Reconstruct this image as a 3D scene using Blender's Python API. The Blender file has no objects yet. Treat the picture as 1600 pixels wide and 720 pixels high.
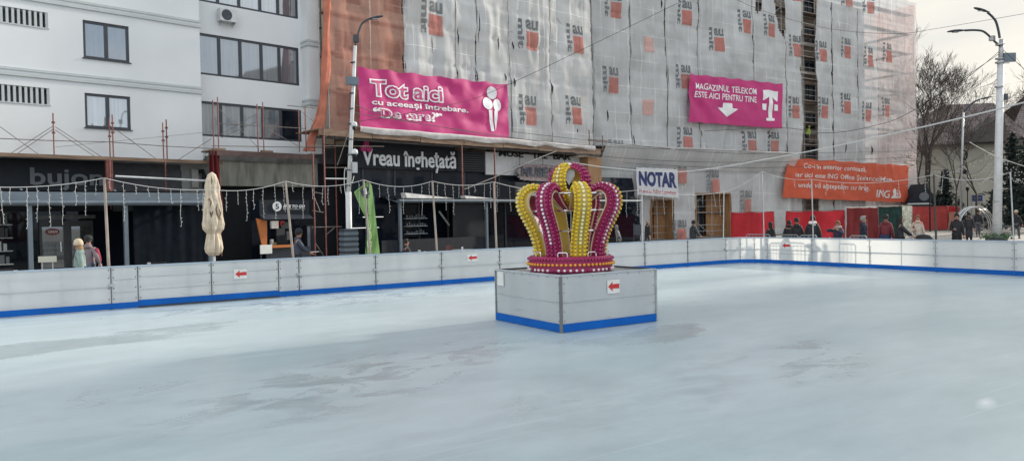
import bpy, math, random
from mathutils import Vector, Matrix, noise
random.seed(7)
R = math.radians
SC = bpy.context.scene
COL = SC.collection
# ------------------------------------------------------------------ camera, light, exposure
FPX = 1154.0                      # focal length in pixels of the 1600 px wide photograph
CAM = Vector((0.0, 0.0, 2.0))
AZ, PITCH, ROLL = R(57.2), R(1.07), R(1.12)
fw0 = Vector((math.cos(AZ), math.sin(AZ), 0)); rt0 = Vector((math.sin(AZ), -math.cos(AZ), 0)); up0 = Vector((0, 0, 1))
fwd = fw0*math.cos(PITCH) - up0*math.sin(PITCH)
upp = up0*math.cos(PITCH) + fw0*math.sin(PITCH)
rgt = rt0*math.cos(ROLL) - upp*math.sin(ROLL)
upv = upp*math.cos(ROLL) + rt0*math.sin(ROLL)
cd = bpy.data.cameras.new('camera'); cam = bpy.data.objects.new('camera', cd); COL.objects.link(cam)
cd.sensor_width = 36.0; cd.lens = FPX/1600*36.0; cd.clip_start = 0.1; cd.clip_end = 2000
m = Matrix((rgt, upv, -fwd)).transposed().to_4x4(); m.translation = CAM
cam.matrix_world = m
SC.camera = cam
SUN_AZ, SUN_EL = R(3.5), R(20.0)
sl = bpy.data.lights.new('sun', 'SUN'); sun = bpy.data.objects.new('sun', sl); COL.objects.link(sun)
sl.energy = 4.4; sl.angle = R(3.2); sl.color = (1.0, 0.93, 0.82)
sdir = Vector((math.cos(SUN_EL)*math.cos(SUN_AZ), math.cos(SUN_EL)*math.sin(SUN_AZ), math.sin(SUN_EL)))
sun.rotation_euler = sdir.to_track_quat('Z', 'Y').to_euler(); sun.location = (40, 0, 40)
w = bpy.data.worlds.new('World'); SC.world = w; w.use_nodes = True
nt = w.node_tree; N = nt.nodes; L = nt.links; N.clear()
out = N.new('ShaderNodeOutputWorld'); bg = N.new('ShaderNodeBackground')
sky = N.new('ShaderNodeTexSky'); sky.sky_type = 'NISHITA'; sky.sun_disc = False
sky.sun_elevation = SUN_EL; sky.sun_rotation = R(90) - SUN_AZ; sky.dust_density = 3.0; sky.air_density = 1.2
tc = N.new('ShaderNodeTexCoord'); mp = N.new('ShaderNodeMapping'); mp.inputs['Scale'].default_value = (1.0, 1.0, 3.2)
nz = N.new('ShaderNodeTexNoise'); nz.inputs['Scale'].default_value = 2.1; nz.inputs['Detail'].default_value = 7; nz.inputs['Roughness'].default_value = 0.55
nz.inputs['Distortion'].default_value = 0.4
cr = N.new('ShaderNodeValToRGB'); cr.color_ramp.elements[0].position = 0.36; cr.color_ramp.elements[1].position = 0.62
cr.color_ramp.elements[0].color = (4.6, 5.4, 6.3, 1); cr.color_ramp.elements[1].color = (8.1, 8.1, 7.9, 1)
mx = N.new('ShaderNodeMix'); mx.data_type = 'RGBA'; mx.inputs[0].default_value = 0.95
L.new(tc.outputs['Generated'], mp.inputs[0]); L.new(mp.outputs[0], nz.inputs['Vector']); L.new(nz.outputs['Fac'], cr.inputs[0])
dt = N.new('ShaderNodeVectorMath'); dt.operation = 'DOT_PRODUCT'; dt.inputs[1].default_value = (-math.cos(AZ), -math.sin(AZ), 0.15)   # sky gain added behind the camera to light facades, nets and plinth
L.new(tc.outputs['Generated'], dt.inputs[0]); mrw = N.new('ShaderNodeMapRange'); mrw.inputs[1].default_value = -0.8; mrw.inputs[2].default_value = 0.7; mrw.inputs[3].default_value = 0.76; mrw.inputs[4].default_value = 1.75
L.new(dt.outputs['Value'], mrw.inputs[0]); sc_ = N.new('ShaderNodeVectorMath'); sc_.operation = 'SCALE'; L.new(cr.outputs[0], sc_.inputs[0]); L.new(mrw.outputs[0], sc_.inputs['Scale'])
ds = N.new('ShaderNodeVectorMath'); ds.operation = 'DOT_PRODUCT'; ds.inputs[1].default_value = tuple(sdir); L.new(tc.outputs['Generated'], ds.inputs[0])
ms_ = N.new('ShaderNodeMapRange'); ms_.interpolation_type = 'SMOOTHSTEP'; ms_.inputs[1].default_value = .45; ms_.inputs[2].default_value = 1.0; ms_.inputs[4].default_value = .38; L.new(ds.outputs['Value'], ms_.inputs[0])
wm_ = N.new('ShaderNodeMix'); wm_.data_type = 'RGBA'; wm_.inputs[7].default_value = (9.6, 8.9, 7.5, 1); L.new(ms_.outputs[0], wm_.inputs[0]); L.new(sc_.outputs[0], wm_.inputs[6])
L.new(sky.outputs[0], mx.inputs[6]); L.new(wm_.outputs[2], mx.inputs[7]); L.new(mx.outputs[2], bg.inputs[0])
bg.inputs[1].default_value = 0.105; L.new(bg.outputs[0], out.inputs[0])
SC.view_settings.view_transform = 'Standard'; SC.view_settings.look = 'None'
SC.view_settings.gamma = 1.0; SC.view_settings.use_curve_mapping = False
SC.view_settings.exposure = 0.32
SC.cycles.max_bounces = 6; SC.cycles.transparent_max_bounces = 24; SC.cycles.use_denoising = True
# ------------------------------------------------------------------ where a direction of view meets a real plane
def ray(px, py):
    return (fwd + rgt*((px-800.0)/FPX) + upv*((360.0-py)/FPX))
def at(px, py, depth):                      # point at a depth (metres along the view)
    return CAM + ray(px, py)*depth
def gz(px, py, z=0.0):
    d = ray(px, py); t = (z-CAM.z)/d.z; return CAM + d*t
def foot(px, depth, z=0.0, h=1.0):          # ground point seen at px when looked at height h
    d = ray(px, 340.0); p = CAM + d*depth
    for _ in range(4):                      # keep px right at height h in spite of the camera's roll
        q = Vector((p.x, p.y, h)) - CAM
        x = 800 + FPX*q.dot(rgt)/q.dot(fwd)
        p = p + rt0*((px-x)*depth/FPX)
    return Vector((p.x, p.y, z))
def hz(px): return 338.5 - 0.0195*(px-800)
ANG_A = R(11.2)
OA = Vector((6.35, 36.35, 0)); dA = Vector((math.cos(ANG_A), math.sin(ANG_A), 0)); nA = Vector((math.sin(ANG_A), -math.cos(ANG_A), 0))
YB = 41.8
def FA(px, py, d=0.0):
    r = ray(px, py); o = OA + nA*d; t = (o-CAM).dot(nA)/r.dot(nA); P = CAM + r*t
    return (P-OA).dot(dA), P.z
def FB(px, py, d=0.0):
    r = ray(px, py); t = (YB-d-CAM.y)/r.y; P = CAM + r*t
    return P.x, P.z
def worldA(s, d, z=0.0): return OA + dA*s + nA*d + Vector((0, 0, z))
# ------------------------------------------------------------------ materials
def newmat(name):
    m = bpy.data.materials.new(name); m.use_nodes = True; return m
def mat(name, col, rough=0.6, metal=0.0, var=0.12, vscale=3.0, bump=0.0, bscale=20.0, spec=0.5, emit=None, estr=0.0, coords='Object', stretch=(1, 1, 1)):
    m = newmat(name); nt = m.node_tree; b = nt.nodes['Principled BSDF']
    b.inputs['Roughness'].default_value = rough; b.inputs['Metallic'].default_value = metal
    b.inputs['Specular IOR Level'].default_value = spec
    tc = nt.nodes.new('ShaderNodeTexCoord'); mp = nt.nodes.new('ShaderNodeMapping'); mp.inputs['Scale'].default_value = stretch
    nt.links.new(tc.outputs[coords], mp.inputs[0])
    if var > 0:
        nz = nt.nodes.new('ShaderNodeTexNoise'); nz.inputs['Scale'].default_value = vscale; nz.inputs['Detail'].default_value = 5
        cr = nt.nodes.new('ShaderNodeValToRGB'); cr.color_ramp.elements[0].position = 0.3; cr.color_ramp.elements[1].position = 0.7
        cr.color_ramp.elements[0].color = tuple(max(0, c*(1-var)) for c in col)+(1,)
        cr.color_ramp.elements[1].color = tuple(min(1, c*(1+var)) for c in col)+(1,)
        nt.links.new(mp.outputs[0], nz.inputs['Vector']); nt.links.new(nz.outputs['Fac'], cr.inputs[0]); nt.links.new(cr.outputs[0], b.inputs['Base Color'])
    else: b.inputs['Base Color'].default_value = tuple(col)+(1,)
    if bump > 0:
        n2 = nt.nodes.new('ShaderNodeTexNoise'); n2.inputs['Scale'].default_value = bscale; n2.inputs['Detail'].default_value = 6
        bp = nt.nodes.new('ShaderNodeBump'); bp.inputs['Strength'].default_value = bump; bp.inputs['Distance'].default_value = 0.03
        nt.links.new(mp.outputs[0], n2.inputs['Vector']); nt.links.new(n2.outputs['Fac'], bp.inputs['Height']); nt.links.new(bp.outputs[0], b.inputs['Normal'])
    if emit: b.inputs['Emission Color'].default_value = tuple(emit)+(1,); b.inputs['Emission Strength'].default_value = estr
    return m
def cloth(name, col, alpha=1.0, transl=0.4, var=0.12, vscale=2.0, thread=0.0, patchy=0.0, rough=0.7, gloss=0.0):
    """fabric sheet: diffuse + translucent, optionally an open weave one sees through"""
    m = newmat(name); nt = m.node_tree; nt.nodes.clear(); A = nt.nodes.new; K = nt.links.new
    out = A('ShaderNodeOutputMaterial'); tc = A('ShaderNodeTexCoord')
    nz = A('ShaderNodeTexNoise'); nz.inputs['Scale'].default_value = vscale; nz.inputs['Detail'].default_value = 6; K(tc.outputs['Object'], nz.inputs['Vector'])
    cr = A('ShaderNodeValToRGB'); cr.color_ramp.elements[0].position = .3; cr.color_ramp.elements[1].position = .7
    cr.color_ramp.elements[0].color = tuple(c*(1-var) for c in col)+(1,); cr.color_ramp.elements[1].color = tuple(min(1, c*(1+var)) for c in col)+(1,)
    K(nz.outputs['Fac'], cr.inputs[0])
    if gloss > 0:
        df = A('ShaderNodeBsdfPrincipled'); K(cr.outputs[0], df.inputs['Base Color']); df.inputs['Roughness'].default_value = rough; df.inputs['Specular IOR Level'].default_value = gloss
    else:
        df = A('ShaderNodeBsdfDiffuse'); K(cr.outputs[0], df.inputs[0])
    tr = A('ShaderNodeBsdfTranslucent'); K(cr.outputs[0], tr.inputs[0])
    m1 = A('ShaderNodeMixShader'); m1.inputs[0].default_value = transl; K(df.outputs[0], m1.inputs[1]); K(tr.outputs[0], m1.inputs[2])
    last = m1
    if alpha < 1:
        tp = A('ShaderNodeBsdfTransparent'); m2 = A('ShaderNodeMixShader'); K(tp.outputs[0], m2.inputs[1]); K(m1.outputs[0], m2.inputs[2])
        n2 = A('ShaderNodeTexNoise'); n2.inputs['Scale'].default_value = .35; n2.inputs['Detail'].default_value = 3; K(tc.outputs['Object'], n2.inputs['Vector'])
        mr = A('ShaderNodeMapRange'); mr.inputs[1].default_value = .3; mr.inputs[2].default_value = .7
        mr.inputs[3].default_value = alpha-patchy; mr.inputs[4].default_value = min(1, alpha+patchy); K(n2.outputs['Fac'], mr.inputs[0]); K(mr.outputs[0], m2.inputs[0])
        last = m2
    K(last.outputs[0], out.inputs[0]); return m
def net_bands(m):
    """woven reinforcement bands of scaffold netting: paler, denser thread lines up and across"""
    nt = m.node_tree; A = nt.nodes.new; K = nt.links.new; tc = next(n for n in nt.nodes if n.bl_idname == 'ShaderNodeTexCoord'); sp = A('ShaderNodeSeparateXYZ'); K(tc.outputs['Object'], sp.inputs[0]); acc = None
    nz = A('ShaderNodeTexNoise'); nz.inputs['Scale'].default_value = .7; nz.inputs['Detail'].default_value = 4; K(tc.outputs['Object'], nz.inputs['Vector'])
    for ax, per, wd, off, amt in (('X', 1.31, .035, .3, .8), ('X', .437, .012, .1, .30), ('Z', 2.0, .035, .2, .75), ('Z', .667, .012, .4, .35), ('X', 2.17, .02, .7, .6)):
        a = A('ShaderNodeMath'); a.operation = 'MULTIPLY_ADD'; a.inputs[1].default_value = .10; K(nz.outputs['Fac'], a.inputs[0]); K(sp.outputs[ax], a.inputs[2])
        d = A('ShaderNodeMath'); d.operation = 'MULTIPLY_ADD'; d.inputs[1].default_value = 1/per; d.inputs[2].default_value = off; K(a.outputs[0], d.inputs[0])
        f = A('ShaderNodeMath'); f.operation = 'FRACT'; K(d.outputs[0], f.inputs[0]); l = A('ShaderNodeMath'); l.operation = 'LESS_THAN'; l.inputs[1].default_value = wd/per; K(f.outputs[0], l.inputs[0])
        q = A('ShaderNodeMath'); q.operation = 'MULTIPLY'; q.inputs[1].default_value = amt; K(l.outputs[0], q.inputs[0])
        if acc is None: acc = q.outputs[0]
        else: x = A('ShaderNodeMath'); x.operation = 'MAXIMUM'; K(acc, x.inputs[0]); K(q.outputs[0], x.inputs[1]); acc = x.outputs[0]
    n2 = A('ShaderNodeTexNoise'); n2.inputs['Scale'].default_value = .45; n2.inputs['Detail'].default_value = 3; K(tc.outputs['Object'], n2.inputs['Vector']); r2 = A('ShaderNodeMapRange'); r2.inputs[1].default_value = .40; r2.inputs[2].default_value = .62; K(n2.outputs['Fac'], r2.inputs[0])
    z = A('ShaderNodeMath'); z.operation = 'MULTIPLY'; K(acc, z.inputs[0]); K(r2.outputs[0], z.inputs[1])
    cr = next(n for n in nt.nodes if n.bl_idname == 'ShaderNodeValToRGB'); mx = A('ShaderNodeMix'); mx.data_type = 'RGBA'; mx.inputs[7].default_value = (.92, .92, .92, 1); K(cr.outputs[0], mx.inputs[6]); K(z.outputs[0], mx.inputs[0])
    for n in list(nt.nodes):
        if n.bl_idname in ('ShaderNodeBsdfDiffuse', 'ShaderNodeBsdfTranslucent'): K(mx.outputs[2], n.inputs[0])
    for n in list(nt.nodes):
        if n.bl_idname == 'ShaderNodeMixShader' and n.inputs[0].is_linked:
            src = n.inputs[0].links[0].from_socket; ad = A('ShaderNodeMath'); ad.operation = 'MULTIPLY_ADD'; ad.use_clamp = True; ad.inputs[1].default_value = .35; K(z.outputs[0], ad.inputs[0]); K(src, ad.inputs[2]); K(ad.outputs[0], n.inputs[0])
def brickmat(name, c1, c2, mortar, bw, rh, scale=1.0, ms=0.02, rough=0.8, bump=0.4, rot=(0, 0, 0)):
    m = newmat(name); nt = m.node_tree; b = nt.nodes['Principled BSDF']; A = nt.nodes.new; K = nt.links.new
    tc = A('ShaderNodeTexCoord'); mp = A('ShaderNodeMapping'); mp.inputs['Rotation'].default_value = rot; br = A('ShaderNodeTexBrick')
    br.inputs['Color1'].default_value = c1+(1,); br.inputs['Color2'].default_value = c2+(1,); br.inputs['Mortar'].default_value = mortar+(1,)
    br.inputs['Scale'].default_value = scale; br.inputs['Brick Width'].default_value = bw; br.inputs['Row Height'].default_value = rh; br.inputs['Mortar Size'].default_value = ms
    K(tc.outputs['Object'], mp.inputs[0]); K(mp.outputs[0], br.inputs['Vector'])
    nz = A('ShaderNodeTexNoise'); nz.inputs['Scale'].default_value = 0.6; nz.inputs['Detail'].default_value = 6; K(tc.outputs['Object'], nz.inputs['Vector'])
    mr = A('ShaderNodeMapRange'); mr.inputs[1].default_value = .25; mr.inputs[2].default_value = .75; mr.inputs[3].default_value = .75; mr.inputs[4].default_value = 1.2; K(nz.outputs['Fac'], mr.inputs[0])
    mm = A('ShaderNodeVectorMath'); mm.operation = 'SCALE'; K(br.outputs['Color'], mm.inputs[0]); K(mr.outputs[0], mm.inputs['Scale']); K(mm.outputs[0], b.inputs['Base Color'])
    bp = A('ShaderNodeBump'); bp.inputs['Strength'].default_value = bump; bp.inputs['Distance'].default_value = .02; K(br.outputs['Fac'], bp.inputs['Height']); bp.invert = True; K(bp.outputs[0], b.inputs['Normal'])
    b.inputs['Roughness'].default_value = rough; return m
M = {}
M['white_wall'] = mat('white_render', (.60, .62, .635), .85, var=.05, vscale=.5, bump=.12, bscale=60, stretch=(1, 1, .6))
M['cream_wall'] = mat('cream_render', (.56, .48, .38), .85, var=.12, vscale=.6, bump=.2, bscale=30)
M['beige_wall'] = mat('beige_render', (.40, .36, .31), .85, var=.15, vscale=.6, bump=.2, bscale=30)
M['trim'] = mat('trim_render', (.42, .45, .46), .8, var=.05)
M['concrete'] = mat('stained_concrete', (.20, .20, .175), .85, var=.35, vscale=1.6, bump=.4, bscale=14, stretch=(2.5, 2.5, .5))
M['frame'] = mat('anthracite_frame', (.028, .033, .042), .4, var=.1)
M['black'] = mat('black_panel', (.010, .013, .019), .6, var=.2, spec=.25)
M['blacker'] = mat('dark_interior', (.005, .007, .011), .9, var=.3)
M['darkwood'] = mat('dark_wood', (.04, .035, .033), .6, var=.3)
M['steel'] = mat('blue_grey_steel', (.11, .14, .17), .4, .2, var=.1)
M['white_metal'] = mat('white_metal', (.50, .51, .52), .45, var=.1, vscale=4)
M['galv'] = mat('galvanised_metal', (.38, .39, .40), .4, .6, var=.15, vscale=8)
M['chrome'] = mat('chrome', (.75, .76, .78), .15, 1.0, var=0)
M['dkmetal'] = mat('dark_metal', (.04, .048, .06), .45, .3, var=.15)
M['rust'] = mat('rust_red_paint', (.15, .042, .035), .65, var=.4, vscale=6)
M['pipe'] = mat('scaffold_pipe', (.14, .12, .11), .6, .3, var=.4, vscale=5)
M['plank'] = mat('weathered_plank', (.17, .11, .075), .8, var=.4, vscale=4, bump=.3, stretch=(.3, 3, 3))
M['plywood'] = mat('plywood', (.25, .135, .06), .75, var=.25, vscale=2.5, stretch=(3, 3, .5))
M['net_grey'] = cloth('grey_scaffold_net', (.72, .735, .745), alpha=.70, transl=.22, var=.05, vscale=.8, patchy=.12)
M['net_pale'] = cloth('pale_scaffold_net', (.72, .69, .69), alpha=.58, transl=.3, var=.14, vscale=1.3, patchy=.15)
net_bands(M['net_grey']); net_bands(M['net_pale'])
M['net_orange'] = cloth('orange_scaffold_net', (.64, .33, .26), alpha=.56, transl=.35, var=.15, vscale=1.0, patchy=.08)
M['net_orange2'] = cloth('bunched_orange_net', (.52, .20, .14), alpha=.92, transl=.2, var=.2, vscale=2.0)
M['red_net'] = cloth('red_fence_fabric', (.40, .030, .042), alpha=.98, transl=.22, var=.2, vscale=.8)
M['red_dark'] = cloth('dark_red_fence_fabric', (.16, .035, .038), transl=.3, var=.2, vscale=.8)
M['red_fade'] = cloth('faded_red_fabric', (.45, .08, .075), transl=.25, var=.15)
M['peach'] = cloth('peach_fabric', (.48, .24, .18), transl=.25)
M['green_tarp'] = cloth('dark_green_tarpaulin', (.03, .06, .055), transl=.2, var=.4)
M['foil'] = mat('crumpled_foil', (.5, .5, .42), .35, .3, var=.5, vscale=6)
M['magenta'] = cloth('magenta_vinyl', (.50, .045, .19), transl=.1, var=.05, rough=.6, gloss=.25)
M['orange'] = cloth('orange_vinyl', (.56, .10, .05), transl=.12, var=.08, rough=.6, gloss=.25)
M['print_red'] = cloth('print_red', (.50, .20, .17), alpha=.78, transl=.15, var=.15, patchy=.12)
M['print_grey'] = cloth('print_grey', (.17, .18, .19), alpha=.72, transl=.1, var=.15, patchy=.14)
M['print_white'] = mat('print_white', (.74, .74, .75), .6, var=.06)
M['print_pale'] = mat('print_pale', (.66, .60, .58), .6, var=.06)
M['print_navy'] = mat('print_navy', (.022, .035, .13), .6, var=.1)
M['print_crimson'] = mat('print_crimson', (.42, .04, .06), .6, var=.1)
M['arrow_red'] = mat('arrow_red', (.48, .022, .022), .5, var=.1)
M['letter_grey'] = mat('grey_letters', (.10, .11, .125), .5, var=.05)
M['letter_white'] = mat('white_letters', (.55, .56, .58), .5, var=.05)
M['magenta_paint'] = mat('magenta_paint', (.34, .015, .12), .5, var=.08)
M['blue'] = mat('blue_plastic', (.001, .092, .38), .6, var=.12, vscale=2, bump=.1, spec=.2)
M['cap'] = mat('board_cap', (.35, .42, .50), .5, var=.1)
M['seam'] = mat('dark_joint', (.06, .065, .07), .6, var=.2)
M['tile_roof'] = brickmat('old_roof_tiles', (.20, .155, .15), (.145, .115, .11), (.06, .05, .05), .35, .26, ms=.03)
M['wood_pole'] = mat('wooden_pole', (.26, .22, .19), .8, var=.3, vscale=5, stretch=(3, 3, .5))
M['cable_dark'] = mat('dark_cable', (.02, .02, .022), .6, var=0)
M['cable_white'] = mat('white_cable', (.50, .49, .48), .5, var=0)
M['bulb_clear'] = mat('clear_bulb', (.44, .44, .43), .3, var=0)
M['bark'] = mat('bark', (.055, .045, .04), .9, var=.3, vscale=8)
M['bark_hazed'] = mat('haze_tinted_bark', (.22, .17, .13), .9, var=.3, vscale=8)  # paler copy of the bark: distance haze put into the colour
M['needles'] = mat('conifer_needles', (.018, .035, .03), .8, var=.5, vscale=3)
M['canvas'] = mat('cream_canvas', (.50, .42, .32), .85, var=.15, vscale=6, bump=.4, bscale=10)
M['brush'] = mat('brown_print', (.12, .085, .06), .85, var=.2)
M['flag_green'] = cloth('green_flag_cloth', (.20, .34, .13), transl=.25, var=.12, vscale=3)
M['orange_panel'] = mat('orange_panel', (.42, .13, .03), .5, var=.1)
M['led'] = mat('lit_tube', (.9, .9, .9), .4, var=0, emit=(1, .98, .95), estr=.8)
M['gold'] = mat('gold_trim', (.42, .26, .06), .45, .2, var=.1)
M['paper'] = mat('white_paper', (.62, .62, .60), .7, var=.08)
def glassmat(name, col, fac, stripes=True, rough=.03):
    m = newmat(name); nt = m.node_tree; nt.nodes.clear(); A = nt.nodes.new; K = nt.links.new
    out = A('ShaderNodeOutputMaterial'); df = A('ShaderNodeBsdfDiffuse'); gl = A('ShaderNodeBsdfGlossy'); gl.inputs['Roughness'].default_value = rough
    gl.inputs[0].default_value = (.85, .9, .95, 1); mx = A('ShaderNodeMixShader'); fr = A('ShaderNodeFresnel'); fr.inputs[0].default_value = 1.5
    ad = A('ShaderNodeMath'); ad.operation = 'ADD'; ad.inputs[1].default_value = fac; K(fr.outputs[0], ad.inputs[0]); K(ad.outputs[0], mx.inputs[0])
    tc = A('ShaderNodeTexCoord'); mp = A('ShaderNodeMapping'); mp.inputs['Scale'].default_value = (5.0, 5.0, .25) if stripes else (1, 1, 1)
    nz = A('ShaderNodeTexNoise'); nz.inputs['Scale'].default_value = 1.6; nz.inputs['Detail'].default_value = 3; K(tc.outputs['Object'], mp.inputs[0]); K(mp.outputs[0], nz.inputs['Vector'])
    cr = A('ShaderNodeValToRGB'); cr.color_ramp.elements[0].position = .35; cr.color_ramp.elements[1].position = .65
    cr.color_ramp.elements[0].color = tuple(c*.82 for c in col)+(1,); cr.color_ramp.elements[1].color = tuple(c*1.12 for c in col)+(1,)
    K(nz.outputs['Fac'], cr.inputs[0]); K(cr.outputs[0], df.inputs[0])
    K(df.outputs[0], mx.inputs[1]); K(gl.outputs[0], mx.inputs[2]); K(mx.outputs[0], out.inputs[0]); return m
M['glass'] = glassmat('window_glass', (.12, .135, .155), .20)
M['glass_curtain'] = glassmat('curtained_glass', (.27, .30, .33), .22)
M['glass_dark'] = glassmat('dark_glass', (.006, .009, .015), -.02, False)
M['shop_glass'] = glassmat('shop_glass', (.014, .018, .026), .0, False)
def ice_material():
    m = newmat('ice'); nt = m.node_tree; b = nt.nodes['Principled BSDF']; A = nt.nodes.new; K = nt.links.new
    tc = A('ShaderNodeTexCoord'); mp = A('ShaderNodeMapping'); mp.inputs['Rotation'].default_value = (0, 0, R(-20)); mp.inputs['Scale'].default_value = (.45, 1.0, 1)
    K(tc.outputs['Object'], mp.inputs[0])
    n1 = A('ShaderNodeTexNoise'); n1.inputs['Scale'].default_value = .38; n1.inputs['Detail'].default_value = 7; n1.inputs['Roughness'].default_value = .58; n1.inputs['Distortion'].default_value = .5; K(mp.outputs[0], n1.inputs['Vector'])
    r1 = A('ShaderNodeValToRGB'); r1.color_ramp.elements[0].position = .40; r1.color_ramp.elements[1].position = .56
    K(n1.outputs['Fac'], r1.inputs[0])
    n2 = A('ShaderNodeTexNoise'); n2.inputs['Scale'].default_value = 2.2; n2.inputs['Detail'].default_value = 8; n2.inputs['Roughness'].default_value = .65; K(mp.outputs[0], n2.inputs['Vector'])
    mr = A('ShaderNodeMapRange'); mr.inputs[1].default_value = .3; mr.inputs[2].default_value = .7; mr.inputs[3].default_value = .91; mr.inputs[4].default_value = 1.07; K(n2.outputs['Fac'], mr.inputs[0])
    # wet places with a shape of their own
    wet = None
    sx = A('ShaderNodeSeparateXYZ'); K(tc.outputs['Object'], sx.inputs[0])
    def blob(cx, cy, rx, ry, ang, sharp):
        mpb = A('ShaderNodeMapping'); mpb.vector_type = 'TEXTURE'; mpb.inputs['Location'].default_value = (cx, cy, 0); mpb.inputs['Rotation'].default_value = (0, 0, ang); mpb.inputs['Scale'].default_value = (rx, ry, 1)
        K(tc.outputs['Object'], mpb.inputs[0]); ln = A('ShaderNodeVectorMath'); ln.operation = 'LENGTH'; K(mpb.outputs[0], ln.inputs[0])
        nb = A('ShaderNodeTexNoise'); nb.inputs['Scale'].default_value = 1.0; nb.inputs['Detail'].default_value = 8; nb.inputs['Roughness'].default_value = .62; K(mp.outputs[0], nb.inputs['Vector'])
        ad = A('ShaderNodeMath'); ad.operation = 'MULTIPLY_ADD'; ad.inputs[1].default_value = 3.2; K(nb.outputs['Fac'], ad.inputs[0]); K(ln.outputs['Value'], ad.inputs[2])
        mr = A('ShaderNodeMapRange'); mr.inputs[1].default_value = 2.35+sharp; mr.inputs[2].default_value = 2.35-sharp; K(ad.outputs[0], mr.inputs[0]); return mr.outputs[0]
    def P(px, py): q = gz(px, py); return q.x, q.y
    specs = [(P(120, 535), 3.2, 1.0, R(12), .16, .85),  (P(1045, 518), 1.25, .75, R(15), .22, .8),
             (P(960, 530), 1.3, .7, R(-20), .4, .4), (P(480, 632), .5, .22, R(60), .4, .5), 
             (P(820, 640), .7, .3, R(30), .3, .35)]
    for (cx, cy), rx, ry, ang, sh, amt in specs:
        o = blob(cx, cy, rx, ry, ang, sh); ml = A('ShaderNodeMath'); ml.operation = 'MULTIPLY'; ml.inputs[1].default_value = amt; K(o, ml.inputs[0])
        if wet is None: wet = ml.outputs[0]
        else:
            mxm = A('ShaderNodeMath'); mxm.operation = 'MAXIMUM'; K(wet, mxm.inputs[0]); K(ml.outputs[0], mxm.inputs[1]); wet = mxm.outputs[0]
    # flaky damp patches where the frost has worn off
    fm = A('ShaderNodeMapping'); fm.inputs['Rotation'].default_value = (0, 0, R(-28)); fm.inputs['Scale'].default_value = (.8, 1.3, 1); K(tc.outputs['Object'], fm.inputs[0])
    fn_ = A('ShaderNodeTexNoise'); fn_.inputs['Scale'].default_value = 1.5; fn_.inputs['Detail'].default_value = 9; fn_.inputs['Roughness'].default_value = .62; fn_.inputs['Distortion'].default_value = .8; K(fm.outputs[0], fn_.inputs['Vector'])
    fr_ = A('ShaderNodeMapRange'); fr_.inputs[1].default_value = .455; fr_.inputs[2].default_value = .60; K(fn_.outputs['Fac'], fr_.inputs[0])
    for (cx, cy), rx, ry, ang, amt in ((P(500, 470), 6.5, 1.7, R(2), .75), (P(560, 590), 3.6, 1.5, R(25), .85), (P(420, 620), 2.4, .9, R(30), .5), (P(1270, 560), 2.2, .9, R(35), .7), (P(700, 550), 2.4, 1.2, R(10), .5), (P(160, 620), 2.5, 1.0, R(10), .35), (P(1050, 600), 4.0, 1.4, R(20), .3), (P(860, 620), 2.2, .8, R(30), .35)):
        mpb = A('ShaderNodeMapping'); mpb.vector_type = 'TEXTURE'; mpb.inputs['Location'].default_value = (cx, cy, 0); mpb.inputs['Rotation'].default_value = (0, 0, ang); mpb.inputs['Scale'].default_value = (rx, ry, 1); K(tc.outputs['Object'], mpb.inputs[0])
        ln = A('ShaderNodeVectorMath'); ln.operation = 'LENGTH'; K(mpb.outputs[0], ln.inputs[0]); mb_ = A('ShaderNodeMapRange'); mb_.interpolation_type = 'SMOOTHSTEP'; mb_.inputs[1].default_value = 1.15; mb_.inputs[2].default_value = .25; mb_.inputs[4].default_value = amt; K(ln.outputs['Value'], mb_.inputs[0])
        pr_ = A('ShaderNodeMath'); pr_.operation = 'MULTIPLY'; K(mb_.outputs[0], pr_.inputs[0]); K(fr_.outputs[0], pr_.inputs[1]); mxm = A('ShaderNodeMath'); mxm.operation = 'MAXIMUM'; K(wet, mxm.inputs[0]); K(pr_.outputs[0], mxm.inputs[1]); wet = mxm.outputs[0]
    c1 = A('ShaderNodeMix'); c1.data_type = 'RGBA'; c1.inputs[6].default_value = (.345, .424, .452, 1); c1.inputs[7].default_value = (.405, .476, .502, 1); K(r1.outputs[0], c1.inputs[0])
    c2 = A('ShaderNodeMix'); c2.data_type = 'RGBA'; c2.inputs[7].default_value = (.262, .312, .332, 1); K(c1.outputs[2], c2.inputs[6])
    wm = A('ShaderNodeMath'); wm.operation = 'MULTIPLY'; wm.inputs[1].default_value = .8; K(wet, wm.inputs[0]); K(wm.outputs[0], c2.inputs[0])
    # small frosty smear
    o = blob(*P(1540, 628), .20, .07, R(20), .7); c3 = A('ShaderNodeMix'); c3.data_type = 'RGBA'; c3.inputs[7].default_value = (.62, .66, .68, 1); K(c2.outputs[2], c3.inputs[6]); K(o, c3.inputs[0])
    vm = A('ShaderNodeVectorMath'); vm.operation = 'SCALE'; K(c3.outputs[2], vm.inputs[0]); K(mr.outputs[0], vm.inputs['Scale']); K(vm.outputs[0], b.inputs['Base Color'])
    # fine skate marks: long thin pale lines in three directions
    prev = vm.outputs[0]
    for ang, sx_, sy_, th, seed in ((25, .10, 7.0, .66, 0), (-48, .14, 9.0, .67, 5), (80, .12, 8.0, .67, 9)):
        mps = A('ShaderNodeMapping'); mps.inputs['Rotation'].default_value = (0, 0, R(ang)); mps.inputs['Scale'].default_value = (sx_, sy_, 1); mps.inputs['Location'].default_value = (seed, seed*2, 0); K(tc.outputs['Object'], mps.inputs[0])
        ns = A('ShaderNodeTexNoise'); ns.inputs['Scale'].default_value = 1.6; ns.inputs['Detail'].default_value = 4; ns.inputs['Distortion'].default_value = .25; K(mps.outputs[0], ns.inputs['Vector'])
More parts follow.
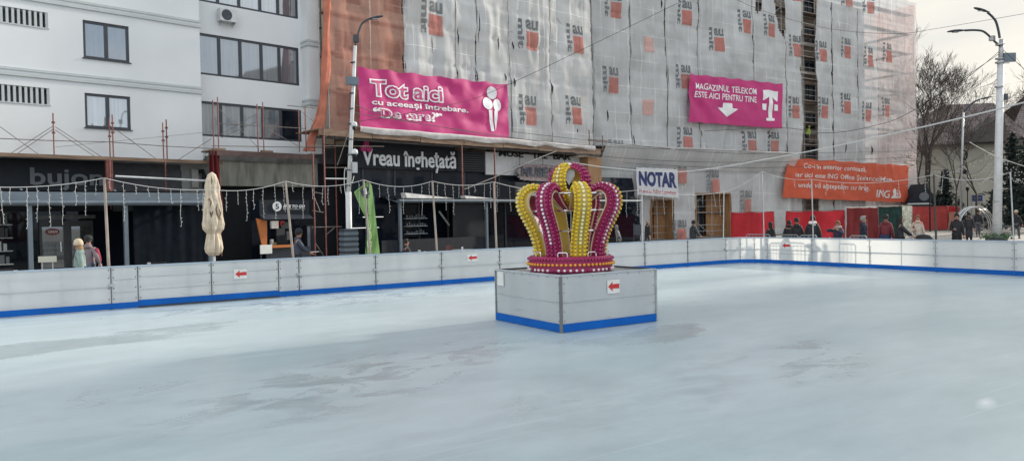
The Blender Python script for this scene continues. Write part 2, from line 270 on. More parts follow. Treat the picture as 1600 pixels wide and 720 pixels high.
        ms = A('ShaderNodeMapRange'); ms.inputs[1].default_value = th; ms.inputs[2].default_value = th+.05; ms.inputs[4].default_value = .35; K(ns.outputs['Fac'], ms.inputs[0])
        cs = A('ShaderNodeMix'); cs.data_type = 'RGBA'; cs.inputs[7].default_value = (.55, .60, .62, 1); K(prev, cs.inputs[6]); K(ms.outputs[0], cs.inputs[0]); prev = cs.outputs[2]
    K(prev, b.inputs['Base Color'])
    rr = A('ShaderNodeMapRange'); rr.inputs[3].default_value = .32; rr.inputs[4].default_value = .17; K(wet, rr.inputs[0]); K(rr.outputs[0], b.inputs['Roughness'])
    b.inputs['Specular IOR Level'].default_value = .5
    # skate scratches and slight relief
    wv = A('ShaderNodeTexNoise'); wv.inputs['Scale'].default_value = 9; wv.inputs['Detail'].default_value = 9; mp2 = A('ShaderNodeMapping'); mp2.inputs['Rotation'].default_value = (0, 0, R(35)); mp2.inputs['Scale'].default_value = (.12, 1.6, 1)
    K(tc.outputs['Object'], mp2.inputs[0]); K(mp2.outputs[0], wv.inputs['Vector'])
    bp = A('ShaderNodeBump'); bp.inputs['Strength'].default_value = .25; bp.inputs['Distance'].default_value = .006; K(wv.outputs['Fac'], bp.inputs['Height'])
    bp2 = A('ShaderNodeBump'); bp2.inputs['Strength'].default_value = .25; bp2.inputs['Distance'].default_value = .03; K(n2.outputs['Fac'], bp2.inputs['Height']); K(bp.outputs[0], bp2.inputs['Normal']); K(bp2.outputs[0], b.inputs['Normal'])
    return m
M['ice'] = ice_material()
def board_material():
    m = newmat('rink_board_plastic'); nt = m.node_tree; nt.nodes.clear(); A = nt.nodes.new; K = nt.links.new
    out = A('ShaderNodeOutputMaterial'); tc = A('ShaderNodeTexCoord'); mp = A('ShaderNodeMapping'); mp.inputs['Scale'].default_value = (1, 1, .35)
    nz = A('ShaderNodeTexNoise'); nz.inputs['Scale'].default_value = 1.4; nz.inputs['Detail'].default_value = 8; nz.inputs['Roughness'].default_value = .6; K(tc.outputs['Object'], mp.inputs[0]); K(mp.outputs[0], nz.inputs['Vector'])
    cr = A('ShaderNodeValToRGB'); cr.color_ramp.elements[0].position = .28; cr.color_ramp.elements[1].position = .7
    cr.color_ramp.elements[0].color = (.57, .61, .635, 1); cr.color_ramp.elements[1].color = (.72, .755, .78, 1); K(nz.outputs['Fac'], cr.inputs[0])
    ms_ = A('ShaderNodeMapping'); ms_.inputs['Scale'].default_value = (1.6, 1.6, 16); ms_.inputs['Rotation'].default_value = (.25, .2, 0); ns_ = A('ShaderNodeTexNoise'); ns_.inputs['Scale'].default_value = 1.5; ns_.inputs['Detail'].default_value = 3
    K(tc.outputs['Object'], ms_.inputs[0]); K(ms_.outputs[0], ns_.inputs['Vector']); rs_ = A('ShaderNodeMapRange'); rs_.inputs[1].default_value = .66; rs_.inputs[2].default_value = .72; rs_.inputs[4].default_value = .35; K(ns_.outputs['Fac'], rs_.inputs[0])
    cs_ = A('ShaderNodeMix'); cs_.data_type = 'RGBA'; cs_.inputs[7].default_value = (.25, .27, .29, 1); K(cr.outputs[0], cs_.inputs[6]); K(rs_.outputs[0], cs_.inputs[0])
    df = A('ShaderNodeBsdfPrincipled'); K(cs_.outputs[2], df.inputs['Base Color']); df.inputs['Roughness'].default_value = .38
    tr = A('ShaderNodeBsdfTranslucent'); tr.inputs[0].default_value = (.72, .72, .68, 1); mx = A('ShaderNodeMixShader'); mx.inputs[0].default_value = .42
    K(df.outputs[0], mx.inputs[1]); K(tr.outputs[0], mx.inputs[2]); K(mx.outputs[0], out.inputs[0]); return m
M['board'] = board_material()
# ------------------------------------------------------------------ mesh building
class MB:
    def __init__(s): s.v = []; s.f = []; s.mi = []; s.cur = 0
    def add(s, vs, fs):
        o = len(s.v); s.v += [tuple(v) for v in vs]; s.f += [tuple(i+o for i in f) for f in fs]; s.mi += [s.cur]*len(fs); return s
    def box(s, x0, y0, z0, x1, y1, z1):
        vs = [(x0, y0, z0), (x1, y0, z0), (x1, y1, z0), (x0, y1, z0), (x0, y0, z1), (x1, y0, z1), (x1, y1, z1), (x0, y1, z1)]
        return s.add(vs, [(0, 3, 2, 1), (4, 5, 6, 7), (0, 1, 5, 4), (1, 2, 6, 5), (2, 3, 7, 6), (3, 0, 4, 7)])
    def beam(s, a, b, wd, ht):          # box between two points, width across and height
        a = Vector(a); b = Vector(b); d = (b-a).normalized(); up = Vector((0, 0, 1))
        if abs(d.z) > .95: up = Vector((0, 1, 0))
        sd = d.cross(up).normalized(); u = sd.cross(d).normalized(); vs = []
        for p in (a, b):
            for i, j in ((-1, -1), (1, -1), (1, 1), (-1, 1)): vs.append(p+sd*(i*wd/2)+u*(j*ht/2))
        return s.add(vs, [(0, 1, 2, 3), (7, 6, 5, 4), (0, 4, 5, 1), (1, 5, 6, 2), (2, 6, 7, 3), (3, 7, 4, 0)])
    def tube(s, pts, r, n=6, caps=True):
        pts = [Vector(p) for p in pts]; rs = r if isinstance(r, (list, tuple)) else [r]*len(pts); k = len(pts); vs = []; fs = []
        t0 = (pts[1]-pts[0]).normalized(); ref = Vector((0, 0, 1)) if abs(t0.z) < .9 else Vector((1, 0, 0)); a = t0.cross(ref).normalized()
        for i, p in enumerate(pts):
            t = (pts[min(i+1, k-1)]-pts[max(i-1, 0)]).normalized(); a = (a - t*a.dot(t)); a = a.normalized() if a.length > 1e-6 else t.orthogonal().normalized(); b = t.cross(a)
            for j in range(n):
                q = 2*math.pi*j/n; vs.append(p + (a*math.cos(q)+b*math.sin(q))*rs[i])
        for i in range(k-1):
            for j in range(n): fs.append((i*n+j, i*n+(j+1) % n, (i+1)*n+(j+1) % n, (i+1)*n+j))
        if caps: fs.append(tuple(reversed(range(n)))); fs.append(tuple((k-1)*n+j for j in range(n)))
        return s.add(vs, fs)
    def lathe(s, prof, n=16, c=(0, 0, 0), sx=1, sy=1, fn=None):
        vs = []; fs = []; k = len(prof)
        for i, (r, z) in enumerate(prof):
            for j in range(n):
                q = 2*math.pi*j/n; rr = r*(fn(q, z) if fn else 1); vs.append((c[0]+rr*math.cos(q)*sx, c[1]+rr*math.sin(q)*sy, c[2]+z))
        for i in range(k-1):
            for j in range(n): fs.append((i*n+j, i*n+(j+1) % n, (i+1)*n+(j+1) % n, (i+1)*n+j))
        fs.append(tuple(reversed(range(n)))); fs.append(tuple((k-1)*n+j for j in range(n)))
        return s.add(vs, fs)
    def ball(s, c, r, n=8, m=6, sx=1, sy=1, sz=1):
        prof = [(max(.02, math.sin(math.pi*i/m))*r, -math.cos(math.pi*i/m)*r*sz) for i in range(m+1)]
        return s.lathe(prof, n, c, sx, sy)
    def prism(s, poly, y0, y1):          # polygon in x,z extruded along y
        n = len(poly); vs = [(p[0], y0, p[1]) for p in poly]+[(p[0], y1, p[1]) for p in poly]
        return s.add(vs, [tuple(range(n)), tuple(reversed(range(n, 2*n)))]+[(i, i+n, (i+1) % n+n, (i+1) % n) for i in range(n)])
    def grid(s, fn, nu, nv, keep=None):
        vs = [fn(i/nu, j/nv) for j in range(nv+1) for i in range(nu+1)]; fs = []
        for j in range(nv):
            for i in range(nu):
                if keep is None or keep((i+.5)/nu, (j+.5)/nv): fs.append((j*(nu+1)+i, j*(nu+1)+i+1, (j+1)*(nu+1)+i+1, (j+1)*(nu+1)+i))
        return s.add(vs, fs)
    def build(s, name, mats, parent=None, smooth=False, loc=None, rotz=0, world=False):
        me = bpy.data.meshes.new(name); vs = s.v
        if world and parent is not None and parent.name in ROOTM:
            inv = ROOTM[parent.name].inverted(); vs = [tuple(inv @ Vector(v)) for v in vs]
        me.from_pydata(vs, [], s.f); me.update()
        mats = mats if isinstance(mats, (list, tuple)) else [mats]
        for q in mats: me.materials.append(M[q] if isinstance(q, str) else q)
        if len(mats) > 1: me.polygons.foreach_set('material_index', s.mi)
        if smooth: me.polygons.foreach_set('use_smooth', [True]*len(me.polygons))
        o = bpy.data.objects.new(name, me); COL.objects.link(o)
        if parent is not None: o.parent = parent
        if loc is not None: o.location = loc
        o.rotation_euler = (0, 0, rotz); return o
ROOTM = {}
def tag(o, label=None, cat=None, group=None, kind=None):
    if label: o['label'] = label
    if cat: o['category'] = cat
    if group: o['group'] = group
    if kind: o['kind'] = kind
    return o
def thing(name, label, cat, loc=(0, 0, 0), rotz=0, group=None, kind=None):
    o = bpy.data.objects.new(name, None); COL.objects.link(o); o.location = loc; o.rotation_euler = (0, 0, rotz); o.empty_display_size = .3
    ROOTM[o.name] = Matrix.Translation(Vector(loc)) @ Matrix.Rotation(rotz, 4, 'Z')
    return tag(o, label, cat, group, kind)
def thingA(name, label, cat, group=None): return thing(name, label, cat, OA, ANG_A, group)       # local x along facade A, -y towards the rink
def thingB(name, label, cat, group=None): return thing(name, label, cat, (0, YB, 0), 0, group)
def child(o, name, parent, loc=(0, 0, 0), rot=(0, 0, 0), scale=None):
    c = o.copy(); c.name = name; COL.objects.link(c); c.parent = parent; c.location = loc; c.rotation_euler = rot
    if scale: c.scale = scale
    return c
def wall(mb, x0, x1, z0, z1, y0, y1, holes):
    """wall between y0 (front) and y1 with rectangular openings and their reveals"""
    xs = sorted({x0, x1, *[h[0] for h in holes], *[h[1] for h in holes]}); zs = sorted({z0, z1, *[h[2] for h in holes], *[h[3] for h in holes]})
    xs = [x for x in xs if x0 <= x <= x1]; zs = [z for z in zs if z0 <= z <= z1]
    for i in range(len(xs)-1):
        for j in range(len(zs)-1):
            cx = (xs[i]+xs[i+1])/2; cz = (zs[j]+zs[j+1])/2
            if any(h[0] < cx < h[1] and h[2] < cz < h[3] for h in holes): continue
            a, b, c, d = xs[i], xs[i+1], zs[j], zs[j+1]
            mb.add([(a, y0, c), (b, y0, c), (b, y0, d), (a, y0, d)], [(0, 1, 2, 3)]); mb.add([(a, y1, c), (b, y1, c), (b, y1, d), (a, y1, d)], [(3, 2, 1, 0)])
    for a, b, c, d in list(holes)+[(x0, x1, z0, z1)]:
        mb.add([(a, y0, c), (a, y1, c), (a, y1, d), (a, y0, d)], [(0, 1, 2, 3)]); mb.add([(b, y0, c), (b, y1, c), (b, y1, d), (b, y0, d)], [(3, 2, 1, 0)])
        mb.add([(a, y0, c), (b, y0, c), (b, y1, c), (a, y1, c)], [(3, 2, 1, 0)]); mb.add([(a, y0, d), (b, y0, d), (b, y1, d), (a, y1, d)], [(0, 1, 2, 3)])
_tc = {}
def textverts(body, bold=0.0, shear=0.0, sp=1.0):
    key = (body, bold, shear, sp)
    if key in _tc: return _tc[key]
    c = bpy.data.curves.new('t', 'FONT'); c.body = body; c.size = 1; c.offset = bold; c.shear = shear; c.space_character = sp; c.resolution_u = 3
    o = bpy.data.objects.new('t', c); COL.objects.link(o); dg = bpy.context.evaluated_depsgraph_get(); dg.update()
    me = bpy.data.meshes.new_from_object(o.evaluated_get(dg)); vs = [(v.co.x, v.co.y) for v in me.vertices]; fs = [tuple(p.vertices) for p in me.polygons]
    bpy.data.objects.remove(o); bpy.data.meshes.remove(me); bpy.data.curves.remove(c)
    _tc[key] = (vs, fs); return vs, fs
def textin(mb, body, x0, x1, z0, z1, y, bold=0.0, shear=0.0, sp=1.0, fn=None, ref=None, seg=0.0, thick=0.0):
    """text fitted into the box x0..x1, z0..z1 at depth y; fn maps (x,z)->point for cloth"""
    vs, fs = textverts(body, bold, shear, sp); rv = textverts(ref or body, 0 if ref is None else bold, shear, sp)[0] if ref else vs
    ax = min(v[0] for v in rv); bx = max(v[0] for v in rv); ay = min(v[1] for v in rv); by = max(v[1] for v in rv)
    P = [(x0+(v[0]-ax)/(bx-ax)*(x1-x0), z0+(v[1]-ay)/(by-ay)*(z1-z0)) for v in vs]
    F = [list(f) for f in fs]
    if seg > 0:                       # cut long faces so that lettering follows the cloth
        for _ in range(4):
            G = []; mid = {}; cut = False
            T = []
            for f in F:
                for k in range(1, len(f)-1): T.append((f[0], f[k], f[k+1]))
            for t in T:
                le = [(math.dist(P[t[k]], P[t[(k+1) % 3]]), k) for k in range(3)]; mxl, k = max(le)
                if mxl > seg:
                    a, b, c3 = t[k], t[(k+1) % 3], t[(k+2) % 3]; e = (min(a, b), max(a, b))
                    if e not in mid: P.append(((P[a][0]+P[b][0])/2, (P[a][1]+P[b][1])/2)); mid[e] = len(P)-1
                    G += [(a, mid[e], c3), (mid[e], b, c3)]; cut = True
                else: G.append(t)
            F = G
            if not cut: break
    if fn: mb.add([fn(p[0], p[1]) for p in P], F)
    elif thick > 0:
        n = len(P); ed = {}
        for f in F:
            for k in range(len(f)): e = (f[k], f[(k+1) % len(f)]); ed[e] = 1
        side = [(a, a+n, b+n, b) for (a, b) in ed if (b, a) not in ed]
        mb.add([(p[0], y-thick, p[1]) for p in P]+[(p[0], y, p[1]) for p in P], [tuple(f) for f in F]+side)
    else: mb.add([(p[0], y, p[1]) for p in P], F)
    return mb
M['frame_post'] = mat('plinth_corner_post', (.16, .165, .17), .5, .3, var=.1)
M['bluegrey_dark'] = mat('dark_blue_grey_panel', (.022, .030, .042), .5, var=.2)
M['magenta_fill'] = mat('magenta_fill', (.42, .02, .15), .6, var=.06)
M['banner_white'] = cloth('white_vinyl', (.62, .63, .65), transl=.15, var=.05)
M['concrete_pale'] = mat('pale_concrete', (.24, .25, .25), .85, var=.3, vscale=1.2, bump=.3)
M['concrete_dark'] = mat('dark_stained_concrete', (.09, .09, .085), .85, var=.5, vscale=2)
M['grey_board'] = mat('charcoal_board', (.030, .034, .042), .6, var=.35, vscale=3)
M['glass_reflect'] = glassmat('reflecting_door_glass', (.06, .065, .07), .12, False)
M['transom'] = mat('transom_glass', (.07, .075, .08), .3, var=.5, vscale=6)
M['red_dim'] = mat('red_open_sign', (.20, .03, .03), .4, var=.1)
M['pinkish'] = mat('pinkish_grey_board', (.20, .16, .165), .6, var=.6, vscale=9)
M['slate'] = mat('slate_letters', (.045, .055, .075), .5, var=.1)
M['bottle_green'] = mat('yellow_green_box', (.22, .20, .06), .5, var=.2)
M['church_wall'] = mat('church_render', (.27, .265, .225), .85, var=.15, vscale=.4, bump=.2)
M['darkwood_red'] = mat('dark_red_brown_board', (.075, .045, .040), .8, var=.3, vscale=3)
M['leaf_green'] = mat('leaf_green', (.05, .10, .04), .7, var=.4, vscale=9)
M['table_grey'] = mat('grey_table_top', (.16, .17, .18), .5, var=.15)
M['red_chair'] = mat('dark_red_plastic', (.05, .008, .012), .5, var=.1)
M['cream_paper'] = mat('cream_paper', (.45, .45, .38), .7, var=.08)
M['pale_green'] = mat('pale_green_print', (.36, .55, .25), .8, var=.2)
for n_, c_ in dict(person_skin=(.36, .19, .13), lips=(.25, .08, .07), person_navy=(.012, .016, .03), person_dark=(.016, .018, .024), person_black=(.008, .009, .012), person_black2=(.011, .012, .015), person_trousers=(.03, .034, .045),
                   denim=(.07, .09, .13), blue_jeans=(.015, .025, .075), grey_trousers=(.09, .095, .11), mint_puffer=(.20, .27, .25), grey_red=(.17, .14, .16), crimson_cloth=(.22, .012, .035), slate_jacket=(.04, .05, .075),
                   grey_coat=(.12, .125, .13), charcoal=(.022, .027, .033), navy_coat=(.02, .02, .045), maroon=(.14, .02, .03), pale_coat=(.42, .36, .31), pale_trousers=(.32, .30, .27), hair_dark=(.012, .010, .010),
                   hair_grey=(.22, .21, .20), hair_blond=(.30, .20, .10), hair_red=(.20, .09, .05), cream_hat=(.52, .42, .30), fur=(.30, .25, .25), hi_vis=(.35, .48, .06), white_bag=(.60, .62, .63)).items():
    M[n_] = mat(n_+'_cloth' if 'hair' not in n_ and 'skin' not in n_ else n_, c_, .8, var=.18, vscale=8, bump=.35, bscale=45)
M['barrier_grey'] = mat('dull_galvanised_tube', (.20, .21, .22), .6, .2, var=.2)
# ------------------------------------------------------------------ ground and ice
M['paving'] = brickmat('plaza_paving', (.34, .325, .29), (.29, .28, .255), (.17, .165, .15), .8, .4, ms=.012, bump=.2)
g = MB(); g.add([(-400, -400, -.05), (800, -400, -.05), (800, 800, -.05), (-400, 800, -.05)], [(0, 1, 2, 3)])
tag(g.build('plaza_ground', 'paving'), kind='structure')
XB, YL = 23.75, 19.65           # the far and the left-hand run of the rink boards
g = MB(); g.box(-30, -16, -.045, XB+.02, YL+.02, 0.0)
tag(g.build('ice_surface', 'ice'), kind='structure')
# ------------------------------------------------------------------ rink boards
BH = 1.0
def XL(px): 
    r = ray(px, hz(px)+40); t = (YL-CAM.y)/r.y; return CAM.x + r.x*t
def YR(px):
    r = ray(px, hz(px)+80); t = (XB-CAM.x)/r.x; return CAM.y + r.y*t
def arrow(mb, ax, c, z, wd, ht, outn, left=-1):
    """arrow sticker: red arrow pointing to the left as seen from the rink"""
    pass
def rink_run(root, pts, seams, groupname, three=()):
    """boards along a polyline of (x,y) with the rink on the right-hand side n"""
    pass
def along(p, q, t): return (p[0]+(q[0]-p[0])*t, p[1]+(q[1]-p[1])*t)
def barrier(name, label, path, stickers, thick_seams=(), frame_rear=False, raised=()):
    """path: list of (x,y) joints, one panel between each two; the ice lies on the right of the travel direction"""
    root = thing(name, label, 'rink barrier', (path[0][0], path[0][1], 0))
    for i in range(len(path)-1):
        a = Vector((path[i][0], path[i][1], 0)); b = Vector((path[i+1][0], path[i+1][1], 0)); d = (b-a).normalized(); n = Vector((d.y, -d.x, 0))  # n -> ice
        ln = (b-a).length; lift = .035 if i in raised else 0.0
        def W(s, o, z): return a + d*s + n*o + Vector((0, 0, z))
        def bx(mb, s0, s1, o0, o1, z0, z1):
            vs = [W(s0, o0, z0), W(s1, o0, z0), W(s1, o1, z0), W(s0, o1, z0), W(s0, o0, z1), W(s1, o0, z1), W(s1, o1, z1), W(s0, o1, z1)]
            mb.add(vs, [(0, 3, 2, 1), (4, 5, 6, 7), (0, 1, 5, 4), (1, 2, 6, 5), (2, 3, 7, 6), (3, 0, 4, 7)])
        sheet = MB(); g0 = .012
        def pt(u, v): 
            s = g0+(ln-2*g0)*u; z = .03+lift+(BH-.035-lift)*v
            return W(s, .004+.006*noise.noise(Vector((a.x+s*.9, a.y, z*2.2))), z)
        sheet.grid(pt, max(4, int(ln/.3)), 6); sp = sheet.build('panel', 'board', root, smooth=True, world=True)
        kick = MB(); bx(kick, .004, ln-.004, .012, .03, .012+lift, .155+lift); kick.build('kick_strip', 'blue', root, world=True)
        cap = MB(); bx(cap, 0, ln, -.035, .022, BH-.012, BH+.022); cap.build('cap_rail', 'cap', root, world=True)
        # seam lines (pressed grooves with a raised lip) and the dark joint at each end
        lip = MB()
        for zz in ((.53,) if i not in raised and i not in (3,) else (.40, .70)): bx(lip, .03, ln-.03, .008, .017, zz+lift-.007, zz+lift+.007)
        lip.build('groove_lip', 'board_lip', root, world=True)
        jn = MB(); bx(jn, -.008, .008, -.03, .021 if i else .02, .0, BH-.014); jn.build('joint_strip', 'galv' if frame_rear else 'seam', root, world=True)
        fr = MB()
        for zz in ((.55,) if frame_rear else (.22, .55, .82)): bx(fr, 0.03, ln-.03, -.05, -.022, zz-.016, zz+.016)
        nq = 1 if frame_rear else max(2, int(ln/1.1))
        for q in range(1, nq+1):
            s = ln*q/(nq+1); bx(fr, s-.016, s+.016, -.05, -.022, .0, BH-.02)
        for s in ((.25, ln-.25) if not frame_rear else (.02,)): fr.beam(W(s, -.04, .75), W(s, -.55, -.03), .03, .03)
        fr.build('steel_frame', 'galv', root, world=True)
        bolts = MB()
        for s in (.05, ln-.05):
            for zz in (.25, .5, .75, .93): bolts.add([W(s-.012, .013, zz-.012), W(s+.012, .013, zz-.012), W(s+.012, .016, zz+.012), W(s-.012, .016, zz+.012)], [(0, 1, 2, 3)])
        bolts.build('bolt_heads', 'seam', root, world=True)
        if i in raised:
            gp = MB(); bx(gp, 0, ln, -.02, .006, 0.002, lift+.012); gp.build('gap_shade_strip', 'seam', root, world=True)  # solid dark strip fills the gap in place of its shade
    for (px0, px1, z0, z1, run) in stickers:
        st = MB(); r = MB(); 
        if run == 'L':
            x0, x1 = XL(px0), XL(px1); f = lambda u, v, e: (x0+(x1-x0)*u, YL-.022-e, z0+(z1-z0)*v)
        else:
            y0, y1 = YR(px0), YR(px1); f = lambda u, v, e: (XB-.022-e, y0+(y1-y0)*u, z0+(z1-z0)*v)
        st.add([f(0, 0, 0), f(1, 0, 0), f(1, 1, 0), f(0, 1, 0)], [(0, 1, 2, 3)])
        s = st.build('arrow_sign', 'paper', root, world=True)
        ap = [(.08, .5), (.45, .88), (.42, .66), (.95, .70), (.95, .34), (.42, .34), (.45, .12)]
        r.add([f(u, v, .003) for u, v in ap], [(0, 1, 2, 3, 4, 5, 6)]); 
        ao = r.build('arrow', 'arrow_red', s, world=False)
        inv = ROOTM[root.name].inverted(); ao.data.transform(inv)
    return root
M['board_lip'] = mat('board_groove', (.40, .43, .45), .5, var=.15)
lx = [-8.0, -4.6, XL(-60)+0.0, XL(172), XL(214), XL(329), XL(434), XL(466), XL(586), XL(689), XL(780), XL(893), XL(1007), XL(1074), XL(1134)]
lx[2] = lx[3]-3.0; lx[1] = lx[2]-2.4; lx[0] = lx[1]-3
lp = [(x, YL) for x in lx]
barrier('rink_barrier', 'long white rink barrier with blue kick strip in front of the cafe terraces', lp,
        [(364, 385, .55, .80, 'L'), (729, 745, .66, .88, 'L')], raised=(4, 5))
r_ = 1.0; cx, cy = lx[-1], YL-r_
arc = [(lx[-1], YL)]; 
xe = XB-r_
if xe < lx[-1]: xe = lx[-1]; 
arcp = []
for k in range(0, 4):
    t = R(90-30*k); arcp.append((XB-r_*1.0+r_*math.cos(t) if k else lx[-1], YL-r_+r_*math.sin(t)))
rp = arcp[:]
for px in (1192, 1269, 1359, 1462, 1585, 1720): rp.append((XB, YR(px)))
rp = [p for k, p in enumerate(rp) if k < 4 or p[1] < YL-r_-.05]
barrier('rink_barrier', 'backlit translucent rink barrier with blue kick strip in front of the standing crowd', rp, [(1222, 1236, .58, .84, 'R')], frame_rear=True)
# ------------------------------------------------------------------ the box in the middle of the rink
c0 = Vector((7.482, 10.108, 0)); bx_rot = -.0032
BOX = thing('display_plinth', 'square white panelled plinth with blue base strip standing on the ice under the crown', 'plinth', (c0.x, c0.y, 0), bx_rot)
BZ = .975
L1, L2 = 2.20, 2.144
def pl(name, mb, mt, parent=BOX): return mb.build(name, mt, parent)
for k, (p, q) in enumerate((((0, 0), (L1, 0)), ((0, L2), (0, 0)), ((L1, L2), (0, L2)), ((L1, 0), (L1, L2)))):
    p = Vector((*p, 0)); q = Vector((*q, 0)); d = (q-p).normalized(); n = Vector((d.y, -d.x, 0)); ln = (q-p).length
    def W(s, o, z): return p+d*s+n*o+Vector((0, 0, z))
    def bx(mb, s0, s1, o0, o1, z0, z1):
        vs = [W(s0, o0, z0), W(s1, o0, z0), W(s1, o1, z0), W(s0, o1, z0), W(s0, o0, z1), W(s1, o0, z1), W(s1, o1, z1), W(s0, o1, z1)]
        mb.add(vs, [(0, 3, 2, 1), (4, 5, 6, 7), (0, 1, 5, 4), (1, 2, 6, 5), (2, 3, 7, 6), (3, 0, 4, 7)])
    sh = MB(); sh.grid(lambda u, v: W(.03+(ln-.06)*u, -.01+.008*noise.noise(Vector((k*7+u*2.5, v*2, 1))), .02+(BZ-.03)*v), 14, 8); sh.build('panel', 'board', BOX, smooth=True)
    kk = MB(); bx(kk, .025, ln-.025, 0.0, .02, .01, .15); kk.build('kick_strip', 'blue', BOX)
    cp = MB(); bx(cp, .0, ln, -.05, .008, BZ-.012, BZ+.012); cp.build('cap_rail', 'board_lip' if k < 2 else 'dkmetal', BOX)
    lp_ = MB(); bx(lp_, .04, ln-.04, -.006, .003, .51, .524); lp_.build('groove_lip', 'board_lip', BOX)
    ps = MB(); wps = .022 if k == 0 else .010; bx(ps, -wps, wps, -.03, .012, 0, BZ-.014); ps.build('corner_post', 'frame_post' if k == 0 else 'galv', BOX)
    bb = MB()
    for s in (.07, ln-.07):
        for zz in (.2, .36, .52, .68, .84): bx(bb, s-.01, s+.01, .0, .006, zz-.01, zz+.01)
    for q_ in range(8): bx(bb, ln*(q_+.5)/8-.009, ln*(q_+.5)/8+.009, 0, .006, .925, .943)
    bb.build('bolt_heads', 'galv', BOX)
    fr = MB()
    for zz in (.3, .6): bx(fr, .03, ln-.03, -.06, -.03, zz-.015, zz+.015)
    for q_ in (.33, .66): bx(fr, ln*q_-.015, ln*q_+.015, -.06, -.03, 0, BZ-.03)
    fr.build('steel_frame', 'galv', BOX)
dk = MB(); dk.box(.06, .06, BZ-.07, L1-.06, L2-.06, BZ-.03); dk.build('deck', 'galv', BOX)
st = MB(); sx0 = L1*.46; st.box(sx0, -.014, .60, sx0+.285, -.010, .80+.04); s = st.build('arrow_sign', 'paper', BOX)
ap = [(.06, .52), (.42, .88), (.40, .68), (.95, .70), (.95, .34), (.40, .36), (.42, .16)]
ar = MB(); ar.prism([(sx0+.285*u, .60+.24*v) for u, v in ap], -.018, -.0145); ar.build('arrow', 'arrow_red', s)
pp = MB(); pp.box(-.013, L2-.32, .68, -.010, L2-.1, .95); pp.build('blank_notice', 'paper', BOX)
# ------------------------------------------------------------------ the crown
M['frame_post'].name if 'frame_post' in M else None
yel = (.62, .45, .02); mag = (.33, .018, .10)
M['crown_yellow'] = mat('crown_yellow_paint', (.50, .35, .05), .45, var=.1)
M['crown_magenta'] = mat('crown_magenta_paint', (.27, .012, .075), .45, var=.12)
M['bulb_yellow'] = mat('yellow_bulb', (.60, .42, .012), .25, var=.2, vscale=9)
M['bulb_magenta'] = mat('magenta_bulb', (.27, .010, .085), .25, var=.3, vscale=9)
M['bulb_white'] = mat('white_bulb', (.70, .66, .66), .25, var=.1, vscale=9)
M['bulb_lemon'] = mat('pale_lemon_bulb', (.70, .66, .36), .25, var=.1, vscale=9)
M['bulb_amber'] = mat('amber_bulb', (.62, .27, .02), .25, var=.1, vscale=9)
M['rope'] = mat('cream_rope_light', (.60, .50, .30), .5, var=.1)
M['rope_pink'] = mat('pink_rope_light', (.50, .06, .20), .5, var=.1)
bc = c0 + Vector((math.cos(bx_rot)*L1/2-math.sin(bx_rot)*L2/2, math.sin(bx_rot)*L1/2+math.cos(bx_rot)*L2/2, 0))
CZ = BZ-.03; bc = bc - rt0*.06
CR = thing('crown', 'giant bulb-covered crown in yellow and magenta standing on the white plinth', 'crown decoration', (bc.x, bc.y, CZ))
CR.scale = (.985, .985, .972)
toC = Vector((-bc.x, -bc.y, 0)).normalized(); rC = Vector((toC.y*-1, toC.x, 0)); rC = rC if rC.dot(rt0) > 0 else -rC
def dirC(al): return toC*math.cos(al) + rC*math.sin(al)
def tanC(al): return rC*math.cos(al) - toC*math.sin(al)
RR = .80
rb = MB(); rb.lathe([(.60, .02), (RR-.02, .02), (RR, .05), (RR, .12), (RR+.015, .13), (RR+.015, .205), (RR, .215), (RR, .29), (RR-.03, .315), (.62, .315)], 48); rb.build('base_ring', 'crown_magenta', CR, smooth=False)
# (bulb positions: (p, r, colour, facing score))
bulbs = []
for k in range(46): bulbs.append((dirC(2*math.pi*k/46)*(RR+.012)+Vector((0, 0, .065)), .027, 'bulb_white' if k % 5 != 3 else 'bulb_magenta', 0))
for k in range(62): bulbs.append((dirC(2*math.pi*k/62)*(RR+.03)+Vector((0, 0, .167)), .029, 'bulb_amber', 0))
for k in range(72): bulbs.append((dirC(2*math.pi*k/72)*(RR+.012)+Vector((0, 0, .262)), .028, 'bulb_magenta', 0))
def catmull(P, n):
    Q = []; P2 = [P[0]]+P+[P[-1]]
    for i in range(1, len(P2)-2):
        for j in range(n):
            t = j/n; a, b, c, d = [Vector((*p, 0)) for p in P2[i-1:i+3]]
            q = .5*((2*b)+(c-a)*t+(2*a-5*b+4*c-d)*t*t+(3*b-a-3*c+d)*t**3); Q.append((q.x, q.y))
    Q.append(P[-1]); return Q
def sample(P, step):
    out = []; acc = 0; nx = step*.5
    for i in range(len(P)-1):
        l = math.dist(P[i], P[i+1])
        while l > 0 and acc+l >= nx:
            t = (nx-acc)/l; x = P[i][0]+(P[i+1][0]-P[i][0])*t; z = P[i][1]+(P[i+1][1]-P[i][1])*t
            dx = (P[i+1][0]-P[i][0])/l; dz = (P[i+1][1]-P[i][1])/l; out.append((x, z, dx, dz)); nx += step
        acc += l
    return out
prof = catmull([(.655, .31), (.675, .5), (.75, .75), (.87, 1.0), (.97, 1.2), (1.0, 1.37), (.96, 1.53), (.85, 1.63), (.70, 1.665), (.53, 1.60), (.40, 1.48), (.27, 1.36), (.14, 1.27)], 5)
top = catmull([(.12, 1.27), (.24, 1.38), (.345, 1.54), (.40, 1.70), (.385, 1.86), (.30, 1.985), (.18, 2.05), (.06, 2.065)], 5)
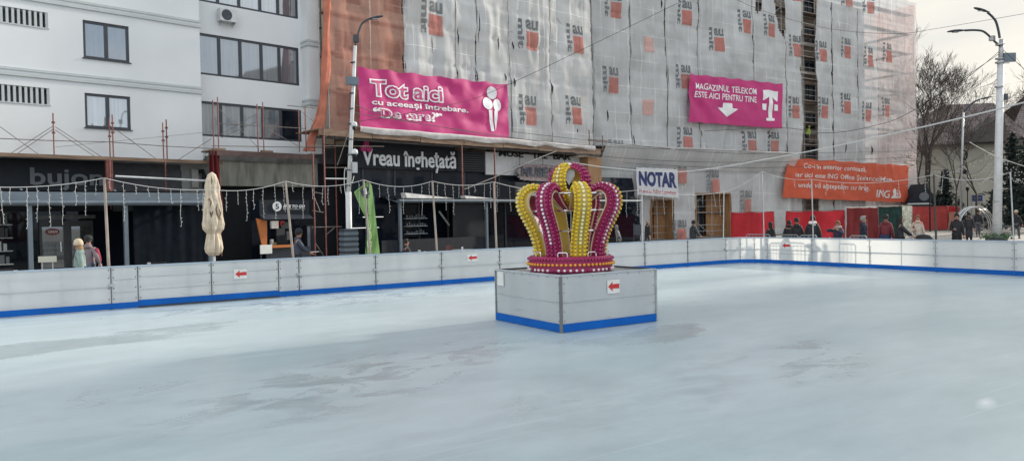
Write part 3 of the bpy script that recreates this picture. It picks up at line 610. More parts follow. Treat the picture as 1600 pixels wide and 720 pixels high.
def arch(al, P, wfn, dfn, colour, bcol, ccol, name, label, beads_to=1.0, key=0, side=True):
    D = dirC(al); T = tanC(al); mb = MB(); n = len(P); vs = []; fs = []
    nrm = []
    for i in range(n):
        a = P[max(i-1, 0)]; b = P[min(i+1, n-1)]; l = math.dist(a, b); dx, dz = (b[0]-a[0])/l, (b[1]-a[1])/l; nrm.append((dz, -dx))   # outward
    W3 = lambda r, z, t: D*r + T*t + Vector((0, 0, z))
    for i in range(n):
        u = i/(n-1); w_ = wfn(u)/2; d_ = dfn(u); r, z = P[i]; nr, nz_ = nrm[i]
        vs += [W3(r, z, -w_), W3(r, z, w_), W3(r-nr*d_, z-nz_*d_, w_), W3(r-nr*d_, z-nz_*d_, -w_)]
        if i:
            for j in range(4): fs.append(((i-1)*4+j, (i-1)*4+(j+1) % 4, i*4+(j+1) % 4, i*4+j))
    fs.append((0, 1, 2, 3)); e = (n-1)*4; fs.append((e+3, e+2, e+1, e)); mb.add(vs, fs)
    o = mb.build(name, colour, CR); 
    if label: o['label'] = label
    for s in (-1, 1):
        tb = MB(); tb.tube([W3(P[i][0]+nrm[i][0]*.006, P[i][1]+nrm[i][1]*.006, s*wfn(i/(n-1))*.27) for i in range(0, n, 2)], .009, 5); tb.build('rope_light', 'rope' if 'yellow' in colour else 'rope_pink', o)
        tg = MB(); tg.tube([W3(P[i][0]-nrm[i][0]*dfn(i/(n-1)), P[i][1]-nrm[i][1]*dfn(i/(n-1)), s*wfn(i/(n-1))*.5) for i in range(0, n, 2)], .014, 5); tg.build('inner_trim', 'rope', o)
    tot = sum(math.dist(P[i], P[i+1]) for i in range(n-1)); S = sample(P, .077)
    for k, (r, z, dx, dz) in enumerate(S):
        u = (k+.5)*.077/tot
        if u > beads_to: break
        nr, nz_ = dz, -dx; w_ = wfn(u)/2; d_ = dfn(u); wide = w_ > .08
        cols = ((-.72, bcol), (0, ccol if k > 2 else bcol), (.72, bcol)) if wide else ((-.5, bcol), (.5, bcol))
        for t, c in cols: bulbs.append((W3(r+nr*.02, z+nz_*.02, t*w_), .0325 if c != 'bulb_white' else .028, c, key))
        if side:
            for s in (-1, 1): bulbs.append((W3(r-nr*.045, z-nz_*.045, s*(w_+.018)), .031, bcol, key*.6))
    return o
angs = [R(15+45*k) for k in range(8)]
nm = ['front', 'right-hand', '', '', '', '', '', '']
for k, al in enumerate(angs):
    ye = (k % 2 == 0)
    arch(al, prof, lambda u: .245*(1-.58*max(0, (u-.62)/.38)) if u > .62 else .245, lambda u: (.145 if u < .5 else .145-.08*(u-.5)/.5), 'crown_yellow' if ye else 'crown_magenta',
         'bulb_yellow' if ye else 'bulb_magenta', 'bulb_lemon' if ye else 'bulb_white', 'arch', 'yellow arch of the crown with yellow and lemon bulbs' if ye else 'magenta arch of the crown with a row of white bulbs', beads_to=.80,
         key={0: 3, 7: 2}.get(k, 1 if math.cos(al) > 0 else 0))
for k, al in enumerate((R(-32), R(58), R(148), R(238))):
    ye = (k % 2 == 0)
    arch(al, top, lambda u: .12+.10*math.sin(math.pi*min(1, u*1.1)), lambda u: .06, 'crown_yellow' if ye else 'crown_magenta', 'bulb_yellow' if ye else 'bulb_magenta', 'bulb_lemon' if ye else 'bulb_magenta',
         'top_arch', 'small yellow upper arch' if ye else 'small magenta upper arch', beads_to=.97, key=2 if k == 0 else 0)
fb = MB(); fb.lathe([(.02, 1.99), (.07, 2.02), (.07, 2.08), (.03, 2.11)], 12); fb.build('finial', 'bulb_white', CR)
pd = MB(); D = dirC(0); T = tanC(0)
pv = [T*-.11+Vector((0, 0, 1.98)), T*.11+Vector((0, 0, 1.98)), T*.11+Vector((0, 0, 1.86)), T*.0+Vector((0, 0, 1.68)), T*-.11+Vector((0, 0, 1.86))]
pd.add([v+D*.02 for v in pv]+[v-D*.02 for v in pv], [(0, 1, 2, 3, 4), (9, 8, 7, 6, 5)]+[(i, i+5, (i+1) % 5+5, (i+1) % 5) for i in range(5)]); pd.build('pendant_plate', 'galv', CR)
hub = MB(); hub.lathe([(.05, 1.16), (.16, 1.2), (.17, 1.3), (.08, 1.36)], 12); hub.build('hub', 'crown_magenta', CR)
for zz, rr in ((.80, .70), (1.18, .80), (1.50, .80)):
    rd = MB()
    pts = [dirC(R(15+22.5+45*k))*rr+Vector((0, 0, zz)) for k in range(8)]
    for k in range(8):
        a, b = dirC(R(15+45*k-17))*rr, dirC(R(15+45*k+17))*rr
        a2_, b2_ = dirC(R(15+45*k-22))*rr, dirC(R(15+45*k+22))*rr
        rd.tube([a2_+Vector((0, 0, zz)), b2_+Vector((0, 0, zz))], .014, 6)
    rd.build('cross_rod', 'chrome', CR)
for k in range(8):
    al = R(15+22.5+45*k-4); D = dirC(al)*.72; T = tanC(al); hd = MB()
    hd.tube([D-T*.09+Vector((0, 0, .31)), D-T*.09+Vector((0, 0, .37)), D-T*.07+Vector((0, 0, .395)), D+T*.07+Vector((0, 0, .395)), D+T*.09+Vector((0, 0, .37)), D+T*.09+Vector((0, 0, .31))], .011, 6); hd.build('lifting_handle', 'chrome', CR)
cb = MB(); cb.tube([dirC(.3)*.1+Vector((0, 0, 1.2)), dirC(.1)*.16+Vector((0, 0, .8)), dirC(.5)*.1+Vector((0, 0, .5)), dirC(.2)*.25+Vector((0, 0, .2)), dirC(.4)*.2+Vector((0, 0, .0))], .008, 5); cb.build('power_cable', 'cable_white', CR)
protos = {}
order = sorted(range(len(bulbs)), key=lambda i: -(bulbs[i][3]+bulbs[i][0].dot(toC)*.3))
for i in order[:100]:
    p, r, c, _ = bulbs[i]
    if c not in protos:
        b = MB(); b.ball((0, 0, 0), 1, 8, 6); protos[c] = b.build('bulb', c, CR, smooth=True); o = protos[c]
    else: o = protos[c].copy(); COL.objects.link(o); o.parent = CR
    o.location = p; o.scale = (r, r, r)
rest = MB(); mats_ = ['bulb_yellow', 'bulb_magenta', 'bulb_white', 'bulb_lemon', 'bulb_amber']
for i in order[100:]:
    p, r, c, _ = bulbs[i]; rest.cur = mats_.index(c); rest.ball(p, r, 7, 5)
o = rest.build('small_bulbs', mats_, CR, smooth=True); o['kind'] = 'stuff'
# ------------------------------------------------------------------ buildings
M['brown_wall'] = mat('brown_render', (.23, .18, .14), .85, var=.3, vscale=.7)
M['dark_tarp'] = mat('dark_curtain', (.006, .009, .014), .9, var=.3, spec=.1)
M['tarp'] = cloth('white_tarpaulin', (.60, .58, .57), transl=.2, var=.15, vscale=3)
M['grey_stone'] = mat('grey_cladding', (.12, .125, .135), .6, var=.3, vscale=2)
M['bluegrey_jamb'] = mat('blue_grey_jamb', (.10, .12, .145), .5, var=.1)
def window(root, x0, x1, z0, z1, y, cuts, glass, th=.07, name='window'):
    mb = MB(); xs = [x0]+[x0+(x1-x0)*c for c in cuts]+[x1]
    mb.box(x0, y-.04, z0, x1, y+.06, z0+th); mb.box(x0, y-.04, z1-th, x1, y+.06, z1)
    for i, x in enumerate(xs):
        a = x if i == 0 else (x-th if i == len(xs)-1 else x-th*.7); b = a+(th if i in (0, len(xs)-1) else th*1.4)
        mb.box(a, y-.038, z0+th, b, y+.058, z1-th)
    w = mb.build(name, 'frame', root)
    for i in range(len(xs)-1):
        g = MB(); g.add([(xs[i]+.04, y+.012, z0+.04), (xs[i+1]-.04, y+.012+random.uniform(-.004, .004), z0+.04), (xs[i+1]-.04, y+.012, z1-.04), (xs[i]+.04, y+.012, z1-.04)], [(0, 1, 2, 3)])
        g.build('pane', glass if isinstance(glass, str) else glass[i % len(glass)], w)
    return w
# --- white apartment block on the left ---
WB = thingA('apartment_building', 'white rendered apartment block with anthracite windows and an air conditioner', 'building')
sL, sE = FA(-330, 150)[0], FA(314.5, 150)[0]
zbot = FA(100, 246)[1]
w1 = (FA(129, 33)[0], FA(201, 40)[0], FA(130, 90)[1], FA(129, 31)[1])
w2 = (FA(132, 147)[0], FA(203.5, 155)[0], FA(133, 199)[1], FA(132, 145)[1])
storey = 3.04
gr = [(sL+.8, FA(75, 30)[0], FA(75, 44.5)[1], FA(75, 20.5)[1]), (sL+.8, FA(77.5, 150)[0], FA(77.5, 164)[1], FA(77.5, 138.5)[1])]
zt = 24.0
up = [(w1[0], w1[1], w1[2]+storey*k, w1[3]+storey*k) for k in (1, 2, 3)]
mb = MB(); wall(mb, sL, sE, zbot, zt, 0, 1.9, [w1, w2]+up+gr); mb.build('wall', 'white_wall', WB)
for k, q in enumerate([w1, w2]+up): 
    window(WB, q[0], q[1], q[2], q[3], .10, [.5], ['glass', 'glass'] if k != 1 else ['glass_curtain', 'glass_curtain'], .10)
    s = MB(); s.box(q[0]-.05, -.06, q[2]-.04, q[1]+.05, .1, q[2]); s.build('window_sill', 'frame', WB)
for q in gr:
    s = MB(); n = int((q[1]-q[0])/.19)
    for i in range(n+1): x = q[0]+(q[1]-q[0]-.09)*i/n; s.box(x, .02, q[2], x+.09, .1, q[3])
    s.box(q[0], -.03, q[2]-.05, q[1]+.03, .12, q[2]); s.build('vent_grille', 'trim', WB)
    s = MB(); s.box(q[0], .5, q[2]-.1, q[1], .55, q[3]+.1); s.build('loggia_back', 'grey_stone', WB)
zc = [FA(313, 144)[1], FA(313, 41)[1]]
zc += [zc[1]+(zc[1]-zc[0])*k for k in (1, 2)]
for z in zc:
    s = MB(); s.box(sL, -.07, z-.10, sE+.05, 0.003, z+.02); s.box(sL, -.05, z+.12, sE+.035, 0.003, z+.22); s.build('cornice', 'trim', WB)
# recessed bay with ribbon windows
RD = .70
sR0, sR1 = sE, FA(482, 100)[0]; sP1 = FA(500, 100)[0]
rib = []
for (pl_, t, b, r, ry) in ((316, -58, 2.5, 466, 30), (316, 52, 116.5, 467.5, 120), (318, 158, 212.5, 471, 190)):
    rib.append((sR0-1.2, FA(r, ry, -RD)[0], FA(pl_, b, -RD)[1], FA(pl_, t, -RD)[1]))
mb = MB(); wall(mb, sR0-1.5, sP1-.02, FA(330, 252, -RD)[1], zt, RD, RD+.35, rib+[(r[0], r[1], r[2]+3.05, r[3]+3.05) for r in rib[:1]]); mb.build('wall', 'white_wall', WB)
mb = MB(); mb.box(sR1, 0.0, FA(490, 240)[1], sP1, RD+.3, zt); mb.build('pilaster', 'white_wall', WB)
for z in zc:
    s = MB(); s.box(sR1-.06, -.07, z-.10, sP1, 0.003, z+.02); s.box(sR1-.05, -.05, z+.12, sP1, 0.003, z+.22)
    s.box(sR1-.06, .003, z-.10, sR1, RD-.01, z+.02); s.box(sR1-.05, .003, z+.12, sR1, RD-.01, z+.22); s.build('cornice', 'trim', WB)
gl = ['glass_curtain', 'glass_curtain', 'glass', 'glass', 'glass']
for k, q in enumerate(rib):
    f = lambda px, py: (FA(px, py, -RD)[0]-q[0])/(q[1]-q[0])
    window(WB, q[0], q[1], q[2], q[3], RD+.08, [f(343, 80), f(376, 80), f(409, 85), f(437, 90)], [['glass_curtain']*4+['glass'], ['glass']*5, ['glass_curtain', 'glass_curtain', 'glass_curtain', 'glass', 'glass_dark']][k], .10)
b = MB(); b.box(sR0-1, RD+.9, 4, sP1, RD+1.0, zt); b.build('back_wall', 'grey_stone', WB)
b = MB(); b.box(sL, 1.9, 0, sP1, 12, zt-.5); b.build('roof', 'grey_stone', WB)
# drain cable beside the pilaster
b = MB(); b.tube([(sP1+.06, -.06, 5.6), (sP1+.06, -.06, zt)], .03, 6)
for k in range(12): b.box(sP1+.0, -.1, 5.9+k*1.5, sP1+.12, -.02, 5.98+k*1.5)
b.build('downpipe', 'dkmetal', WB)
# air conditioner
s0, z0 = FA(337, 41, -RD); s1, z1 = FA(368, 14, -RD)
AC = thingA('air_conditioner', 'white outdoor air conditioner unit on the white wall above the ribbon window', 'air conditioner')
zc0 = FA(352, 27, -RD)[1]; sc0 = FA(352, 27, -RD)[0]
b = MB(); b.box(sc0-.42, RD-.42, zc0-.29, sc0+.42, RD-.08, zc0+.29); b.build('casing', 'white_metal', AC)
b = MB(); b.lathe([(.245, 0), (.25, .02), (.23, .025), (.05, .02), (.02, .02)], 24); o = b.build('fan_grille', 'dkmetal', AC, loc=(sc0-.10, RD-.42, zc0)); o.rotation_euler = (R(90), 0, 0)
for s in (-.3, .3):
    b = MB(); b.box(sc0+s-.02, RD-.46, zc0-.34, sc0+s+.02, RD, zc0-.29); b.beam((sc0+s, RD-.4, zc0-.34), (sc0+s, RD-.02, zc0-.44), .03, .03); b.build('bracket', 'galv', AC)
# --- beige block behind the scaffold (same row) ---
BB = thingA('apartment_building', 'beige apartment block hidden behind orange and grey scaffold netting', 'building')
sA2 = FA(926, 150, 1.3)[0]+1.2
zG = FA(600, 222)[1]
holes = []
for k in range(6):
    for i in range(7):
        x = sP1+.9+i*3.15; z = zG+1.2+k*3.04
        holes.append((x, x+1.7, z, z+1.5))
mb = MB(); wall(mb, sP1+.02, sA2, zG-.3, zt+1, 0.02, .4, holes); mb.build('wall', 'cream_wall', BB)
for h in holes: window(BB, h[0], h[1], h[2], h[3], .2, [.5], 'glass_dark', .08)
for k in range(6):
    b = MB(); b.box(sP1+.02, -.05, zG+.35+k*3.04, sA2, .019, zG+.6+k*3.04); b.build('floor_band', 'beige_wall', BB)
b = MB(); b.box(sP1+.02, .9, 0, sA2, 11, zt); b.build('roof', 'grey_stone', BB)
# --- long block facing the rink on the right ---
BC = thingB('apartment_building', 'long brown apartment block behind grey scaffold netting, facing the far rink barrier', 'building')
XW0, XW1, XE = FB(927, 150)[0], FB(1373, 100)[0], FB(1432, 100)[0]
ZT = FB(1432, 12)[1]
WY = 1.5
holes = []
nfl = 7; ncol = 12
for k in range(nfl):
    for i in range(ncol):
        x = XW0+1.0+i*(XW1-XW0-2)/ncol; z = 4.3+k*2.7
        if z+1.4 < ZT-.4: holes.append((x, x+1.6, z, z+1.45))
mb = MB(); wall(mb, XW0-6, XW1, 0, ZT-.8, WY, WY+.4, holes); mb.build('wall', 'brown_wall', BC)
for h in holes: window(BC, h[0], h[1], h[2], h[3], WY+.15, [.5], 'glass_dark', .08)
b = MB(); b.box(XW0-6, WY+.5, 0, XW1-.01, WY+12, ZT-.9); b.build('roof', 'grey_stone', BC)
for k in range(nfl):
    b = MB(); b.box(XW0+8, WY-.55, 3.85+k*2.7, XW1-8, WY-.004, 4.05+k*2.7); b.build('balcony_slab', 'beige_wall', BC)
# ------------------------------------------------------------------ scaffolds
def scaffold(root, x0, x1, z0, z1, y0, y1, bay, lift, col='pipe', deck='plank', brace=True, maxz=None, zsplit=None):
    n = max(1, round((x1-x0)/bay)); m_ = int((z1-z0)/lift)+1
    for i in range(n+1):
        x = x0+(x1-x0)*i/n
        for y in (y0, y1):
            b = MB(); b.tube([(x, y, z0), (x, y, z1)], .024, 6); b.build('standard', col, root)
    for k in range(m_+1):
        z = z0+lift*k
        if z > z1: break
        for dz in (0, .5, 1.0):
            if z+dz < z1:
                b = MB(); b.tube([(x0, y0, z+dz+.02), (x1, y0, z+dz+.02)], .022, 5); b.build('ledger', col, root)
        b = MB(); b.tube([(x0, y1, z+.02), (x1, y1, z+.02)], .022, 5); b.build('ledger', col, root)
        b = MB(); b.box(x0, y0+.06, z+.05, x1, y1-.06, z+.10); b.build('deck', deck, root)
    if brace:
        for i in range(0, n, 3):
            for k in range(m_):
                z = z0+lift*k; xa = x0+(x1-x0)*i/n; xb = x0+(x1-x0)*(i+1)/n
                if z+lift > z1: break
                b = MB(); b.tube([(xa, y0-.03, z+.1), (xb, y0-.03, z+lift)] if (k % 2) else [(xb, y0-.03, z+.1), (xa, y0-.03, z+lift)], .02, 5); b.build('brace', col, root)
SA = thingA('scaffold', 'tall pipe scaffold behind the orange and grey netting beside the white block', 'scaffold')
zdeck = FA(640, 213, 1.3)[1]
scaffold(SA, FA(514, 150, 1.2)[0], FA(922, 150, 1.2)[0], zdeck, zt, -1.15, -.35, 2.6, 2.0, col='galv')
SB = thingB('scaffold', 'tall pipe scaffold behind the grey netting of the long block facing the rink', 'scaffold')
scaffold(SB, XW0+.2, XE-.15, .0, ZT+.3, .22, 1.15, 3.0, 2.0, col='galv')
for k in range(1, 11):
    b = MB(); b.box(XE-1.25, 1.3, 2.0*k+.05, XE-.25, 12, 2.0*k+.12); b.build('end_deck', 'plank', SB)
for yy in (3.5, 6, 8.5, 11.5):
    b = MB(); b.tube([(XE-.2, yy, 0), (XE-.2, yy, ZT+.2)], .024, 6); b.build('standard', 'pipe', SB)
# ------------------------------------------------------------------ scaffold netting with printed logos
def proj(P):
    q = Vector(P)-CAM; d = q.dot(fwd); return 800+FPX*q.dot(rgt)/d, 360-FPX*q.dot(upv)/d
def disp(s, z, seed=0):
    b = abs(math.sin(math.pi*s/2.6))
    d = .16*noise.noise(Vector((s*.45+seed, z*.22, 3))) + .07*noise.noise(Vector((s*1.7, z*.30+seed, 9))) + .045*noise.noise(Vector((s*4.5, z*.35, 1))) + .05*noise.noise(Vector((s*1.2+z*.8, z*.9-s*.5, 7))) + .10*b*(.4+noise.noise(Vector((s*.3, z*.4, 5))))
    d = d*1.35 - .07*math.exp(-((((z+.2) % 2.0)-1.0)/.13)**2)
    return d
netsA = []; 
def wobble(z, seed, amp): return amp*(noise.noise(Vector((seed*3.1, z*.45, 0)))+.5*noise.noise(Vector((seed*3.1, z*1.4, 4))))
def net(frame, name, label, px0, px1, z0, z1, material, d, tears=(), amp=.12, group=None, mask=None, ybase=None, z0fn=None, cat='netting'):
    F = FA if frame == 'A' else FB
    root = (thingA if frame == 'A' else thingB)(name, label, cat, group)
    s0 = F(px0, 150, d)[0]; s1 = F(px1, 150, d)[0]
    nu = max(3, int((s1-s0)/.14)); nv = int((z1-z0)/.2)
    o1 = random.random()*50; o2 = random.random()*50
    def fn(u, v):
        z = z0+(z1-z0)*v; a = s0+.02+abs(wobble(z, o1, amp)); b = s1-.02-abs(wobble(z, o2, amp)); s = a+(b-a)*u
        return (s, -d-disp(s, z), z)
    def keep(u, v):
        p = fn(u, v)
        if mask is None: return True
        W = ROOTM[root.name] @ Vector(p); return mask(*proj(W))
    mb = MB(); mb.grid(fn, nu, nv, keep); mb.build('net_sheet', material, root, smooth=True)
    for s in (s0, s1):                                    # pale edge rope laced to the standards
        r = MB(); r.tube([(s+.03*noise.noise(Vector((s, z*.6, 0))), -d-disp(s, z)-.03, z) for z in [z0+(z1-z0)*k/24 for k in range(25)]], .016, 4); r.build('edge_rope', 'cable_white', root)
    return root, s0, s1, d
def logo(netinfo, frame, px, py, w=1.0, h=1.15, partial=True, faded=False):
    root, s0, s1, d = netinfo; F = FA if frame == 'A' else FB
    s, z = F(px, py, d)
    fn = lambda x, zz: (x, -d-disp(x, zz)-.03, zz)
    sq = MB(); sq.grid(lambda u, v: fn(s-w/2+w*u, z-h/2+h*v), 6, 6); sq.build('printed_square', 'print_red' if not faded else 'print_red_faded', root)
    if faded: return
    t = MB(); top_ = z+h/2+.12; x0 = s-w/2
    textin(t, 'au', x0+.0, x0+w, top_, top_+.62, 0, bold=.035, fn=fn, seg=.25)
    # 'mit' written downwards along the left side of the square
    tw, th_ = .46, h+.75
    def rot(x, zz): return fn(x0-.12-tw+zz, top_+.62-x)       # x runs downwards
    textin(t, 'mit', 0, th_, 0, tw, 0, bold=.035, fn=rot, seg=.25)
    t.build('printed_lettering', 'print_grey', root)
M['print_red_faded'] = mat('faded_print_red', (.48, .30, .27), .8, var=.1)
def slit_patch(netinfo, frame, px, py, hpx, wpx, lean=0):
    root, s0, s1, d = netinfo; F = FA if frame == 'A' else FB
    s, z = F(px, py, d); z1 = F(px, py-hpx/2, d)[1]; hh = (z1-z)*2; ws = (F(px+wpx, py, d)[0]-s)
    mb = MB(); L_ = []; R_ = []
    for k in range(9):
        t = k/8; wd = math.sin(math.pi*min(1, t*1.15) if t < .87 else 0)*ws/2*(.8+.4*random.random()); zz = z-hh/2+hh*(1-t); xx = s+lean*ws*(t-.5)
        wd *= .6; L_.append((xx-wd*.5, -d-disp(xx, zz)-.02, zz)); R_.append((xx+wd, -d-disp(xx, zz)-.02, zz))
    mb.add(L_+R_, [(k, k+1, k+10, k+9) for k in range(8)]); mb.build('slit_shade_patch', 'blacker', root)  # flat dark patch on the net stands for the shade seen through a slit
DA = 1.3
zn = FA(640, 214, DA)[1]
lt = FA(560, 206, DA)[1]
on = net('A', 'scaffold_net', 'orange scaffold net beside the white block, behind the street lamp', 513, 633, lt, zt-.5, 'net_orange', DA, amp=.2)
# its bunched edge
pts = [(512, -40), (511, 20), (510, 60), (509, 110), (505, 155), (499, 190), (489, 212), (483, 236)]
bm_ = MB(); P3 = []
for q in pts: s, z = FA(q[0], q[1], DA+.05); P3.append(Vector((s, -DA-.05, z)))
def spline(P, n=8):
    Q = []
    for i in range(len(P)-1):
        p0 = P[max(i-1, 0)]; p1 = P[i]; p2 = P[i+1]; p3 = P[min(i+2, len(P)-1)]
        for j in range(n):
            t = j/n; Q.append(.5*((2*p1)+(p2-p0)*t+(2*p0-5*p1+4*p2-p3)*t*t+(3*p1-p0-3*p2+p3)*t**3))
    Q.append(P[-1]); return Q
Q = spline(P3)
vs = []; n = 14
for i, p in enumerate(Q):
    rr = .15+.04*math.sin(i*.35)+.14*(i/len(Q))**2
    for j in range(n):
        a = 2*math.pi*j/n; r2 = rr*(1+.35*math.sin(a*4+i*.12)); vs.append((p.x+r2*math.cos(a), p.y+r2*.7*math.sin(a), p.z))
bm_.add(vs, [(i*n+j, i*n+(j+1) % n, (i+1)*n+(j+1) % n, (i+1)*n+j) for i in range(len(Q)-1) for j in range(n)]); bm_.build('bunched_edge', 'net_orange2', on[0], smooth=True)
labsA = ['grey scaffold net with one printed logo just right of the orange net', 'narrow grey scaffold net above the ice cream banner with long painted slits', 'grey scaffold net above the right end of the ice cream banner',
         'grey scaffold net with two printed logos and a large painted slit on its right edge', 'grey scaffold net with two printed logos at the inner corner of the two blocks']
edges = [634, 714, 745, 798, 861, 926]
nA_ = []
for k in range(5):
    zb = FA(edges[k], 203+ (edges[k]-634)*.105, DA)[1]
    nA_.append(net('A', 'scaffold_net', labsA[k], edges[k], edges[k+1], zn-.1, zt-.3+.2*random.random(), 'net_grey', DA, group='grey scaffold nets on the beige block'))
for k, px, py in ((0, 680, 40), (3, 829, 65), (4, 902, 71), (3, 829, 182), (4, 899, 182), (1, 735, -60), (4, 905, -38)): logo(nA_[k], 'A', px, py)
for k, px, py, h, w_ in ((1, 716, 60, 34, 4), (2, 746, 48, 60, 3), (0, 674, 72, 36, 3), (3, 803, 130, 18, 8), (4, 861, 140, 30, 10), (4, 862, 188, 26, 4), (4, 925, 80, 60, 2), (3, 778, 70, 26, 5), (3, 803, 72, 16, 6), (4, 900, 205, 8, 4), (2, 789, 122, 16, 6)):
    slit_patch(nA_[k], 'A', px, py, h, w_)
# block B nets
ledge = FB(1160, 238)[1]
labsB = ['grey scaffold net above the notary sign, next to the inner corner', 'grey scaffold net with faded logos above the notary sign', 'grey scaffold net left of the small magenta banner', 'grey scaffold net behind the small magenta banner',
         'torn grey scaffold net with a flap hanging open near the roof', 'grey scaffold net just left of the tall dark gap', 'grey scaffold net just right of the tall dark gap', 'grey scaffold net with logos above the middle of the orange banner', 'grey scaffold net above the right end of the orange banner',
         'pale see-through net round the end of the long scaffold']
eB = [927, 985, 1042, 1092, 1178, 1228, 1253, 1276, 1301, 1341, 1372, 1432]
def inpoly(x, y, P):
    c = False; n = len(P)
    for i in range(n):
        a, b = P[i], P[(i+1) % n]
        if (a[1] > y) != (b[1] > y) and x < (b[0]-a[0])*(y-a[1])/(b[1]-a[1])+a[0]: c = not c
    return c
tearpoly = [(1206, -60), (1230, -60), (1226, 62), (1218, 50), (1212, 22)]; tear2 = [(1179, -60), (1194, -60), (1190, 14), (1184, 22), (1180, 16)]
nB = []; li = 0
for k in range(11):
    if k == 6: nB.append(None); continue
    low = ledge if k < 5 else .1
    mk = (lambda x, y: not (inpoly(x, y, tearpoly) or inpoly(x, y, tear2))) if k == 4 else None
    nB.append(net('B', 'scaffold_net', labsB[li], eB[k], eB[k+1], low, ZT+.3+.5*random.random(), 'net_grey' if k < 10 else 'net_pale', 0.0, amp=.22 if k in (5, 7) else .1, group='grey scaffold nets on the long block' if k < 10 else None, mask=mk)); li += 1
pos = [(961, 17), (959, 133), (1074, 28), (1166, 42), (1123, 70), (1205, 48), (1245, 79), (1071, 128), (1286, 87), (1324, 82), (1243, 175), (1288, 175), (1324, 168), (1074, 225), (1173, 230), (1211, 230), (1359, 96), (1388, 89), (1357, 181), (1386, 174), (1359, 13), (1324, 2), (1245, -8)]
for px, py in pos:
    for k in range(11):
        if nB[k] and eB[k] <= px < eB[k+1]: logo(nB[k], 'B', px, py)
for px, py in ((1014, 70), (1012, 168)): logo(nB[1], 'B', px, py, faded=True)
for k, px, py, h, w_ in ((0, 949, 182, 22, 6), (1, 986, 172, 26, 5), (1, 989, 220, 20, 5), (2, 1042, 190, 40, 3), (2, 1033, 8, 18, 5), (4, 1202, 211, 14, 12), (3, 1095, 210, 14, 3), (2, 1043, 120, 40, 2), (8, 1322, 232, 20, 6), (9, 1362, 236, 16, 8)): slit_patch(nB[k], 'B', px, py, h, w_)
# side net of the scaffold's end
so = thingB('scaffold_net', 'orange net on the end wall side of the long scaffold', 'netting')
mb = MB(); mb.grid(lambda u, v: (XE-.02+.12*noise.noise(Vector((u*8, v*8, 2))), .1+12*u, .1+(ZT+.2)*v), 24, 40); mb.build('net_sheet', 'net_orange', so, smooth=True)
# lower skirt below the ledge: slopes back, then hangs to the ground, with two passage doors
sk = thingB('scaffold_net', 'grey lower net skirt with two passage doors behind the notary sign', 'netting')
XA, XB2 = FB(930, 240)[0], FB(1232, 240)[0]
doors = [(1018, 313, 1052, 380), (1088, 303, 1142, 380)]
prf = [(-.2, ledge+.02), (-1.25, ledge-.06), (-.35, ledge-1.55), (-.25, ledge-1.75), (-.25, 3.5), (-.25, 2.5), (-.25, 1.2), (-.25, .02)]
def skfn(u, v):
    t = v*(len(prf)-1); i = min(int(t), len(prf)-2); f = t-i; y = prf[i][0]+(prf[i+1][0]-prf[i][0])*f; z = prf[i][1]+(prf[i+1][1]-prf[i][1])*f; x = XA+(XB2-XA)*u
    return (x, y-.6*disp(x, z*1.3)+.05, z)
mb = MB(); mb.grid(skfn, 110, 56, keep=lambda u, v: (lambda q: not any(d_[0]-1 < q[0] < d_[2]+1 and d_[1]-1 < q[1] < d_[3] for d_ in doors))(proj(Vector(skfn(u, v))+Vector((0, YB, 0)))))
mb.build('net_sheet', 'net_grey', sk, smooth=True)
mb = MB(); mb.tube([(XA+(XB2-XA)*k/40, -1.25-.05*noise.noise(Vector((k*.7, 0, 0))), ledge-.03+.05*noise.noise(Vector((k*.5, 3, 0)))) for k in range(41)], .045, 6); mb.build('ledge_rope', 'cable_white', sk)
skn = (sk, 0, 0, .32)
for px, py in ((965, 246), (1066, 276), (1117, 290), (1169, 321), (1065, 368), (946, 350)): logo(skn, 'B', px, py, w=.95, h=1.05)
# passage doors
for nmk, (a, t, b, bt), lab in ((0, doors[0], 'dark passage door framed in plywood below the notary sign'), (1, doors[1], 'wide passage door with plywood side wall next to the red fence')):
    dr = thingB('passage_door', lab, 'doorway')
    xa = FB(a, 340, 0.3)[0]; xb = FB(b, 340, 0.3)[0]; zz = FB(a, t, 0.3)[1]
    xm = FB(b-(18 if nmk == 0 else 26), 340, 0.3)[0]
    q = MB(); q.box(xa, -.3, 0, xa+.08, 1.3, zz); q.box(xb-.08, -.3, 0, xb, 1.3, zz); q.box(xa, -.3, zz, xb, 1.3, zz+.08); q.build('plywood_frame', 'plywood', dr)
    q = MB(); q.box(xm, .55, 0, xb-.09, .62, zz-.01); q.build('plywood_panel', 'plywood', dr)
    q = MB(); q.box(xa+.09, 1.0, 0, xm, 1.1, zz-.01); q.build('door_leaf', 'bluegrey_dark', dr)
    q = MB(); q.box(xa+(xm-xa)*.72, .94, .0, xa+(xm-xa)*.8, .99, zz-.3); q.build('door_jamb', 'bluegrey_jamb', dr)
    if nmk: 
        q = MB(); q.box(xa+.09, .9, zz-1.2, xa+.5, .98, zz-.02); q.build('red_panel', 'red_dark', dr)
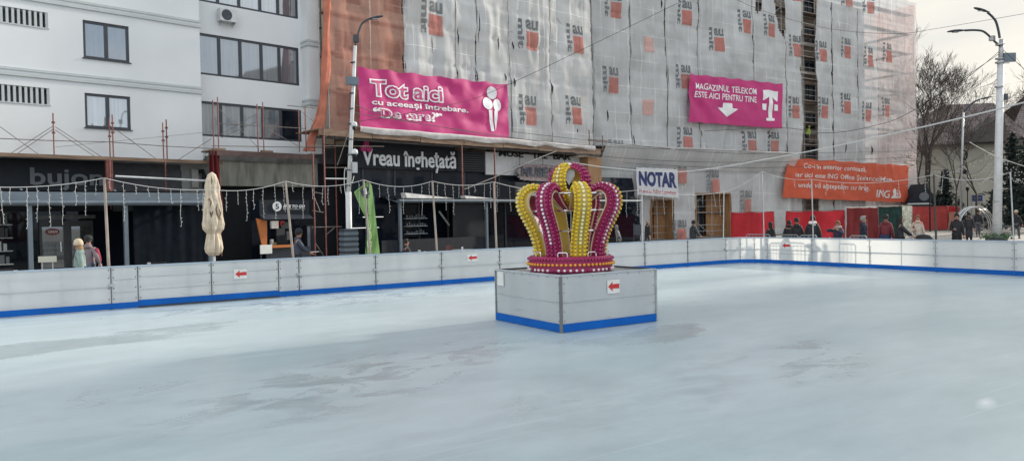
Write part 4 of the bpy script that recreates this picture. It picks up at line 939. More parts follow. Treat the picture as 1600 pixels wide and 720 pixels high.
# ------------------------------------------------------------------ banners
def banner(frame, name, label, corners, d, material, wr, nu=60, nv=26, seed=0, back=None, cat='banner'):
    F = FA if frame == 'A' else FB
    Q = [F(px, py, d) for px, py in corners]                 # TL TR BR BL
    c = ((Q[0][0]+Q[1][0]+Q[2][0]+Q[3][0])/4, min(q[1] for q in Q))
    root = (thingA if frame == 'A' else thingB)(name, label, cat)
    wid = math.dist(Q[0], Q[1]); hei = math.dist(Q[0], Q[3])
    def surf(u, v, e=0.0):
        s = (Q[3][0]*(1-u)+Q[2][0]*u)*(1-v)+(Q[0][0]*(1-u)+Q[1][0]*u)*v; z = (Q[3][1]*(1-u)+Q[2][1]*u)*(1-v)+(Q[0][1]*(1-u)+Q[1][1]*u)*v
        z -= .05*hei*math.sin(math.pi*u)*(1-abs(2*v-1))*0
        X = u*wid; Z = v*hei; w_ = 0
        for (dx, dz, a, f, p, cx, cz) in wr:
            t = ((X-cx*wid)*dx+(Z-cz*hei)*dz); g = math.exp(-(((u-cx)/.28)**2+((v-cz)/.6)**2)); w_ += .6*a*g*math.sin(t*f+p+1.2*noise.noise(Vector((X*.6, Z*.6, seed))))
        w_ += .05*noise.noise(Vector((X*.9, Z*1.3, seed+4)))+.02*noise.noise(Vector((X*3, Z*3.4, seed+8)))
        # scalloped hem between the ties
        hem = .02*hei*math.sin(u*math.pi*6)**2
        if v > .5: z -= hem*(v-.5)*2*1.3
        else: z += hem*(.5-v)*2*.7
        return (s, -d-.05-w_-e, z)
    mb = MB(); mb.grid(lambda u, v: surf(u, v), nu, nv); mb.build('banner_cloth', material, root, smooth=True)
    return root, surf
def btext(root, surf, items, material, e=.03, name='lettering'):
    mb = MB()
    for (txt, u0, u1, v0, v1, bold, shear) in items: textin(mb, txt, u0, u1, v0, v1, 0, bold=bold, shear=shear, fn=lambda x, z: surf(x, z, e), seg=.035)
    return mb.build(name, material, root)
def bpoly(root, surf, polys, material, e=.03, name='emblem'):
    mb = MB()
    for P in polys:
        cu = sum(p[0] for p in P)/len(P); cv = sum(p[1] for p in P)/len(P)
        R_ = []
        for i in range(len(P)):
            a, b = P[i], P[(i+1) % len(P)]; n = max(1, int(math.dist(a, b)/.03)); R_ += [(a[0]+(b[0]-a[0])*k/n, a[1]+(b[1]-a[1])*k/n) for k in range(n)]
        n = len(R_); vs = [surf(cu, cv, e)]+[surf(cu+(p[0]-cu)*.5, cv+(p[1]-cv)*.5, e) for p in R_]+[surf(p[0], p[1], e) for p in R_]
        fs = [(0, 1+i, 1+(i+1) % n) for i in range(n)]+[(1+i, 1+n+i, 1+n+(i+1) % n, 1+(i+1) % n) for i in range(n)]; mb.add(vs, fs)
    return mb.build(name, material, root)
def rect(u0, u1, v0, v1): return [(u0, v0), (u1, v0), (u1, v1), (u0, v1)]
def ell(cu, cv, ru, rv, n=20): return [(cu+ru*math.cos(2*math.pi*k/n), cv+rv*math.sin(2*math.pi*k/n)) for k in range(n)]
b1, s1_ = banner('A', 'advertising_banner', 'large magenta banner with an ice cream emblem and outlined words beside the lamp post', [(558, 104), (792, 132), (795, 218), (562, 203)], 1.75, 'magenta',
    [(.9, .35, .07, 5.0, 0, .15, .9), (.6, .8, .09, 4.0, 1, .62, .85), (.2, 1, .07, 4.5, 0, .72, .4), (.8, -.5, .06, 6, 2, .9, .8), (.3, .9, .06, 4, 1, .35, .1)], seed=2)
btext(b1, s1_, [('Tot aici', .06, .52, .54, .84, .07, 0), ('“De care?”', .075, .51, .205, .375, .05, 0)], 'print_white', .03, 'letter_outline')
btext(b1, s1_, [('Tot aici', .07, .51, .562, .818, .012, 0), ('De care?', .122, .452, .228, .352, .005, 0)], 'magenta_fill', .045)
btext(b1, s1_, [('cu aceeași întrebare.', .07, .69, .385, .505, .02, 0)], 'print_white', .038)
bpoly(b1, s1_, [ell(.875, .82, .034, .115), ell(.838, .615, .036, .11), ell(.910, .605, .031, .115), [(.838, .50), (.866, .50), (.882, .12), (.861, .12)], [(.888, .50), (.915, .50), (.893, .12), (.884, .30)]], 'print_white')
M['x'] = M['magenta']
b2, s2_ = banner('B', 'advertising_banner', 'small magenta banner with white capitals, a down arrow and a serif T', [(1077, 115), (1222, 131), (1221, 201.5), (1076, 191)], .45, 'magenta',
    [(.75, .65, .16, 3.2, 0, .18, .25), (.8, .6, .10, 5.0, 1, .05, .7), (.2, 1, .06, 3, 1, .6, .2), (.7, .5, .07, 4, 2, .8, .9), (.1, 1, .05, 4, 2, .4, .95)], seed=5)
btext(b2, s2_, [('MAGAZINUL TELEKOM', .05, .70, .695, .83, .012, 0), ('ESTE AICI PENTRU TINE', .05, .70, .52, .65, .012, 0)], 'print_white')
bpoly(b2, s2_, [[(.34, .455), (.43, .455), (.43, .35), (.495, .35), (.385, .16), (.285, .35), (.34, .35)], rect(.77, .815, .38, .52), rect(.90, .945, .38, .52),
    rect(.837, .882, .20, .80), rect(.81, .91, .15, .21), [(.77, .60), (.785, .60), (.80, .74), (.837, .79), (.882, .79), (.915, .74), (.93, .60), (.945, .60), (.945, .825), (.77, .825)]], 'print_white')
b3, s3_ = banner('B', 'advertising_banner', 'long orange banner with three lines of pale text hanging above the red fence', [(1230, 246), (1418, 258), (1418, 317), (1222, 309)], .6, 'orange',
    [(.8, .6, .08, 4.5, 0, .08, .8), (1, .35, .10, 5.0, 1, .72, .6), (1, .4, .09, 4.5, 0, .92, .7), (.3, 1, .06, 4, 1, .4, .1), (.9, .4, .07, 4, 2, .15, .2)], seed=9)
btext(b3, s3_, [('Ce-i în interior contează,', .12, .625, .745, .90, .008, 0), ('iar aici este ING Office Ștefan cel Mare,', .07, .86, .495, .665, .008, 0), ('unde vă așteptăm cu drag.', .10, .655, .235, .41, .008, 0), ('ING', .715, .83, .10, .31, .02, .12)], 'print_pale')
lion = [[(.855, .10), (.865, .22), (.858, .30), (.872, .37), (.885, .34), (.889, .24), (.882, .10)], [(.845, .10), (.852, .16), (.905, .16), (.91, .10)], [(.893, .20), (.90, .28), (.908, .22), (.903, .16)], [(.912, .10), (.922, .20), (.918, .30), (.924, .31), (.933, .20), (.924, .10)], [(.888, .31), (.905, .33), (.902, .29)]]
bpoly(b3, s3_, lion, 'print_pale')
b4, s4_ = banner('B', 'notary_sign', 'white notary banner with bold navy capitals and a small crimson line', [(993.5, 261), (1057.5, 264), (1060, 309.5), (995, 304.5)], 1.0, 'banner_white', [(.9, .3, .02, 3, 0, .2, .5)], 20, 14, seed=12, cat='sign')
btext(b4, s4_, [('NOTAR', .05, .96, .33, .88, .055, 0)], 'print_navy', .02)
btext(b4, s4_, [('Notariu Adina Loredana', .05, .93, .10, .235, .01, 0)], 'print_crimson', .02)
# ------------------------------------------------------------------ shopfronts under the left-hand blocks
def ztop(px, py, d): return FA(px, py, d)[1]
def pan(root, name, mt, pxl, pxr, yt, yb, d0, th=.08, zb=None, pxref=None):
    """upright panel facing the rink: seen from pxl to pxr, top/bottom heights read at pxref"""
    pr = pxl if pxref is None else pxref
    s0 = FA(pxl, 300, d0)[0]; s1 = FA(pxr, 300, d0)[0]; z1 = FA(pr, yt, d0)[1]; z0 = FA(pr, yb, d0)[1] if zb is None else zb
    b = MB(); b.box(s0, -d0, z0, s1, -d0+th, z1); return b.build(name, mt, root), s0, s1, z0, z1
# ground floor core of both blocks
GF = thingA('shop_row', 'dark ground floor shop row under the white and netted blocks, behind the terraces', 'shopfront')
s_l = FA(-330, 300)[0]
b = MB(); b.box(s_l, .5, 0, sA2+3, .6, zbot+.2); b.build('back_wall', 'blacker', GF)
b = MB(); b.box(s_l, -.2, FA(100, 250, .2)[1]-.28, FA(332, 250, .2)[0], .45, FA(100, 243, .2)[1]); b.build('concrete_ledge', 'concrete_pale', GF)
pan(GF, 'fascia', 'black', -330, 168, 250, 330, .25, pxref=100)
pan(GF, 'fascia', 'grey_board', 176, 283, 255, 330, .23, pxref=200)
pan(GF, 'concrete_panel', 'concrete_pale', 284, 330, 256, 305, .15, pxref=300)
b = MB(); s, z = FA(308, 268, .3); b.tube([(s, -.3, z), (s+.25, -.32, z+.02), (s+.3, -.35, z-.2), (s+.3, -.35, z-1.0)], .10, 8); b.build('duct_pipe', 'black', GF)
b = MB(); s, z = FA(312, 262, .3); b.box(s-.4, -.4, z-.9, s-.1, -.15, z-.1); b.build('gas_meter_box', 'galv', GF)
pan(GF, 'concrete_band', 'concrete', 328, 497, 246, 291, .10, pxref=400, th=.5)
pan(GF, 'concrete_band_edge', 'concrete_dark', 328, 497, 243, 253, .17, pxref=400, th=.06)
# cut-out letters of the left shop
s0, z0 = FA(47, 292, .27); s1, z1 = FA(160, 263, .27); zb = FA(100, 292, .27)[1]
bs = thingA('shop_sign', 'grey lower case letters of the left cafe sign on the black fascia', 'sign')
bb = MB(); textin(bb, 'bujon', s0, s1, FA(100, 298, .27)[1], FA(100, 263, .27)[1], -.27, bold=.02, thick=.05); bb.build('lettering', 'letter_grey', bs)
# dark glass front, doors and window
fr = MB(); q = pan(GF, 'glass_front', 'glass_dark', -330, 330, 318, 470, .05, zb=.0, pxref=100, th=.03)
dr = thingA('cafe_door', 'black framed double glass door of the left cafe with a red open sign', 'door')
sa, sb = FA(62, 380, .12)[0], FA(146, 380, .12)[0]; zt_ = FA(100, 345, .12)[1]
b = MB(); b.box(sa, -.14, 0, sb, -.07, zt_); 
b.build('door_frame', 'frame', dr)
for (pa, pb) in ((66, 100), (112, 142)):
    x0, x1 = FA(pa, 380, .15)[0], FA(pb, 380, .15)[0]; g_ = MB(); g_.box(x0, -.165, .3, x1, -.145, FA(100, 354, .15)[1]); l = g_.build('door_leaf', 'glass_reflect', dr)
    h = MB(); h.tube([(x1-.12, -.2, .95), (x1-.12, -.2, 1.35)], .015, 6); h.build('handle', 'chrome', l)
b = MB(); b.box(FA(58, 380, .12)[0], -.16, FA(100, 342, .12)[1], FA(150, 380, .12)[0], -.145, FA(100, 336, .12)[1]); b.build('transom_light', 'transom', dr)
s, z = FA(82, 362, .18); b = MB(); b.lathe([(.24, -.012), (.25, 0), (.24, .012)], 24, sx=1, sy=.55); o = b.build('open_sign', 'red_dim', dr, loc=(s, -.19, z)); o.rotation_euler = (R(90), 0, 0)
b = MB(); textin(b, 'OPEN', s-.16, s+.16, z-.05, z+.05, -.21, bold=.02); b.build('lettering', 'print_white', o).matrix_parent_inverse = Matrix()
o.children[0].location = (0, 0, 0)
# lettering coordinates are relative to the rotated sign
o.children[0].data.transform(Matrix.Rotation(R(-90), 4, 'X') @ Matrix.Translation((-s, .19, -z)))
# pergola terraces: steel front beam on posts, dark roof and back
def terrace(label, beams, posts, d, roof_d=.7, pxl=None, side=None):
    t = thingA('terrace_pergola', label, 'pergola')
    (pxa, yt, yb, pxr, ref) = beams
    s0, s1 = FA(pxa, 310, d)[0], FA(pxr, 310, d)[0]; z1 = FA(ref, yt, d)[1]; z0 = FA(ref, yb, d)[1]
    b = MB(); b.box(s0, -d, z0, s1, -d+.14, z1); b.build('front_beam', 'steel', t)
    b = MB(); b.tube([(s0, -d-.07, z0+.10), (s1, -d-.07, z0+.10)], .075, 8); b.build('gutter', 'steel', t)
    b = MB(); b.add([(s0, -d+.15, z1), (s1, -d+.15, z1), (s1, -roof_d, z1+.12), (s0, -roof_d, z1+.12)], [(0, 1, 2, 3)]); b.add([(s0, -d+.15, z1+.05), (s1, -d+.15, z1+.05), (s1, -roof_d, z1+.17), (s0, -roof_d, z1+.17)], [(3, 2, 1, 0)]); b.build('roof_panel', 'black', t)
    for px in posts:
        s = FA(px, 380, d)[0]; b = MB(); b.box(s-.07, -d-.01, -.05, s+.07, -d+.13, z0); b.build('post', 'steel', t)
        b = MB(); b.beam((s, -d+.1, z0+.02), (s, -d+1.3, z1+.12), .07, .1); b.build('rafter', 'steel', t)
    return t, s0, s1, z0, z1
T1, ts0, ts1, tz0, tz1 = terrace('blue grey steel pergola in front of the left cafe sign', (-330, 300, 321, 330, 100), (-160, 48, 198, 329), 4.6)
for px in (205,): 
    pass
# black curtain wall of the closed part of terrace one
b = MB(); x0, x1 = FA(208, 350, 3.9)[0], FA(338, 350, 3.9)[0]
b.grid(lambda u, v: (x0+(x1-x0)*u, -3.9+.03*noise.noise(Vector((u*14, v, 2))), .0+tz0*v), 60, 4); b.build('dark_curtain', 'dark_tarp', T1, smooth=True)
T2, us0, us1, uz0, uz1 = terrace('long dark pergola terrace below the ice cream shop sign', (622, 311.5, 316.5, 1000, 700), (627, 762, 905), 3.0, roof_d=1.0)
# low black parapet and dark interior of terrace two
b = MB(); x0, x1 = FA(545, 350, 1.2)[0], FA(1000, 350, 1.2)[0]; b.box(x0, -1.2, 0, x1, -1.15, 3.2); b.build('back_glazing', 'glass_dark', T2)
for px in (585, 655, 700, 735, 790, 845):
    s = FA(px, 350, 1.25)[0]; b = MB(); b.box(s-.05, -1.27, 0, s+.05, -1.205, 3.2); b.build('glazing_bar', 'frame', T2)
b = MB(); x0, x1 = FA(596, 350, 2.9)[0], FA(762, 350, 2.9)[0]; b.box(x0, -2.9, -.05, x1, -2.84, .92); b.build('parapet', 'black', T2)
x0, x1 = FA(708, 350, 2.7)[0], FA(760, 350, 2.7)[0]; b = MB(); b.box(x0, -2.7, .9, x1, -2.66, uz0); b.build('side_screen', 'blacker', T2)
b = MB(); p0 = FA(686, 330, 1.6); p1 = FA(702, 352, 1.6); b.beam((p0[0], -1.6, p0[1]), (p1[0], -1.6, p1[1]), .08, .08); b.build('diagonal_strut', 'trim', T2)
# folded white awnings above the second pergola
for k, (pa, ya, yb, pb, yc, lab) in enumerate(((633, 301, 309.5, 715, 311, 'folded white awning nearest the green flag'), (726, 305.5, 311.5, 792, 312.5, 'folded white awning nearest the crown'))):
    t = thingA('awning', lab, 'awning'); p = [FA(pa, ya, 2.6), FA(pa, yb, 2.6), FA(pb, yc, 2.6)]
    b = MB(); b.add([(p[0][0], -2.6, p[0][1]), (p[1][0], -2.75, p[1][1]), (p[2][0], -2.7, p[2][1]), (p[0][0], -2.2, p[0][1]-.0), (p[1][0], -2.3, p[1][1]), (p[2][0], -2.4, p[2][1])], [(0, 1, 2), (5, 4, 3), (0, 3, 4, 1), (1, 4, 5, 2), (2, 5, 3, 0)]); b.build('awning_cloth', 'tarp', t)
# ice cream shop fascia
IS = thingA('shop_sign', 'black shop fascia with large white lettering and a magenta three-dot emblem', 'sign')
o, fs0, fs1, fz0, fz1 = pan(IS, 'fascia', 'black', 545, 712, 222, 264, 1.2, pxref=600)
b = MB(); za, zb_ = FA(566, 258, 1.25)[1], FA(566, 228, 1.25)[1]
textin(b, 'Vreau înghețată', FA(566, 250, 1.25)[0], FA(712, 250, 1.25)[0], FA(640, 269, 1.25)[1], FA(640, 233.5, 1.25)[1], -1.22, bold=.018, thick=.06); b.build('lettering', 'letter_white', IS)
b = MB()
for px, py, r in ((572, 225, .17), (567.5, 232, .17), (576.5, 233, .17)):
    s, z = FA(px, py, 1.27); b.prism([(s+r*math.cos(a*math.pi/9), z+r*math.sin(a*math.pi/9)) for a in range(18)], -1.30-.01*px % .03, -1.21)
b.build('emblem', 'magenta_paint', IS)
pan(GF, 'louvre_panel', 'black', 713, 759, 236, 268, 1.15, pxref=720)
lz0, lz1 = FA(720, 268, 1.2)[1], FA(720, 236, 1.2)[1]
b = MB(); n = 9
for k in range(n): z = lz0+(lz1-lz0)*(k+.3)/n; b.box(FA(715, 250, 1.2)[0], -1.22, z, FA(757, 250, 1.2)[0], -1.16, z+.05)
b.build('louvre_slats', 'frame', GF)
# clerestory glass row
b = MB(); b.box(FA(545, 280, 1.0)[0], -1.0, 3.1, FA(1000, 280, 1.0)[0], -.97, fz0); b.build('clerestory_glass', 'shop_glass', GF)
for px in (567, 617, 675, 726, 780, 830):
    s = FA(px, 280, 1.05)[0]; b = MB(); b.box(s-.05, -1.06, 3.1, s+.05, -1.005, fz0); b.build('glazing_bar', 'frame', GF)
# white fascia with black letters, ornate sign below
WF = thingA('shop_sign', 'white panelled fascia with black capitals half hidden under the timber canopy', 'sign')
o, ws0, ws1, wz0, wz1 = pan(WF, 'fascia', 'white_metal', 760, 930, 238, 273, 1.25, pxref=770)
for px in (813, 849, 883):
    s = FA(px, 260, 1.3)[0]; b = MB(); b.box(s-.015, -1.256, wz0, s+.015, -1.251, wz1); b.build('panel_joint', 'black', WF)
b = MB()
for w_, a, c, y in (('MUSE', 780, 818, 241.0), ('THE', 832, 856, 243.5), ('BAR', 865, 892, 245.5)):
    textin(b, w_, FA(a, 240, 1.3)[0], FA(c, 240, 1.3)[0], FA((a+c)/2, y+4.2, 1.3)[1], FA((a+c)/2, y-6, 1.3)[1], -1.26, bold=.03, thick=.03)
b.build('lettering', 'black', WF)
OS = thingA('hanging_sign', 'ornate pinkish grey sign board with dark letters under the white fascia behind the crown', 'sign')
s0, z0 = FA(809, 283, 1.7); s1, z1 = FA(884, 259, 1.7); zm = FA(845, 283, 1.7)[1]; zM = FA(845, 257, 1.7)[1]
pts_ = []
for k in range(40):
    a = 2*math.pi*k/40; r = 1+.06*math.sin(k*2.6); ca, sa_ = math.cos(a), math.sin(a)
    pts_.append(((s0+s1)/2+(s1-s0)/2*r*math.copysign(abs(ca)**.35, ca), (zm+zM)/2+(zM-zm)/2*r*math.copysign(abs(sa_)**.45, sa_)))
b = MB(); b.prism(pts_, -1.74, -1.66); b.build('board', 'pinkish', OS)
b = MB(); textin(b, 'MUSE', s0+.25, (s0+s1)/2+.4, zm+.28, zM-.2, -1.75, bold=.04, thick=.04); textin(b, 'BAR', (s0+s1)/2+.6, s1-.2, zm+.28, zM-.2, -1.75, bold=.04, thick=.04); b.build('lettering', 'slate', OS)
# timber protection canopy with tarpaulin, plywood corner column
CN = thingA('timber_canopy', 'rough timber protection canopy with white tarpaulin edge above the shop signs', 'canopy')
cd_ = 2.3; x0, x1 = FA(497, 215, cd_)[0], FA(938, 240, cd_)[0]; cz0 = FA(640, 221, cd_)[1]; cz1 = FA(640, 211, cd_)[1]
b = MB(); n = 9
for k in range(n): y = -cd_+(cd_-.1)*k/n; b.box(x0, y+.01, cz1-.08, x1, y+(cd_-.1)/n-.01, cz1-.03+.02*(k % 2))
b.build('deck_boards', 'plank', CN)
for k in range(7):
    xa = x0+(x1-x0)*k/7; b = MB(); b.box(xa+.02, -cd_-.05, cz0+.02*math.sin(k*2), xa+(x1-x0)/7-.02, -cd_-.003, cz1-.02+.03*math.sin(k*3.1)); b.build('edge_board', 'plank', CN)
b = MB(); b.box(x0, -cd_+.1, cz0-.13, x1, -cd_+.22, cz0-.02); b.build('edge_beam', 'darkwood', CN)
for k in range(14):
    xa = x0+(x1-x0)*(k+.5)/14; b = MB(); b.box(xa-.04, -cd_+.01, cz0-.0, xa+.04, -.1, cz0+.12); b.build('joist', 'plank', CN)
xa, xb = FA(561, 210, cd_)[0], FA(928, 240, cd_)[0]
b = MB(); b.grid(lambda u, v: (xa+(xb-xa)*u, -cd_-.09-.06*v*(1-v)*4-.04*noise.noise(Vector((u*25, v*2, 1)))+(1.0*max(0, v-.72)/.28), cz1-.02+.36*v*(1 if u > .55 else 1)+.06*noise.noise(Vector((u*14, 5, 2)))*(1-v)-.10*(1-v)*abs(math.sin(u*17))), 90, 8); b.build('tarpaulin', 'tarp', CN, smooth=True)
PC = thingA('plywood_column', 'brown plywood clad column at the inner corner behind the crown', 'column')
b = MB(); x0, x1 = FA(920, 330, 2.0)[0], FA(941, 330, 2.0)[0]; b.box(x0, -2.0, 0, x1, -.4, cz0-.14); b.build('plywood_cladding', 'plywood', PC)
b = MB(); b.box(x0-.2, -2.1, cz1+.0, x1+.1, -1.0, cz1+.08); b.box(x0-.1, -2.2, cz1+.6, x1+.5, -2.1, cz1+.66); b.beam((x0, -2.15, cz1+.06), (x0, -2.15, cz1+1.3), .06, .06); b.beam((x1, -2.15, cz1+.06), (x1, -2.15, cz1+1.0), .06, .06); b.build('timber_guard', 'plank', PC)
# coffee kiosk
KD = 2.2
KK = thingA('coffee_kiosk', 'black coffee kiosk with orange side panel and counter and a round white emblem', 'kiosk')
o, k0, k1, kz0, kz1 = pan(KK, 'fascia', 'black', 405, 482, 312.5, 335, KD, pxref=440)
b = MB(); b.add([(k0, -KD, kz0), (k1, -KD, kz0), (k1, -KD-.45, kz0-.22), (k0, -KD-.45, kz0-.22), (k0, -KD, kz0-.22), (k1, -KD, kz0-.22)], [(0, 1, 2, 3), (3, 2, 5, 4), (0, 3, 4), (1, 5, 2)]); b.build('shelf_hood', 'frame', KK)
b = MB(); b.box(k0, -KD+.9, 0, k1, -KD+.95, kz1); b.build('back_wall', 'glass_dark', KK)
ct0, ct1 = FA(416, 385, KD)[0], FA(456, 385, KD)[0]; cz = FA(430, 385, KD)[1]
b = MB(); b.box(ct0, -KD-.3, cz-.05, ct1, -KD+.3, cz+.06); b.build('counter', 'orange_panel', KK)
b = MB(); b.box(ct0, -KD, 0, k1, -KD+.06, cz-.06); b.build('front_panel', 'bluegrey_dark', KK)
p = [FA(400, 341, KD), FA(417, 345, KD), FA(417, 383, KD), FA(409, 383, KD)]
b = MB(); b.prism([(q[0], q[1]) for q in p], -KD-.02, -KD+.05); b.build('side_panel', 'orange_panel', KK)
b = MB(); s, z = FA(433, 322.5, KD+.03); b.prism([(s+.22*math.cos(a*math.pi/12), z+.22*math.sin(a*math.pi/12)) for a in range(24)], -KD-.035, -KD-.002); e_ = b.build('round_emblem', 'letter_white', KK)
b = MB(); textin(b, '5', s-.09, s+.09, z-.13, z+.13, -KD-.045, bold=.02); b.build('lettering', 'black', e_)
b = MB(); textin(b, 'FIVE TO GO', FA(442, 322, KD)[0], FA(476, 322, KD)[0], FA(458, 325, KD)[1], FA(458, 320, KD)[1], -KD-.02, bold=.04, shear=.3, thick=.012); b.build('lettering', 'letter_white', KK)
b = MB(); textin(b, 'SPECIALTY COFFEE TO GO', FA(442, 326, KD)[0], FA(476, 326, KD)[0], FA(458, 327.6, KD)[1], FA(458, 326, KD)[1], -KD-.02, thick=.01); b.build('small_lettering', 'letter_white', KK)
for k, (px, py, w_, h_, mt) in enumerate(((429, 351, .35, .35, 'paper'), (446, 352, .45, .30, 'grey_board'), (438, 362, .42, .32, 'grey_board'), (440, 374, .55, .42, 'black'), (425, 378, .12, .25, 'paper'), (428, 381, .2, .14, 'bottle_green'), (450, 368, .18, .4, 'letter_grey'), (441, 349, .16, .2, 'arrow_red'))):
    s, z = FA(px, py, KD-.5); b = MB(); b.box(s-w_/2, -KD+.45, z-h_/2, s+w_/2, -KD+.6, z+h_/2); b.build('menu_board' if k < 3 else 'counter_appliance', mt, KK)
s, z = FA(416, 401, KD+.6); ab = thingA('menu_stand', 'small white notice board standing in front of the coffee kiosk counter', 'notice board')
b = MB(); b.box(s-.28, -KD-.62, .55, s+.28, -KD-.58, .95); b.build('board', 'paper', ab); b = MB(); b.box(s-.26, -KD-.6, -.05, s-.22, -KD-.56, .55); b.build('leg', 'frame', ab); b = MB(); b.box(s+.22, -KD-.6, -.05, s+.26, -KD-.56, .55); b.build('leg', 'frame', ab)
# tall glass fridge beside the kiosk
FR = thingA('glass_cabinet', 'tall grey glass door cabinet standing between the coffee kiosk and the lamp post', 'cabinet')
s = FA(484, 360, 2.0)[0]; b = MB(); b.box(s-.16, -2.0, -.05, s+.3, -1.5, FA(484, 352, 2.0)[1]); b.build('cabinet_body', 'black', FR); b = MB(); b.box(s-.14, -2.03, .15, s+.0, -2.0, FA(484, 354, 2.0)[1]); b.build('glass_door', 'bluegrey_jamb', FR)
# lit heater tubes
for (pa, pb, py, lab) in ((567, 599, 339.3, 'upper lit white tube lamp behind the green flag'), (550, 592, 356.5, 'lower lit white tube lamp behind the green flag')):
    t = thingA('tube_lamp', lab, 'lamp', group='lit tubes behind the green flag'); x0, z = FA(pa, py, 1.5); x1 = FA(pb, py, 1.5)[0]
    b = MB(); b.tube([(x0, -1.5, z), (x1, -1.5, z)], .014, 6); b.build('lit_tube', 'led', t); b = MB(); b.box(x0, -1.48, z+.03, x1, -1.42, z+.07); b.build('housing', 'frame', t)
# ------------------------------------------------------------------ the tall block outside the view that shades the near ice
SH = thing('apartment_building', 'plain rendered apartment block standing outside the picture beyond the end of the rink', 'building', (46.5, 14.3, 0), R(3.5))
hol = [(1.5+i*3.4, 3.1+i*3.4, 1.5+k*3, 3.0+k*3) for i in range(3) for k in range(6)]
b = MB(); wall(b, 0, 14, 0, 22, -.4, -.0, []); b.box(0, -44, 0, 14, -.41, 21.9); b.build('wall', 'beige_wall', SH)
for k in range(6):
    for i in range(12):
        b = MB(); b.box(-.04, -3-i*3.4, 1.6+k*3.3, -.003, -1.5-i*3.4, 3.2+k*3.3); b.build('window', 'glass_dark', SH)
# ------------------------------------------------------------------ low scaffold on the ledge of the white block
LS = thingA('ledge_scaffold', 'rust red frame scaffold standing on the ledge above the left cafe sign', 'scaffold')
ld = 1.1
def pA(px, py, d=ld): s, z = FA(px, py, d); return Vector((s, -d, z))
def tb(root, name, pts, r=.026, mt='rust', n=6): b = MB(); b.tube(pts, r, n); return b.build(name, mt, root)
zl = FA(100, 243, ld)[1]
for px, yt, d in ((84, 177, ld), (171.5, 184, ld), (176.5, 179, ld-.7), (255, 192, ld), (260.5, 187, ld-.7), (-30, 170, ld), (-120, 165, ld)):
    s = FA(px, 220, d)[0]; tb(LS, 'standard', [(s, -d, zl), (s, -d, FA(px, yt, d)[1])])
    zz = FA(px, yt, d)[1]
    for q in (.35, .75): b = MB(); b.box(s-.05, -d-.05, zz-q-.05, s+.05, -d+.05, zz-q+.02); b.build('coupler', 'rust', LS)
for (a, c) in (((-140, 211), (84, 220)), ((84, 220), (172, 222)), ((172, 222), (256, 228.5)), ((256, 228.5), (345, 233))): tb(LS, 'guard_rail', [pA(*a), pA(*c)], .018, 'pipe')
for (a, c) in (((0, 198), (68, 247)), ((83, 197), (12, 243)), ((83, 202), (20, 245)), ((86, 198), (160, 246)), ((86, 203), (150, 246)), ((182, 203), (245, 249)), ((330, 217), (275, 252)), ((-60, 200), (-5, 244))): tb(LS, 'brace', [pA(*a), pA(*c)], .014, 'pipe')
b = MB(); p, q = pA(-200, 233), pA(345, 256); b.box(p.x, -ld-.25, zl-.14, q.x, -ld-.2, zl+.0); b.build('toe_board', 'plank', LS)
b = MB(); b.box(p.x, -ld-.2, zl-.06, q.x, -.22, zl-.01); b.build('deck', 'plank', LS)
b = MB(); b.tube([pA(86, 230, 1.0), pA(330, 206, 1.0)], .006, 4); b.build('string_line', 'cable_dark', LS)
s = FA(171, 290, 1.35)[0]; b = MB(); b.box(s-.12, -1.45, 3.15, s+.12, -1.25, zl-.15); b.build('steel_prop', 'rust', LS)
tb(LS, 'white_pipe', [pA(180, 275.5, 1.5), pA(332, 283, 1.5)], .05, 'white_metal')
for px in (172, 259): s = FA(px, 280, 1.5)[0]; tb(LS, 'standard', [(s, -1.5, 2.6), (s, -1.5, zl-.1)])
# --- second scaffold with plank deck in front of the ribbon windows
MS = thingA('plank_scaffold', 'rust red frame scaffold with a plank deck in front of the lowest ribbon window', 'scaffold')
md = 1.6
def pM(px, py, d=md): s, z = FA(px, py, d); return Vector((s, -d, z))
for px, yt, yb in ((334, 157, 340), (341.5, 152, 400), (403, 163, 238), (412, 160, 238), (467.5, 171, 238), (478, 166, 238)):
    s = FA(px, 220, md)[0]; tb(MS, 'standard', [(s, -md, FA(px, yb, md)[1]), (s, -md, FA(px, yt, md)[1])])
for a, c in (((449, 165), (495, 169.5)), ((331, 228), (525, 231)), ((338, 193), (478, 201)), ((403, 171), (412, 167))): tb(MS, 'guard_rail', [pM(*a), pM(*c)], .02, 'pipe')
for a, c in (((342, 170), (403, 230)), ((467, 172), (490, 190)), ((345, 210), (402, 178)), ((345, 216), (402, 190)), ((414, 200), (466, 228))): tb(MS, 'brace', [pM(*a), pM(*c)], .012, 'pipe')
b = MB(); p, q = pM(326, 237), pM(490, 244); z1 = FA(400, 237.5, md)[1]; z0 = FA(400, 246, md)[1]
b.box(p.x, -md-.1, z1-.07, q.x, -.75, z1-.0); b.build('deck', 'plank', MS)
b = MB(); b.box(p.x, -md-.15, z0, q.x, -md-.1, z1-.01); b.build('toe_board', 'darkwood_red', MS)
for px in (340, 415): s, z = FA(px, 235, md); b = MB(); b.box(s-.2, -md-.05, z1+.0, s+.35, -md+.15, z1+.09); b.build('loose_board', 'plank', MS)
# hanging red rag on the corner of the deck, behind the parasol
RG = thingA('hanging_sheet', 'dark red sheet hanging from the plank scaffold behind the folded parasol', 'cloth')
s0, z0 = FA(322, 300, md+.1); s1, z1_ = FA(347, 236, md+.1)
b = MB(); b.grid(lambda u, v: (s0+(s1-s0)*(.25*v+(1-.5*v)*u), -md-.12-.12*math.sin(u*16+v*3), z0-.6+(z1_-z0+.6)*v), 26, 12); b.build('cloth_sheet', 'red_dark', RG, smooth=True)
